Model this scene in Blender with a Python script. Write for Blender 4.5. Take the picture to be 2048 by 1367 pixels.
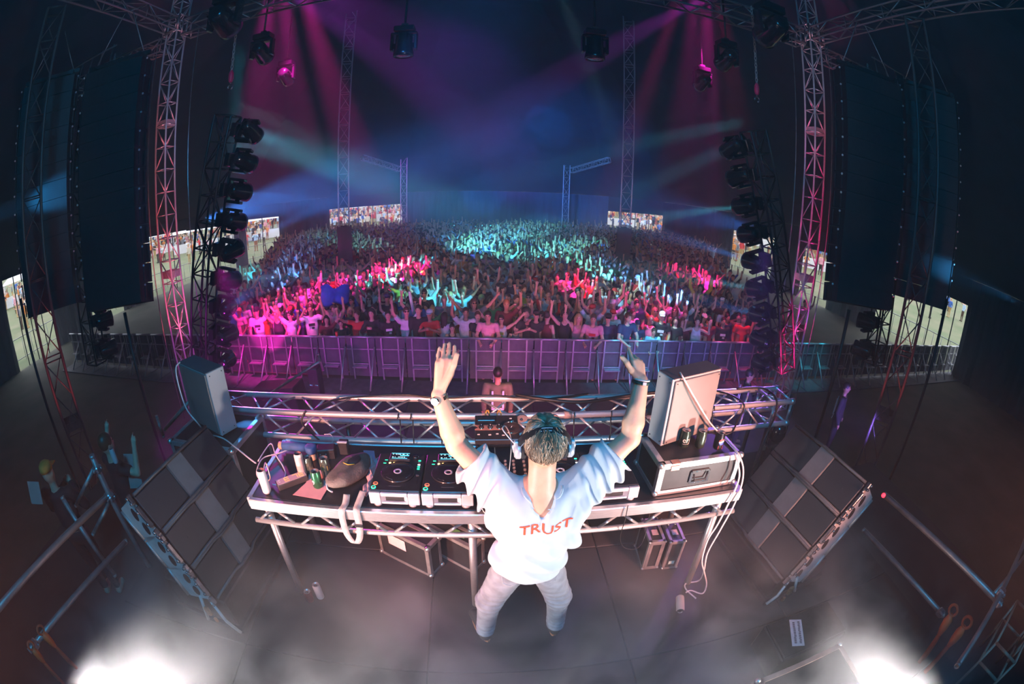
import bpy, bmesh, math, random
import numpy as np
from math import sin, cos, tan, atan2, hypot, radians, pi, sqrt
from mathutils import Vector, Matrix

for o in list(bpy.data.objects):
    bpy.data.objects.remove(o, do_unlink=True)
SC = bpy.context.scene
COL = SC.collection
RNG = random.Random(7)

# ------------------------------------------------------------------ camera
CAM_H = 2.75
F_PX, PITCH, ROLL, YAW = 913.0, radians(-20.0), radians(1.42), radians(-4.45)


def cam_to_world(v):
    x, y, z = v
    x, y = cos(ROLL) * x - sin(ROLL) * y, sin(ROLL) * x + cos(ROLL) * y
    X, Yf, Z = x, -z, y
    Y2 = cos(PITCH) * Yf - sin(PITCH) * Z
    Z2 = sin(PITCH) * Yf + cos(PITCH) * Z
    return Vector((cos(YAW) * X - sin(YAW) * Y2, sin(YAW) * X + cos(YAW) * Y2, Z2))


cam = bpy.data.cameras.new('camera')
cam.type = 'PANO'
cam.panorama_type = 'FISHEYE_EQUISOLID' if hasattr(cam, 'panorama_type') else None
if not hasattr(cam, 'panorama_type'):
    pass
cam.fisheye_lens = F_PX / 2048 * 36
cam.fisheye_fov = pi
cam.sensor_width = 36
cam.sensor_fit = 'HORIZONTAL'
cam.clip_start = 0.02
cam.clip_end = 400
camo = bpy.data.objects.new('camera', cam)
COL.objects.link(camo)
cx, cy, cz = (cam_to_world(b) for b in ((1, 0, 0), (0, 1, 0), (0, 0, 1)))
camo.matrix_world = Matrix(((cx.x, cy.x, cz.x, 0), (cx.y, cy.y, cz.y, 0), (cx.z, cy.z, cz.z, CAM_H), (0, 0, 0, 1)))
SC.camera = camo


# points measured in the photograph (2048 x 1367) turned into places in the scene
def ray(px, py):
    x, y = (px - 1024) / F_PX, -(py - 683.5) / F_PX
    r = hypot(x, y)
    th = 2 * math.asin(min(1, r / 2))
    s = sin(th) / r if r > 1e-9 else 1
    return cam_to_world((x * s, y * s, -cos(th)))


def at_z(px, py, z):
    v = ray(px, py)
    t = (z - CAM_H) / v.z
    return Vector((v.x * t, v.y * t, z))


def at_y(px, py, Y):
    v = ray(px, py)
    t = Y / v.y
    return Vector((v.x * t, Y, v.z * t + CAM_H))


def at_x(px, py, X):
    v = ray(px, py)
    t = X / v.x
    return Vector((X, v.y * t, v.z * t + CAM_H))


def at_d(px, py, d):
    v = ray(px, py)
    t = d / hypot(v.x, v.y)
    return Vector((v.x * t, v.y * t, v.z * t + CAM_H))


# ------------------------------------------------------------------ render look
vs = SC.view_settings
vs.view_transform = 'Standard'
vs.look = 'None'
vs.gamma = 1
vs.use_curve_mapping = False
vs.exposure = 0.0
SC.cycles.use_denoising = True
SC.cycles.max_bounces = 5
SC.cycles.diffuse_bounces = 2
SC.cycles.glossy_bounces = 3
SC.cycles.volume_bounces = 1
SC.cycles.transparent_max_bounces = 8
SC.cycles.sample_clamp_indirect = 4
SC.cycles.volume_step_rate = 2.0
SC.cycles.volume_max_steps = 128

# ------------------------------------------------------------------ world: overcast dusk sky outside the tent
W = bpy.data.worlds.new('sky')
SC.world = W
W.use_nodes = True
bg = W.node_tree.nodes['Background']
bg.inputs['Color'].default_value = (0.80, 0.86, 1.0, 1)
bg.inputs['Strength'].default_value = 3.2


# ------------------------------------------------------------------ lamps
def lamp(name, kind, loc, col, watts, target=None, spot=30, blend=0.3, size=0.1):
    l = bpy.data.lights.new(name, kind)
    l.color = col
    l.energy = watts
    if kind == 'SPOT':
        l.spot_size = radians(spot)
        l.spot_blend = blend
        l.shadow_soft_size = size
    elif kind == 'AREA':
        l.size = size
    else:
        l.shadow_soft_size = size
    o = bpy.data.objects.new(name, l)
    COL.objects.link(o)
    o.location = loc
    if target is not None:
        o.rotation_euler = (Vector(target) - Vector(loc)).to_track_quat('-Z', 'Y').to_euler()
    return o
# ------------------------------------------------------------------ stage lighting (lamps of the moving heads sit in their builder)
MAG, BLU, CYA, PUR, RED, WARM = (1, .015, .46), (.05, .28, 1), (.10, .75, 1), (.50, .05, 1), (1, .05, .14), (1, .38, .28)
WHT = (1, .93, .92)
# two white blinders on the floor behind the person, just below the frame
lamp('blinder_left', 'SPOT', at_z(150, 1405, .42), WHT, 820, (.30, 1.80, 1.02), 66, .65, .10)
lamp('blinder_right', 'SPOT', at_z(1870, 1420, .42), WHT, 820, (.20, 1.80, 1.02), 66, .65, .10)
# warm wash from both rear corners of the stage onto the front truss
lamp('warm_wash', 'SPOT', (-2.6, -1.6, 2.1), WARM, 2800, (-.2, 3.05, 1.0), 34, .6, .2)
lamp('warm_wash', 'SPOT', (3.1, -1.6, 2.1), WARM, 3000, (1.2, 3.05, 1.0), 36, .6, .2)
# magenta and blue accents on the ends of the front truss
lamp('accent_magenta', 'SPOT', (-4.4, 6.6, 1.7), (1, .02, .75), 900, (-1.45, 3.1, .98), 15, .4, .08)
lamp('accent_blue', 'SPOT', (-3.9, 6.4, 1.9), (.08, .35, 1), 500, (-2.0, 3.2, 1.02), 8, .3, .08)
lamp('accent_violet', 'SPOT', (5.0, 6.8, 2.2), (.35, .15, 1), 900, (2.3, 3.15, .95), 14, .5, .1)
# red and pink uplights on the roof towers, from the ground between stage and tower
for s, a, c, w in ((-1, -39.9, (1, .12, .16), 2600), (1, 41.8, (1, .015, .20), 3600)):
    P = Vector((11.5 * sin(radians(a)), 11.5 * cos(radians(a)), 0))
    for f, z, cone, k, cc in ((.80, .6, 20, .5, c), (.80, 3.0, 19, 1.0, c), (.66, 6.4, 13, .55, (.85, .35, .5))):
        lamp('tower_uplight', 'SPOT', (P.x * f, P.y * f, -2.0), cc, w * k, (P.x, P.y, z), cone, .6, .08)
for a in (-58.3, 57.0):
    P = Vector((9.2 * sin(radians(a)), 9.2 * cos(radians(a)), 0))
    lamp('wing_uplight', 'SPOT', (P.x * .8, P.y * .8, -2.0), (1, .10, .10), 420, (P.x, P.y, 1.0), 26, .7, .1)


# crowd washes: picture point, colour, watts, cone, place of the lamp
def crowd_wash(px, py, col, w, cone, src, blend=.45):
    lamp('crowd_wash', 'SPOT', src, col, w * 1.6, at_z(px, py, -.7), cone, blend, .15)


crowd_wash(545, 635, MAG, 9000, 22, (-4.9, 9.2, 8.0))
crowd_wash(660, 575, MAG, 15000, 17, (-4.6, 9.2, 8.0))
crowd_wash(800, 545, (1, .01, .40), 24000, 14, (-4.2, 9.2, 8.0))
crowd_wash(1145, 575, (1, .02, .33), 13000, 9, (4.4, 9.2, 8.0))
crowd_wash(1300, 625, MAG, 5500, 15, (4.7, 9.2, 8.0))
crowd_wash(1380, 560, MAG, 18000, 14, (5.0, 9.2, 8.0))
crowd_wash(1475, 655, (1, .02, .2), 3000, 16, (5.3, 9.2, 8.0))
crowd_wash(875, 590, CYA, 7000, 10, (5.6, 8.6, 4.2))
crowd_wash(690, 485, CYA, 14000, 8, (5.6, 8.6, 4.6))
crowd_wash(1010, 475, CYA, 30000, 14, (-5.3, 8.5, 4.4))
crowd_wash(1130, 500, CYA, 26000, 9, (-5.3, 8.5, 4.0))
crowd_wash(1245, 585, (.45, .85, 1), 8000, 8, (-5.2, 8.5, 4.8))
crowd_wash(1325, 650, (.35, .9, 1), 4500, 7, (1.5, 9.0, 7.0))
crowd_wash(485, 545, (.05, .75, 1), 9000, 9, (-5.4, 9.0, 6.4))
crowd_wash(930, 440, BLU, 20000, 15, (0.00, -3.0, 7.1), .9)
# violet and pink fill lamps added under the stage, onto barrier and first rows
for x, c, w in ((-5.2, (.75, .04, .75), 620), (-1.6, (.55, .08, .85), 560), (1.2, (.95, .12, .55), 640), (4.2, (.30, .16, 1), 620), (7.2, (.22, .12, .8), 300)):
    lamp('barrier_fill', 'SPOT', (x, 4.6, -.9), c, w, (x, 11.2, -.9), 80, .8, .12)
lamp('cyan_barrier', 'SPOT', (9.8, 9.0, 1.2), (.05, .75, 1), 260, (9.6, 10.2, -1.4), 50, .6, .08)
lamp('cyan_pit', 'SPOT', (4.1, 9.0, .3), (.05, .6, 1), 260, (3.9, 10.4, -1.6), 60, .7, .08)
# added pink lamps under the two bell shaped heads, standing in for their glow
for a in (-10.0, 13.9):
    P = Vector((9.2 * sin(radians(a)), 9.2 * cos(radians(a)), 5.6))
    lamp('bell_glow_fill', 'SPOT', (P.x * 1.1, P.y * .86, -1.0), (1, .02, .30), 700, P, 9, .6, .08)
# beams through the haze high over the crowd
lamp('beam_purple', 'SPOT', (-4.8, 9.0, 7.9), (.62, .04, .85), 30000, (1.5, 34, 5.0), 13, .8, .06)
lamp('beam_purple', 'SPOT', (-4.4, 9.0, 8.0), (.60, .03, .85), 16000, (-1.0, 30, 9.5), 26, .9, .06)
lamp('beam_purple', 'SPOT', (5.2, 9.0, 7.9), (.62, .04, .75), 30000, (-3, 30, 3.8), 12, .7, .06)
lamp('beam_blue', 'SPOT', (-9.6, 3.6, 3.5), (.04, .42, 1), 2600, (-6.3, 9.6, 3.9), 18, .8, .06)
lamp('beam_blue', 'SPOT', (10.2, 3.4, 2.3), (.04, .42, 1), 2200, (7.0, 9.6, 2.6), 18, .8, .06)
lamp('beam_blue', 'SPOT', (-6.0, 8.6, 2.4), (.05, .27, 1), 60000, (5, 30, 4.6), 30, .9, .06)
lamp('beam_blue', 'SPOT', (6.3, 8.6, 2.2), (.05, .25, 1), 16000, (-6, 30, 3.4), 24, .9, .06)
# added fill lamps without a real source, tinting the dark haze blue and teal
lamp('haze_fill_blue', 'POINT', (0, 26, 13.0), (.12, .14, 1), 3500, None, size=1.5)
lamp('haze_fill_teal', 'SPOT', (0, -3.5, 7.5), (.02, .38, .80), 3600, (0, 14, 3), 150, 1.0, .6)
# ------------------------------------------------------------------ materials (all procedural)
MATS = {}


def mat(name, col=(0.5, 0.5, 0.5), rough=0.5, metal=0.0, var=0.0, scale=20.0, bump=0.0, bscale=None, col2=None,
        spec=None, emit=None, estr=0.0, stretch=None, sss=0.0, coat=0.0):
    if name in MATS:
        return MATS[name]
    m = bpy.data.materials.new(name)
    m.use_nodes = True
    nt = m.node_tree
    b = nt.nodes['Principled BSDF']
    b.inputs['Base Color'].default_value = (*col, 1)
    b.inputs['Roughness'].default_value = rough
    b.inputs['Metallic'].default_value = metal
    if spec is not None:
        b.inputs['Specular IOR Level'].default_value = spec
    if sss:
        b.inputs['Subsurface Weight'].default_value = sss
        b.inputs['Subsurface Radius'].default_value = (0.02, 0.008, 0.004)
    if coat:
        b.inputs['Coat Weight'].default_value = coat
    if emit:
        b.inputs['Emission Color'].default_value = (*emit, 1)
        b.inputs['Emission Strength'].default_value = estr
    if var or bump or col2:
        tc = nt.nodes.new('ShaderNodeTexCoord')
        src = tc.outputs['Object']
        if stretch:
            mp = nt.nodes.new('ShaderNodeMapping')
            mp.inputs['Scale'].default_value = stretch
            nt.links.new(src, mp.inputs['Vector'])
            src = mp.outputs['Vector']
        n = nt.nodes.new('ShaderNodeTexNoise')
        n.inputs['Scale'].default_value = scale
        n.inputs['Detail'].default_value = 4
        nt.links.new(src, n.inputs['Vector'])
        if var or col2:
            r = nt.nodes.new('ShaderNodeValToRGB')
            r.color_ramp.elements[0].position = 0.32
            r.color_ramp.elements[1].position = 0.68
            c2 = col2 or tuple(min(1, c * (1 + var)) for c in col)
            c1 = col if col2 else tuple(c * (1 - var) for c in col)
            r.color_ramp.elements[0].color = (*c1, 1)
            r.color_ramp.elements[1].color = (*c2, 1)
            nt.links.new(n.outputs['Fac'], r.inputs['Fac'])
            nt.links.new(r.outputs['Color'], b.inputs['Base Color'])
        if bump:
            n2 = n
            if bscale:
                n2 = nt.nodes.new('ShaderNodeTexNoise')
                n2.inputs['Scale'].default_value = bscale
                n2.inputs['Detail'].default_value = 3
                nt.links.new(src, n2.inputs['Vector'])
            bp = nt.nodes.new('ShaderNodeBump')
            bp.inputs['Strength'].default_value = bump
            bp.inputs['Distance'].default_value = 0.01
            nt.links.new(n2.outputs['Fac'], bp.inputs['Height'])
            nt.links.new(bp.outputs['Normal'], b.inputs['Normal'])
    MATS[name] = m
    return m


def glow(name, col, strength):
    if name in MATS:
        return MATS[name]
    m = mat(name, tuple(c * 0.3 for c in col), 0.3, emit=col, estr=strength)
    return m


ALU = mat('aluminium tube', (0.62, 0.61, 0.62), 0.38, 0.6, var=0.12, scale=14, bump=0.05, bscale=60)
ALU2 = mat('brushed aluminium', (0.66, 0.65, 0.65), 0.38, 0.85, var=0.10, scale=30, stretch=(1, 1, 12))
STEEL = mat('scaffold steel', (0.40, 0.37, 0.36), 0.5, 0.7, var=0.25, scale=9, bump=0.1)
CHROME = mat('chrome', (0.8, 0.8, 0.8), 0.15, 1.0)
BLACK = mat('black plastic', (0.016, 0.017, 0.02), 0.45, var=0.3, scale=40)
BLACKM = mat('black painted steel', (0.02, 0.021, 0.024), 0.4, 0.2, var=0.3, scale=30)
RUBBER = mat('black rubber', (0.012, 0.012, 0.014), 0.7, var=0.2, scale=30)
GLOSSB = mat('gloss black', (0.012, 0.012, 0.016), 0.18, var=0.2, scale=10, coat=0.4)
LENS = mat('lens glass', (0.05, 0.06, 0.09), 0.05, spec=0.9, var=0.2, scale=5, coat=1.0)
GRILLE = mat('speaker grille', (0.035, 0.04, 0.046), 0.55, 0.3, var=0.12, scale=400, bump=0.15, bscale=600)
WAVEG = mat('grey waveguide', (0.115, 0.12, 0.125), 0.55, var=0.08, scale=14)
PLATE = mat('light grey plate', (0.55, 0.55, 0.53), 0.5, 0.3, var=0.12, scale=12)
WHITE = mat('white paint', (0.72, 0.72, 0.72), 0.5, var=0.06, scale=6)
PAPER = mat('paper', (0.75, 0.68, 0.66), 0.8, var=0.06, scale=25)
REDM = mat('red powder coat', (0.55, 0.02, 0.03), 0.45, var=0.15, scale=20)
ORANGE = mat('orange plastic', (0.75, 0.13, 0.03), 0.5, var=0.15, scale=15)
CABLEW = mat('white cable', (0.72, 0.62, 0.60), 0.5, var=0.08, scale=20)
CABLEB = mat('black cable', (0.012, 0.012, 0.014), 0.45, var=0.2, scale=20)
GREENL = mat('green label', (0.16, 0.45, 0.13), 0.7, var=0.1, scale=30)
PLY = mat('black laminate', (0.02, 0.021, 0.025), 0.38, var=0.35, scale=8, bump=0.04, bscale=200)


# ------------------------------------------------------------------ mesh builder
class MB:
    def __init__(s):
        s.v, s.f, s.sm, s.mi = [], [], [], []
        s.cur = 0

    def add(s, vs, fs, smooth=False, M=None):
        o = len(s.v)
        for p in vs:
            p = Vector(p)
            s.v.append(M @ p if M is not None else p)
        for f in fs:
            s.f.append([o + i for i in f])
            s.sm.append(smooth)
            s.mi.append(s.cur)
        return s

    def box(s, c, d, M=None, ch=0.0, rz=0):
        c = Vector(c)
        x, y, z = d[0] / 2, d[1] / 2, d[2] / 2
        T = Matrix.Translation(c) @ Matrix.Rotation(rz, 4, 'Z')
        if M is not None:
            T = M @ T
        if ch <= 0:
            vs = [(i * x, j * y, k * z) for i in (-1, 1) for j in (-1, 1) for k in (-1, 1)]
            fs = [(0, 1, 3, 2), (4, 6, 7, 5), (0, 4, 5, 1), (2, 3, 7, 6), (0, 2, 6, 4), (1, 5, 7, 3)]
            return s.add(vs, fs, False, T)
        ch = min(ch, x * .9, y * .9, z * .9)
        vs, idx = [], {}
        for i in (-1, 1):
            for j in (-1, 1):
                for k in (-1, 1):
                    for a in range(3):
                        e = [x - ch, y - ch, z - ch]
                        e[a] += ch
                        idx[(i, j, k, a)] = len(vs)
                        vs.append((i * e[0], j * e[1], k * e[2]))
        fs = []
        for i in (-1, 1):
            q = [idx[(i, j, k, 0)] for j, k in ((-1, -1), (1, -1), (1, 1), (-1, 1))]
            fs.append(q if i > 0 else q[::-1])
            q = [idx[(j, i, k, 1)] for j, k in ((-1, -1), (-1, 1), (1, 1), (1, -1))]
            fs.append(q if i > 0 else q[::-1])
            q = [idx[(j, k, i, 2)] for j, k in ((-1, -1), (1, -1), (1, 1), (-1, 1))]
            fs.append(q if i > 0 else q[::-1])
        for a in range(3):
            b, c2 = [q for q in range(3) if q != a]
            for sb in (-1, 1):
                for sc in (-1, 1):
                    k0, k1 = [0, 0, 0], [0, 0, 0]
                    k0[a], k1[a] = -1, 1
                    k0[b] = k1[b] = sb
                    k0[c2] = k1[c2] = sc
                    q = [idx[(*k0, b)], idx[(*k1, b)], idx[(*k1, c2)], idx[(*k0, c2)]]
                    fs.append(q)
        for i in (-1, 1):
            for j in (-1, 1):
                for k in (-1, 1):
                    fs.append([idx[(i, j, k, a)] for a in range(3)])
        # outward winding
        out = []
        for f in fs:
            p = [Vector(vs[n]) for n in f]
            nn = (p[1] - p[0]).cross(p[2] - p[0])
            cc = sum(p, Vector()) / len(p)
            out.append(f if nn.dot(cc) > 0 else f[::-1])
        return s.add(vs, out, False, T)

    def tube(s, pts, r, n=8, caps=True, M=None, closed=False):
        pts = [Vector(p) for p in pts]
        m = len(pts)
        rs = r if isinstance(r, (list, tuple)) else [r] * m
        vs = []
        prev = None
        for i, p in enumerate(pts):
            a = pts[(i - 1) % m] if (closed or i > 0) else p
            b = pts[(i + 1) % m] if (closed or i < m - 1) else p
            t = (b - a)
            if t.length < 1e-9:
                t = Vector((0, 0, 1))
            t.normalize()
            if prev is None:
                u = t.cross(Vector((0, 0, 1)))
                if u.length < 0.1:
                    u = t.cross(Vector((1, 0, 0)))
            else:
                u = prev - t * prev.dot(t)
                if u.length < 1e-6:
                    u = t.cross(Vector((0.3, 0.5, 1)))
            u.normalize()
            prev = u
            w = t.cross(u)
            for k in range(n):
                a_ = 2 * pi * k / n
                vs.append(p + (u * cos(a_) + w * sin(a_)) * rs[i])
        fs = []
        for i in range(m if closed else m - 1):
            i2 = (i + 1) % m
            for k in range(n):
                k2 = (k + 1) % n
                fs.append((i * n + k, i * n + k2, i2 * n + k2, i2 * n + k))
        s.add(vs, fs, n > 4, M)
        if caps and not closed:
            o = len(s.v) - len(vs)
            s.f.append([o + k for k in range(n)][::-1]); s.sm.append(False); s.mi.append(s.cur)
            s.f.append([o + (m - 1) * n + k for k in range(n)]); s.sm.append(False); s.mi.append(s.cur)
        return s

    def cyl(s, p0, p1, r0, r1=None, n=12, M=None):
        return s.tube([p0, p1], [r0, r0 if r1 is None else r1], n, True, M)

    def lathe(s, prof, n=20, M=None, c=(0, 0, 0), cap=True):
        """prof: (radius, z) from bottom to top around Z"""
        c = Vector(c)
        vs, fs = [], []
        for r, z in prof:
            for k in range(n):
                a = 2 * pi * k / n
                vs.append(c + Vector((r * cos(a), r * sin(a), z)))
        m = len(prof)
        for i in range(m - 1):
            for k in range(n):
                k2 = (k + 1) % n
                fs.append((i * n + k, i * n + k2, (i + 1) * n + k2, (i + 1) * n + k))
        s.add(vs, fs, True, M)
        if cap:
            o = len(s.v) - len(vs)
            if prof[0][0] > 1e-5:
                s.f.append([o + k for k in range(n)][::-1]); s.sm.append(False); s.mi.append(s.cur)
            if prof[-1][0] > 1e-5:
                s.f.append([o + (m - 1) * n + k for k in range(n)]); s.sm.append(False); s.mi.append(s.cur)
        return s

    def prism(s, poly, z0, z1, M=None):
        n = len(poly)
        vs = [(p[0], p[1], z0) for p in poly] + [(p[0], p[1], z1) for p in poly]
        fs = [list(range(n))[::-1], list(range(n, 2 * n))]
        fs += [(i, (i + 1) % n, n + (i + 1) % n, n + i) for i in range(n)]
        return s.add(vs, fs, False, M)

    def sphere(s, c, r, nu=12, nv=8, M=None):
        c = Vector(c)
        rr = r if isinstance(r, (tuple, list)) else (r, r, r)
        vs, fs = [], []
        for j in range(nv + 1):
            th = pi * j / nv
            for k in range(nu):
                a = 2 * pi * k / nu
                vs.append(c + Vector((rr[0] * sin(th) * cos(a), rr[1] * sin(th) * sin(a), -rr[2] * cos(th))))
        for j in range(nv):
            for k in range(nu):
                k2 = (k + 1) % nu
                fs.append((j * nu + k, j * nu + k2, (j + 1) * nu + k2, (j + 1) * nu + k))
        return s.add(vs, fs, True, M)

    def torus(s, c, R, r, n=24, m=8, M=None, ax='Z', a0=0, a1=2 * pi):
        c = Vector(c)
        full = abs(a1 - a0 - 2 * pi) < 1e-6
        pts = []
        k = n if full else n + 1
        for i in range(k):
            a = a0 + (a1 - a0) * i / n
            d = {'Z': Vector((cos(a), sin(a), 0)), 'Y': Vector((cos(a), 0, sin(a))), 'X': Vector((0, cos(a), sin(a)))}[ax]
            pts.append(c + d * R)
        return s.tube(pts, r, m, True, M, closed=full)

    def quad(s, a, b, c, d, M=None):
        return s.add([a, b, c, d], [(0, 1, 2, 3)], False, M)

    def mesh(s, name, *mats):
        me = bpy.data.meshes.new(name)
        me.from_pydata([tuple(p) for p in s.v], [], s.f)
        me.polygons.foreach_set('use_smooth', s.sm)
        if len(mats) > 1:
            me.polygons.foreach_set('material_index', s.mi)
        for m in mats:
            me.materials.append(m)
        me.update()
        return me

    def build(s, name, mats, parent=None, loc=(0, 0, 0), rot=(0, 0, 0)):
        if not isinstance(mats, (list, tuple)):
            mats = [mats]
        return link(name, s.mesh(name, *mats), parent, loc, rot)


def link(name, data, parent=None, loc=(0, 0, 0), rot=(0, 0, 0)):
    o = bpy.data.objects.new(name, data)
    COL.objects.link(o)
    if parent is not None:
        o.parent = parent
    o.location = loc
    o.rotation_euler = rot
    return o


def tag(o, label=None, cat=None, group=None, kind=None):
    if label:
        o['label'] = label
    if cat:
        o['category'] = cat
    if group:
        o['group'] = group
    if kind:
        o['kind'] = kind
    return o


def thing(name, label, cat, loc=(0, 0, 0), rz=0.0, group=None, rot=None):
    o = bpy.data.objects.new(name, None)
    o.empty_display_size = 0.1
    COL.objects.link(o)
    o.location = loc
    o.rotation_euler = rot if rot is not None else (0, 0, rz)
    return tag(o, label, cat, group)


def copy_tree(o, parent=None):
    c = o.copy()
    COL.objects.link(c)
    if parent is not None:
        c.parent = parent
    for ch in list(o.children):
        copy_tree(ch, c)
    return c


def dup(root, label, loc, rz=None, rot=None, group=None):
    c = copy_tree(root)
    c.location = loc
    if rot is not None:
        c.rotation_euler = rot
    elif rz is not None:
        c.rotation_euler = (0, 0, rz)
    c['label'] = label
    if group:
        c['group'] = group
    return c


def spline(pts, n=8):
    """Catmull-Rom through points"""
    pts = [Vector(p) for p in pts]
    out = []
    for i in range(len(pts) - 1):
        p0 = pts[max(0, i - 1)]; p1 = pts[i]; p2 = pts[i + 1]; p3 = pts[min(len(pts) - 1, i + 2)]
        for k in range(n):
            t = k / n
            out.append(0.5 * ((2 * p1) + (p2 - p0) * t + (2 * p0 - 5 * p1 + 4 * p2 - p3) * t * t + (3 * p1 - p0 - 3 * p2 + p3) * t ** 3))
    out.append(pts[-1])
    return out


def cable(name, pts, r, m, label=None, cat='cable', parent=None, n=6, group=None):
    mb = MB()
    mb.tube(spline(pts, 6), r, n)
    o = mb.build(name, m, parent)
    if label:
        tag(o, label, cat, group)
    return o


def frame_from(o, xdir, zdir=(0, 0, 1)):
    """matrix with origin o, local X along xdir, local Z near zdir"""
    x = Vector(xdir).normalized()
    z = Vector(zdir)
    y = z.cross(x)
    if y.length < 1e-6:
        y = Vector((0, 1, 0)).cross(x)
    y.normalize()
    z = x.cross(y)
    return Matrix(((x.x, y.x, z.x, o[0]), (x.y, y.y, z.y, o[1]), (x.z, y.z, z.z, o[2]), (0, 0, 0, 1)))


def set_matrix(o, M):
    o.location = M.to_translation()
    o.rotation_euler = M.to_euler()


def text_mesh(s, size, name='lettering', bold=False):
    """flat lettering as a mesh, centred, in its own XY plane"""
    cu = bpy.data.curves.new(name, 'FONT')
    cu.body = s
    cu.size = size
    cu.align_x = 'CENTER'
    cu.align_y = 'CENTER'
    cu.resolution_u = 2
    cu.offset = 0.012 * size if bold else 0
    o = bpy.data.objects.new(name, cu)
    COL.objects.link(o)
    bpy.context.view_layer.update()
    me = bpy.data.meshes.new_from_object(o.evaluated_get(bpy.context.evaluated_depsgraph_get()))
    bpy.data.objects.remove(o)
    return me
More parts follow.
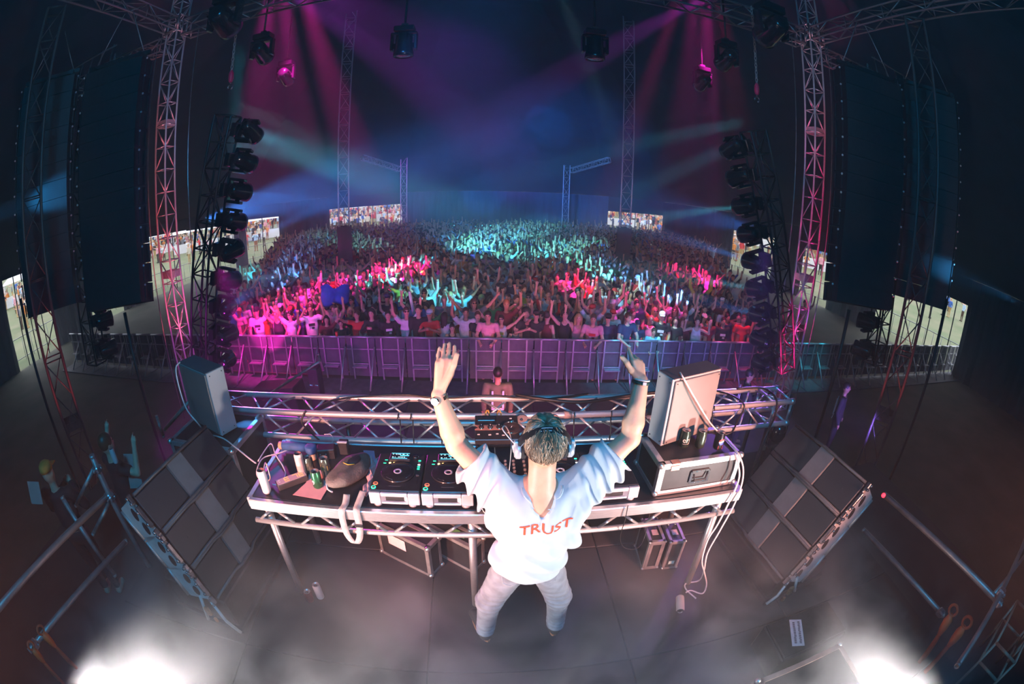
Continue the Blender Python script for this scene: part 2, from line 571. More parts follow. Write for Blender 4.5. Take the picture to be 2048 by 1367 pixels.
# ------------------------------------------------------------------ smooth bodies: distance fields turned into one closed skin
class Field:
    def __init__(s, lo, hi, h):
        s.lo = np.array(lo, float)
        s.h = h
        s.n = np.ceil((np.array(hi, float) - s.lo) / h).astype(int) + 1
        s.f = np.full(s.n, 1.0, np.float32)

    def _win(s, lo, hi):
        a = np.clip(np.floor((np.array(lo) - s.lo) / s.h).astype(int), 0, s.n)
        b = np.clip(np.ceil((np.array(hi) - s.lo) / s.h).astype(int) + 1, 0, s.n)
        if np.any(b <= a):
            return None, None
        g = np.meshgrid(*[(np.arange(a[i], b[i]) * s.h + s.lo[i]).astype(np.float32) for i in range(3)], indexing='ij')
        return tuple(slice(a[i], b[i]) for i in range(3)), g

    def grid(s):
        return np.meshgrid(*[(np.arange(s.n[i]) * s.h + s.lo[i]).astype(np.float32) for i in range(3)], indexing='ij')

    @staticmethod
    def smin(a, b, k):
        if k <= 0:
            return np.minimum(a, b)
        h = np.clip(.5 + .5 * (b - a) / k, 0, 1)
        return b * (1 - h) + a * h - k * h * (1 - h)

    @staticmethod
    def dcap(g, a, b, ra, rb):
        a = np.array(a, np.float32); b = np.array(b, np.float32)
        ab = b - a
        L2 = float(ab @ ab) or 1e-9
        t = np.clip(((g[0] - a[0]) * ab[0] + (g[1] - a[1]) * ab[1] + (g[2] - a[2]) * ab[2]) / L2, 0, 1)
        d = np.sqrt((g[0] - a[0] - t * ab[0]) ** 2 + (g[1] - a[1] - t * ab[1]) ** 2 + (g[2] - a[2] - t * ab[2]) ** 2)
        return d - (ra + (rb - ra) * t)

    @staticmethod
    def dell(g, c, r, R=None):
        x = [g[i] - c[i] for i in range(3)]
        if R is not None:
            x = [R[0][i] * x[0] + R[1][i] * x[1] + R[2][i] * x[2] for i in range(3)]
        k0 = np.sqrt(sum((x[i] / r[i]) ** 2 for i in range(3)))
        k1 = np.sqrt(sum((x[i] / r[i] ** 2) ** 2 for i in range(3))) + 1e-9
        return k0 * (k0 - 1) / k1

    def cap(s, a, b, ra, rb=None, k=.02):
        rb = ra if rb is None else rb
        m = max(ra, rb) + k + 3 * s.h
        w, g = s._win(np.minimum(a, b) - m, np.maximum(a, b) + m)
        if w:
            s.f[w] = s.smin(s.f[w], s.dcap(g, a, b, ra, rb), k)
        return s

    def ell(s, c, r, k=.02, R=None):
        m = max(r) + k + 3 * s.h
        w, g = s._win(np.array(c) - m, np.array(c) + m)
        if w:
            s.f[w] = s.smin(s.f[w], s.dell(g, c, r, R), k)
        return s

    def cut_ell(s, c, r, R=None):
        m = max(r) + 3 * s.h
        w, g = s._win(np.array(c) - m, np.array(c) + m)
        if w:
            s.f[w] = np.maximum(s.f[w], -s.dell(g, c, r, R))
        return s

    def cut_cap(s, a, b, ra, rb):
        m = max(ra, rb) + 3 * s.h
        w, g = s._win(np.minimum(a, b) - m, np.maximum(a, b) + m)
        if w:
            s.f[w] = np.maximum(s.f[w], -s.dcap(g, a, b, ra, rb))
        return s

    def cut_plane(s, p, nrm, near=None, rad=None):
        """keeps the side the normal points away from"""
        nrm = np.array(nrm, float) / np.linalg.norm(nrm)
        if near is None:
            g = s.grid()
            w = (slice(None),) * 3
        else:
            w, g = s._win(np.array(near) - rad, np.array(near) + rad)
        d = (g[0] - p[0]) * nrm[0] + (g[1] - p[1]) * nrm[1] + (g[2] - p[2]) * nrm[2]
        s.f[w] = np.maximum(s.f[w], d.astype(np.float32))
        return s

    def surface(s):
        """naive surface nets -> vertices, quads"""
        f = s.f.copy()
        for ax in range(3):
            for e in (0, -1):
                sl = [slice(None)] * 3
                sl[ax] = e
                f[tuple(sl)] = np.maximum(f[tuple(sl)], 1e-3)
        neg = f < 0
        nx, ny, nz = f.shape
        cnt = np.zeros((nx - 1, ny - 1, nz - 1), np.uint8)
        for dx in (0, 1):
            for dy in (0, 1):
                for dz in (0, 1):
                    cnt += neg[dx:nx - 1 + dx, dy:ny - 1 + dy, dz:nz - 1 + dz]
        cells = np.argwhere((cnt > 0) & (cnt < 8))
        idx = np.full(cnt.shape, -1, np.int64)
        idx[tuple(cells.T)] = np.arange(len(cells))
        acc = np.zeros((len(cells), 3))
        num = np.zeros(len(cells))
        corners = [(a, b, c) for a in (0, 1) for b in (0, 1) for c in (0, 1)]
        for i, p in enumerate(corners):
            for q in corners[i + 1:]:
                if sum(abs(p[k] - q[k]) for k in range(3)) != 1:
                    continue
                f0 = f[tuple((cells + p).T)]
                f1 = f[tuple((cells + q).T)]
                m = (f0 < 0) != (f1 < 0)
                t = np.where(m, f0 / np.where(m, f0 - f1, 1), 0)
                pos = np.array(p) + t[:, None] * (np.array(q) - np.array(p))
                acc += pos * m[:, None]
                num += m
        V = (cells + acc / num[:, None]) * s.h + s.lo
        F = []
        for ax in range(3):
            sl0 = [slice(None)] * 3; sl1 = [slice(None)] * 3
            sl0[ax] = slice(0, -1); sl1[ax] = slice(1, None)
            a, b = neg[tuple(sl0)], neg[tuple(sl1)]
            e = np.argwhere(a != b)
            u, v = (ax + 1) % 3, (ax + 2) % 3
            e = e[(e[:, u] > 0) & (e[:, v] > 0)]
            ins = a[tuple(e.T)]
            def cell(du, dv):
                c = e.copy()
                c[:, u] -= du
                c[:, v] -= dv
                return idx[tuple(c.T)]
            quad = np.stack([cell(1, 1), cell(0, 1), cell(0, 0), cell(1, 0)], 1)
            quad[~ins] = quad[~ins][:, ::-1]
            F.append(quad)
        F = np.concatenate(F)
        return V, F[(F >= 0).all(1)]


def np_mesh(name, V, F, *mats, smooth=True):
    me = bpy.data.meshes.new(name)
    me.vertices.add(len(V))
    me.vertices.foreach_set('co', np.asarray(V, np.float32).ravel())
    k = F.shape[1]
    me.loops.add(F.size)
    me.loops.foreach_set('vertex_index', F.astype(np.int32).ravel())
    me.polygons.add(len(F))
    me.polygons.foreach_set('loop_start', (np.arange(len(F)) * k).astype(np.int32))
    me.polygons.foreach_set('use_smooth', np.full(len(F), smooth))
    for m in mats:
        me.materials.append(m)
    me.update(calc_edges=True)
    return me
# ------------------------------------------------------------------ the big top, its ground and the stage
GZ = -2.2                                   # arena ground, the stage floor is z = 0
GRASS = mat('trodden grass', (0.052, 0.062, 0.030), 0.9, scale=0.9, col2=(0.105, 0.092, 0.060), bump=0.4, bscale=12)
FIELD = mat('daylight field grass', (0.11, 0.15, 0.055), 0.9, scale=0.5, col2=(0.20, 0.19, 0.10), bump=0.4, bscale=9)
CANVAS = mat('dark blue tent canvas', (0.016, 0.028, 0.05), 0.8, var=0.25, scale=1.2, bump=0.25, bscale=2)
CANVAS2 = mat('blue side curtain', (0.03, 0.07, 0.13), 0.75, var=0.35, scale=0.7, stretch=(4, 4, 0.6), bump=0.5, bscale=3)
DECK = mat('stage deck paint', (0.020, 0.019, 0.020), 0.6, scale=2.2, col2=(0.045, 0.032, 0.030), bump=0.08, bscale=60)

mb = MB()
mb.quad((-140, -60, GZ - .004), (140, -60, GZ - .004), (140, 160, GZ - .004), (-140, 160, GZ - .004))
tag(mb.build('ground_field', FIELD), 'grass field outside the tent', None, None, 'structure')

# tent outline seen from the camera: (azimuth deg, distance)
OUT = [(-179, 13), (-150, 14), (-125, 16.5), (-105, 18.5), (-85, 20.0), (-74, 21.0), (-63.5, 22.5), (-57, 24), (-51.5, 26), (-47, 27.5), (-43.2, 29),
       (-37.4, 31.5), (-31.2, 34), (-29.6, 35), (-25.3, 36.5), (-18.8, 39), (-9.7, 41), (0, 41.5), (16, 41), (22.9, 39), (29, 36), (32, 34.5), (37.3, 31),
       (41.3, 28.6), (45.2, 27), (52, 24.5), (54.6, 23.6), (64.4, 21.5), (75, 20.3), (88, 19.4), (106, 18.2), (126, 16.5), (152, 14)]


def polar(a, d, z):
    return Vector((d * sin(radians(a)), d * cos(radians(a)), z))


# openings: azimuth from-to, dip of their top edge below the horizon of the lens at each side
OPEN = [(-63.5, -57, 2.5, 2.5), (-51.5, -47, 2.6, 2.6), (-43.2, -37.4, 2.6, 2.7), (-37.4, -31.2, 2.8, 3.0), (-29.6, -25.3, 2.7, 2.8),
        (-18.8, -9.7, 2.6, 2.5), (16, 22.9, 2.9, 2.8), (32, 37.3, 3.4, 3.5), (41.3, 45.2, 3.9, 3.9), (52, 54.6, 4.0, 4.4), (54.6, 64.4, 4.3, 4.9)]
EAVE = 2.0
mg = MB()
n = len(OUT)
mg.add([(0, 12, GZ)] + [polar(a, d, GZ) for a, d in OUT], [(0, 1 + (i + 1) % n, 1 + i) for i in range(n)])
tag(mg.build('ground_arena', GRASS), 'trodden grass floor of the tent', None, None, 'structure')

wallp, lint = MB(), MB()
poles = []
for i in range(n):
    (a0, d0), (a1, d1) = OUT[i], OUT[(i + 1) % n]
    op = [o for o in OPEN if abs(o[0] - a0) < .05]
    lo0, lo1 = polar(a0, d0, GZ), polar(a1, d1, GZ)
    hi0, hi1 = polar(a0, d0, EAVE), polar(a1, d1, EAVE)
    if op:
        t0 = polar(a0, d0, CAM_H - d0 * tan(radians(op[0][2])))
        t1 = polar(a1, d1, CAM_H - d1 * tan(radians(op[0][3])))
        lint.quad(t0, t1, hi1, hi0)
        poles.append((t0, t1))
    else:
        m = 14                                     # hanging folds
        inn = Vector((-(lo0 + lo1).x, 12 - (lo0 + lo1).y / 2, 0)).normalized()
        vs, fs = [], []
        for k in range(m + 1):
            t = k / m
            off = inn * (0.14 * (k % 2) if 0 < k < m else 0)
            vs += [lo0.lerp(lo1, t) + off, hi0.lerp(hi1, t) + off * .4]
        fs = [(2 * k, 2 * k + 2, 2 * k + 3, 2 * k + 1) for k in range(m)]
        back = -25.3 <= a0 <= 16 and a0 > -11
        (wallp if not back else lint).add(vs, fs, False) if not back else None
        if back:
            wb = MB()
            wb.add(vs, fs, False)
            tag(wb.build('wall_back', CANVAS2), 'blue side curtain of the tent behind the crowd', None, None, 'structure')
tag(wallp.build('wall_side', CANVAS), 'dark canvas side wall of the tent', None, None, 'structure')
tag(lint.build('trim_1', CANVAS), 'canvas valance above the openings', None, None, 'structure')

# roof: a vault from the eaves to the mast heads
rf = MB()
rings = 9
cxy = Vector((0, 17, 0))
for r in range(rings + 1):
    s_ = r / rings
    for a, d in OUT:
        p = polar(a, d, 0)
        q = cxy.lerp(p, 1 - s_ * 0.97)
        z = EAVE + 11.5 * (1 - (1 - s_) ** 1.7)
        rf.v.append(Vector((q.x, q.y, z)))
for r in range(rings):
    for i in range(n):
        j = (i + 1) % n
        rf.f.append([r * n + i, r * n + j, (r + 1) * n + j, (r + 1) * n + i]); rf.sm.append(False); rf.mi.append(0)
rf.f.append([rings * n + i for i in range(n)]); rf.sm.append(False); rf.mi.append(0)
tag(rf.build('ceiling', CANVAS), 'dark canvas roof of the big top', None, None, 'structure')

# haze that fills the tent
hz = bpy.data.materials.new('stage haze')
hz.use_nodes = True
nt = hz.node_tree
nt.nodes.remove(nt.nodes['Principled BSDF'])
vsn = nt.nodes.new('ShaderNodeVolumeScatter')
vsn.inputs['Color'].default_value = (0.9, 0.94, 1, 1)
vsn.inputs['Density'].default_value = 0.0095
vsn.inputs['Anisotropy'].default_value = 0.35
nt.links.new(vsn.outputs[0], nt.nodes['Material Output'].inputs['Volume'])
hb = MB()
hb.v = [polar(a, d - .5, GZ + .01) for a, d in OUT] + [polar(a, d - .5, EAVE) for a, d in OUT] + [polar(a, d * .45, 12.0) + Vector((0, 7, 0)) for a, d in OUT]
hb.f = [list(range(n)), [2 * n + i for i in range(n)][::-1]]
for k in (0, 1):
    hb.f += [[k * n + i, (k + 1) * n + i, (k + 1) * n + (i + 1) % n, k * n + (i + 1) % n] for i in range(n)]
hb.sm = [False] * len(hb.f); hb.mi = [0] * len(hb.f)
HAZE = tag(hb.build('haze', hz), 'thin stage haze filling the whole tent', None, None, 'stuff')

# stage deck: boards of the platform laid as separate panels
SX0, SX1, SY0, SY1 = -3.0, 3.57, -3.2, 3.75
st = MB()
st.box(((SX0 + SX1) / 2, (SY0 + SY1) / 2, -.16), (SX1 - SX0, SY1 - SY0, .24))
sf = tag(st.build('floor_stage', DECK), 'dark painted stage platform', None, None, 'structure')
me = None
nx_, ny_ = 5, 6
dx, dy = (SX1 - SX0) / nx_, (SY1 - SY0) / ny_
for i in range(nx_):
    for j in range(ny_):
        if me is None:
            q = MB()
            q.box((0, 0, -.02), (dx - .008, dy - .008, .04), ch=.004)
            me = q.mesh('deck_panel', DECK)
        link('deck_panel', me, sf, (SX0 + (i + .5) * dx, SY0 + (j + .5) * dy, -0.001 * ((i * 3 + j * 5) % 3)))
sk = MB()
sk.box(((SX0 + SX1) / 2, SY1 - .03, -1.25), (SX1 - SX0 - .1, .02, 1.9))
tag(sk.build('wall_stage', mat('stage skirt', (.012, .012, .014), .9, var=.2, scale=6)), 'black skirt below the stage front', None, None, 'structure')

# smoke drifting low over the stage, in front of the blinders
sm = bpy.data.materials.new('stage smoke')
sm.use_nodes = True
nt = sm.node_tree
nt.nodes.remove(nt.nodes['Principled BSDF'])
v_ = nt.nodes.new('ShaderNodeVolumeScatter')
v_.inputs['Color'].default_value = (.95, .97, 1, 1)
v_.inputs['Anisotropy'].default_value = .2
tc = nt.nodes.new('ShaderNodeTexCoord')
nz = nt.nodes.new('ShaderNodeTexNoise')
nz.inputs['Scale'].default_value = 1.5
nz.inputs['Detail'].default_value = 4
nz.inputs['Distortion'].default_value = .8
nt.links.new(tc.outputs['Object'], nz.inputs['Vector'])
sx = nt.nodes.new('ShaderNodeSeparateXYZ')
nt.links.new(tc.outputs['Object'], sx.inputs['Vector'])


def mrange(src, a, b, c, d):
    m = nt.nodes.new('ShaderNodeMapRange')
    m.inputs['From Min'].default_value = a
    m.inputs['From Max'].default_value = b
    m.inputs['To Min'].default_value = c
    m.inputs['To Max'].default_value = d
    nt.links.new(src, m.inputs['Value'])
    return m.outputs['Result']


def mul(a, b):
    m = nt.nodes.new('ShaderNodeMath')
    m.operation = 'MULTIPLY'
    nt.links.new(a, m.inputs[0])
    nt.links.new(b, m.inputs[1])
    return m.outputs[0]


dn = mul(mul(mrange(nz.outputs['Fac'], .38, .72, .03, 1.0), mrange(sx.outputs['Z'], .75, .0, 0.0, 1.0)), mrange(sx.outputs['Y'], 2.2, .5, 0.07, 1.0))
m = nt.nodes.new('ShaderNodeMath')
m.operation = 'MULTIPLY'
m.inputs[1].default_value = 2.6
nt.links.new(dn, m.inputs[0])
nt.links.new(m.outputs[0], v_.inputs['Density'])
nt.links.new(v_.outputs[0], nt.nodes['Material Output'].inputs['Volume'])
q = MB()
q.box((.25, .75, .41), (6.2, 3.3, .80))
tag(q.build('smoke', sm), 'white smoke drifting low over the stage floor', None, None, 'stuff')
# ------------------------------------------------------------------ trusses
def unit_bar(r, n=6):
    q = MB()
    q.cyl((0, 0, 0), (0, 0, 1), r, n=n)
    return q


BARS = {}


def bar(name, p0, p1, r, m, parent, n=6):
    """a straight tube as an object of its own; alike tubes share one mesh (unit long, scaled)"""
    k = (round(r, 4), m.name, n)
    if k not in BARS:
        BARS[k] = unit_bar(r, n).mesh('tube', m)
    p0, p1 = Vector(p0), Vector(p1)
    d = p1 - p0
    o = link(name, BARS[k], parent)
    o.location = p0
    o.rotation_euler = d.to_track_quat('Z', 'Y').to_euler()
    o.scale = (1, 1, d.length)
    return o


def truss(name, label, p0, p1, w, h, m, bay=0.5, r=0.025, rb=0.012, up=(0, 0, 1), tri=False, collars=(), group=None, rings=True,
          sides=(0, 1, 2, 3), cat='truss', turn=0.0, zig=2, mc=None):
    """lattice girder from p0 to p1: chords, zig-zag braces, end frames, collars; every tube its own part"""
    p0, p1 = Vector(p0), Vector(p1)
    L = (p1 - p0).length
    M = frame_from(p0, p1 - p0, up)
    t = thing(name, label, cat, group=group)
    set_matrix(t, M)
    if tri:
        cs = [(-w / 2, -h / 2), (w / 2, -h / 2), (0, h / 2)]
    else:
        cs = [(-w / 2, -h / 2), (w / 2, -h / 2), (w / 2, h / 2), (-w / 2, h / 2)]
    if turn:
        cs = [(a * cos(turn) - b * sin(turn), a * sin(turn) + b * cos(turn)) for a, b in cs]
    k = len(cs)
    for a, b in cs:
        bar('chord', (0, a, b), (L, a, b), r, m, t, 10)
    nb = max(2, int(round(L / bay)))
    for s in range(k):
        if s not in sides:
            continue
        a, b = cs[s], cs[(s + 1) % k]
        for i in range(nb):
            x0, x1 = L * i / nb, L * (i + 1) / nb
            q0, q1 = (a, b) if (i + s) % 2 == 0 else (b, a)
            bar('brace', (x0, *q0), (x1, *q1), rb, m, t)
            if rings and (i % zig == 0):
                bar('brace', (x0, *a), (x0, *b), rb, m, t)
        bar('end_frame', (0, *a), (0, *b), r * .8, m, t)
        bar('end_frame', (L, *a), (L, *b), r * .8, m, t)
    for cxx in collars:
        q = MB()
        for s in range(k):
            a, b = Vector((0, *cs[s])), Vector((0, *cs[(s + 1) % k]))
            c = (a + b) / 2
            nrm = (b - a).normalized()
            ang = atan2(nrm.z, nrm.y)
            q.box((0, 0, 0), (0.16, (b - a).length + r, 0.012), Matrix.Translation((cxx, c.y, c.z)) @ Matrix.Rotation(ang, 4, 'X'))
        q.build('collar', mc or m, t)
    return t


DARKT = mat('black truss paint', (0.03, 0.03, 0.034), 0.35, 0.5, var=0.2, scale=20)
WINGT = mat('dull wing tower steel', (.10, .09, .09), .5, .5, var=.2, scale=9)
ROOFT = mat('dull roof aluminium', (0.40, 0.38, 0.38), 0.38, 0.85, var=0.12, scale=14)

LTP, RTP = polar(-39.9, 11.5, 0), polar(41.8, 11.5, 0)
for nm, P in (('near the pink lit side of the crowd', LTP), ('beside the striped shirt corner of the crowd', RTP)):
    left = P.x < 0
    lab = ('square lattice roof tower standing at the pit end ' + ('left of the crowd' if left else 'right of the crowd'))
    truss('roof_tower', lab, (P.x, P.y, GZ), (P.x, P.y, 8.6), .36, .36, ALU, bay=.55, r=.026, rb=.013, up=(P.x, P.y, 0), turn=pi / 4,
          collars=(1.25 + 2.2, 4.85 + 2.2), zig=1, group='roof towers', cat='tower')
    hb_ = thing('sleeve_block', 'steel sleeve block clamped round the top of the ' + ('left' if left else 'right') + ' roof tower', 'clamp', (P.x, P.y, 7.2))
    q = MB()
    for z in (0, .45):
        for k in range(4):
            a = k * pi / 2 + atan2(P.y, P.x)
            q.tube([(.36 * cos(a), .36 * sin(a), z), (.36 * cos(a + pi / 2), .36 * sin(a + pi / 2), z)], .025, 8)
        q.build('ring_frame', ROOFT, hb_)
        q = MB()
    for k in range(4):
        a = k * pi / 2 + atan2(P.y, P.x)
        bar('post', (.36 * cos(a), .36 * sin(a), 0), (.36 * cos(a), .36 * sin(a), .45), .03, ROOFT, hb_, 8)
    sx = -1 if left else 1
    side = 'left' if left else 'right'
    truss('roof_truss', f'lattice roof girder running back over the {side} stage wing from its tower', (P.x, P.y - .3, 7.4), (P.x + sx * .15, -3.0, 7.75), .36, .36, ROOFT, bay=.62,
          r=.026, rb=.013, group='roof girders', zig=2)
    truss('outrigger_truss', f'lattice outrigger girder reaching outwards from the {side} roof tower', (P.x + sx * .35, P.y, 7.0), (P.x + sx * 4.3, P.y + .2, 7.2), .36, .36, ROOFT, bay=.6,
          r=.024, rb=.012, group='outrigger girders', zig=1)
    # hung frame below the outrigger that carries the loudspeaker columns
    fr = thing('hanging_frame', f'welded frame of upright bars hung below the {side} outrigger girder', 'frame', (P.x + sx * 1.6, P.y - 1.6, 6.0))
    for i in range(5):
        x = sx * (i * .42 - .8)
        bar('upright', (x, -.1, -.1 + .03 * i), (x + sx * .06, .1, .95), .022, ROOFT, fr, 8)
    for z in (.0, .85):
        bar('rail', (-sx * .95, 0, z), (sx * 1.1, 0, z + .05), .024, ROOFT, fr, 8)
    for i in range(3):
        bar('tie_bar', (sx * (i * .7 - .7), -.35, .1), (sx * (i * .7 - .5), .4, .1), .02, ROOFT, fr, 8)
    # outer tower behind the loudspeaker columns
    oa = -58.3 if left else 57.0
    O = polar(oa, 9.2, 0)
    truss('wing_tower', f'slim lattice tower lit red below the outer {side} loudspeaker column', (O.x, O.y, GZ), (O.x, O.y, 7.2), .42, .42, WINGT, bay=.75, r=.03, rb=.014,
          up=(O.x, O.y, 0), collars=(1.6,), group='wing towers', cat='tower', zig=2)

truss('front_roof_truss', 'long lattice girder high above the pit joining both roof towers', (LTP.x + .35, LTP.y, 7.25), (RTP.x - .35, RTP.y, 7.25), .42, .42, ROOFT, bay=.6, r=.028, rb=.014, zig=2)

# king poles of the big top
for i, (a, d, lab, colr) in enumerate(((-17.0, 22.0, 'slim lattice king pole lit blue at the left in the crowd', 0), (18.2, 22.0, 'slim lattice king pole in violet haze at the right in the crowd', 0),
                                 (-9.45, 37.5, 'far lattice king pole beside the wide left opening', 0), (10.7, 38.0, 'far faint lattice king pole right of the blue curtain', 0))):
    P = polar(a, d, 0)
    truss('king_pole', lab, (P.x, P.y, GZ), (P.x, P.y, 12.2), .5, .5, ALU, bay=.8, r=.035, rb=.017, up=(P.x, P.y, 0), group='king poles of the tent', cat='mast', zig=1)
    if i < 2:
        t = thing('pole_cladding', ('left' if i == 0 else 'right') + ' dark box cladding round the foot of the king pole in the crowd', 'box', (P.x, P.y, GZ), -radians(a))
        for k, (x, y) in enumerate(((-.34, 0), (.34, 0), (0, -.34), (0, .34))):
            q = MB()
            q.box((x, y, 1.55), (.02 if k < 2 else .7, .7 if k < 2 else .02, 3.1))
            q.build('panel', mat('cladding board', (.05, .06, .075), .6, var=.2, scale=3), t)
    else:
        s = -1 if a < 0 else 1
        Q = polar(a + s * 5.2, d - 2, 0)
        P = P.lerp(Q, .12)
        truss('cross_truss', ('left' if s < 0 else 'right') + ' far lattice cross girder sloping up to its king pole', (P.x, P.y, 4.0), (Q.x, Q.y, 5.0), .4, .4, ALU, bay=.5, r=.03, rb=.014, zig=1,
              group='cross girders')


# ------------------------------------------------------------------ moving heads
def lamp_meshes():
    r = {}
    q = MB()
    q.box((0, 0, .06), (.36, .26, .12), ch=.015)
    q.box((0, -.13, .06), (.2, .01, .05))
    r['base'] = q.mesh('base', GLOSSB)
    q = MB()
    for s in (-1, 1):
        q.box((s * .21, 0, .31), (.055, .14, .34), ch=.012)
    q.box((0, 0, .15), (.47, .16, .05), ch=.012)
    r['yoke'] = q.mesh('yoke', GLOSSB)
    q = MB()
    q.lathe([(.03, -.26), (.10, -.255), (.125, -.22), (.145, -.16), (.155, -.05), (.165, .02), (.168, .10), (.180, .14), (.182, .22), (.165, .225), (.160, .19), (.02, .185)], 20)
    for k in range(6):
        a = k * pi / 3
        q.box((.142 * cos(a), .142 * sin(a), -.14), (.03, .008, .14), Matrix.Rotation(a, 4, 'Z') @ Matrix.Translation((.142 * (1 - cos(a)), -.142 * sin(a), 0)))
    q.cyl((-.19, 0, 0), (.19, 0, 0), .05, n=12)
    r['head'] = q.mesh('head', GLOSSB)
    q = MB()
    q.lathe([(.155, .195), (.12, .215), (.07, .228), (.0, .233)], 18)
    r['lens'] = q.mesh('lens', LENS)
    return r


HM = lamp_meshes()
LENSG = {}


def moving_head(name, label, M, aim, group, col=None, watts=0, spot=12, blend=.4, size=.06, s=1.0, lens_glow=0.0, cat='stage light'):
    """M: base frame, local +Z away from what it is clamped to; aim: point the head looks at"""
    t = thing(name, label, cat, group=group)
    set_matrix(t, M)
    t.scale = (s, s, s)
    link('base', HM['base'], t)
    piv = M @ Vector((0, 0, .38 * s))
    d = (M.to_3x3().inverted() @ (Vector(aim) - piv)).normalized()
    pan = atan2(d.x, -d.y)
    yk = link('yoke', HM['yoke'], t, (0, 0, 0), (0, 0, pan))
    tilt = math.acos(max(-1, min(1, d.z)))
    hd = link('head', HM['head'], t, (0, 0, .38))
    hd.rotation_euler = (Matrix.Rotation(pan, 3, 'Z') @ Matrix.Rotation(tilt, 3, 'X')).to_euler()
    ln = link('lens', HM['lens'], hd)
    if col and lens_glow:
        k = (col, lens_glow)
        if k not in LENSG:
            LENSG[k] = (glow('lit lens %d' % len(LENSG), col, lens_glow), None)
            q = HM['lens'].copy()
            q.materials.clear()
            q.materials.append(LENSG[k][0])
            LENSG[k] = (LENSG[k][0], q)
        ln.data = LENSG[k][1]
    if watts:
        w = (Vector(aim) - piv).normalized()
        lamp(name + '_beam', 'SPOT', piv + w * .3 * s, col, watts, aim, spot, blend, size)
    return t



# two tilted ladder trusses with a column of moving heads, one each side of the crowd
def torm(side, top, bot, n, group, aims, colr, lab):
    t0, b0 = Vector(top), Vector(bot)
    truss('torm_truss', lab, b0, t0, .40, .40, DARKT, bay=.5, r=.028, rb=.016, up=(0, 1, 0), group='hung ladder girders', zig=1, cat='girder')
    ax = (t0 - b0).normalized()
    inn = Vector((1 if side < 0 else -1, 0, 0))
    inn = (inn - ax * inn.dot(ax)).normalized()
    out = []
    for i in range(n):
        f = 1 - (i + .45) / n
        p = b0.lerp(t0, f) + inn * .24
        X = ax.cross(inn)
        M = Matrix(((X.x, ax.x, inn.x, p.x), (X.y, ax.y, inn.y, p.y), (X.z, ax.z, inn.z, p.z), (0, 0, 0, 1)))
        if M.to_3x3().determinant() < 0:
            M = Matrix(((-X.x, ax.x, inn.x, p.x), (-X.y, ax.y, inn.y, p.y), (-X.z, ax.z, inn.z, p.z), (0, 0, 0, 1)))
        out.append(M)
    return out


ORD = ['topmost', 'second', 'third', 'fourth', 'fifth', 'sixth', 'seventh', 'eighth', 'ninth', 'tenth', 'eleventh', 'twelfth', 'thirteenth', 'fourteenth', 'fifteenth']
LB, LTt = at_y(408, 735, 7.7), at_y(456, 232, 7.7)
RB, RTt = at_y(1567, 735, 7.9), at_y(1506, 262, 7.9)
# aim point, colour, watts, cone for each head (None: switched off)
LAIM = [None, None, (at_z(1000, 480, -.8), BLU, 27200, 9), None, (at_d(1100, 250, 34), BLU, 44200, 8), (at_z(820, 545, -.8), CYA, 18700, 8), (at_z(600, 520, -.8), BLU, 15300, 10), None, (at_z(560, 640, -1), MAG, 2200, 26)]
RAIM = [None, None, (at_z(960, 500, -.8), CYA, 23800, 9), None, (at_d(1000, 390, 34), BLU, 37400, 8), (at_z(1130, 520, -.8), CYA, 22100, 9), (at_z(1250, 560, -.8), BLU, 15300, 10), None, None]
for side, B, T, AIM in ((-1, LB, LTt, LAIM), (1, RB, RTt, RAIM)):
    sn = 'left' if side < 0 else 'right'
    Ms = torm(side, T, B, 9, None, None, None, f'black ladder girder of moving heads, hung at a tilt {sn} of the crowd')
    for i, M in enumerate(Ms):
        a = AIM[i]
        base_aim = Vector((-side * 3 * (i % 3 - 1), 16 + 3 * i, -1))
        if a:
            moving_head('moving_head', f'lit moving head, {ORD[i]} on the tilted ladder girder {sn} of the crowd', M, a[0], f'moving heads on the {sn} ladder girder', a[1], a[2], a[3], .5, .05, lens_glow=30)
        else:
            moving_head('moving_head', f'dark moving head, {ORD[i]} on the tilted ladder girder {sn} of the crowd', M, base_aim, f'moving heads on the {sn} ladder girder')
# outer ladders between the loudspeaker columns
for side in (-1, 1):
    sn = 'left' if side < 0 else 'right'
    P0 = polar(-52.3 if side < 0 else 53.3, 11.5, -.3)
    P1 = polar(-50.4 if side < 0 else 51.0, 11.5, 5.6)
    Ms = torm(side, P1, P0, 9, None, None, None, f'black ladder girder with lamps hanging between the two {sn} loudspeaker columns')
    for i, M in enumerate(Ms):
        if i < 2:
            continue
        moving_head('moving_head', f'dark moving head, {ORD[i - 2]} on the outer ladder girder between the {sn} loudspeaker columns', M, Vector((side * -3, 20 + i, 0)), f'moving heads on the outer {sn} ladder girder')

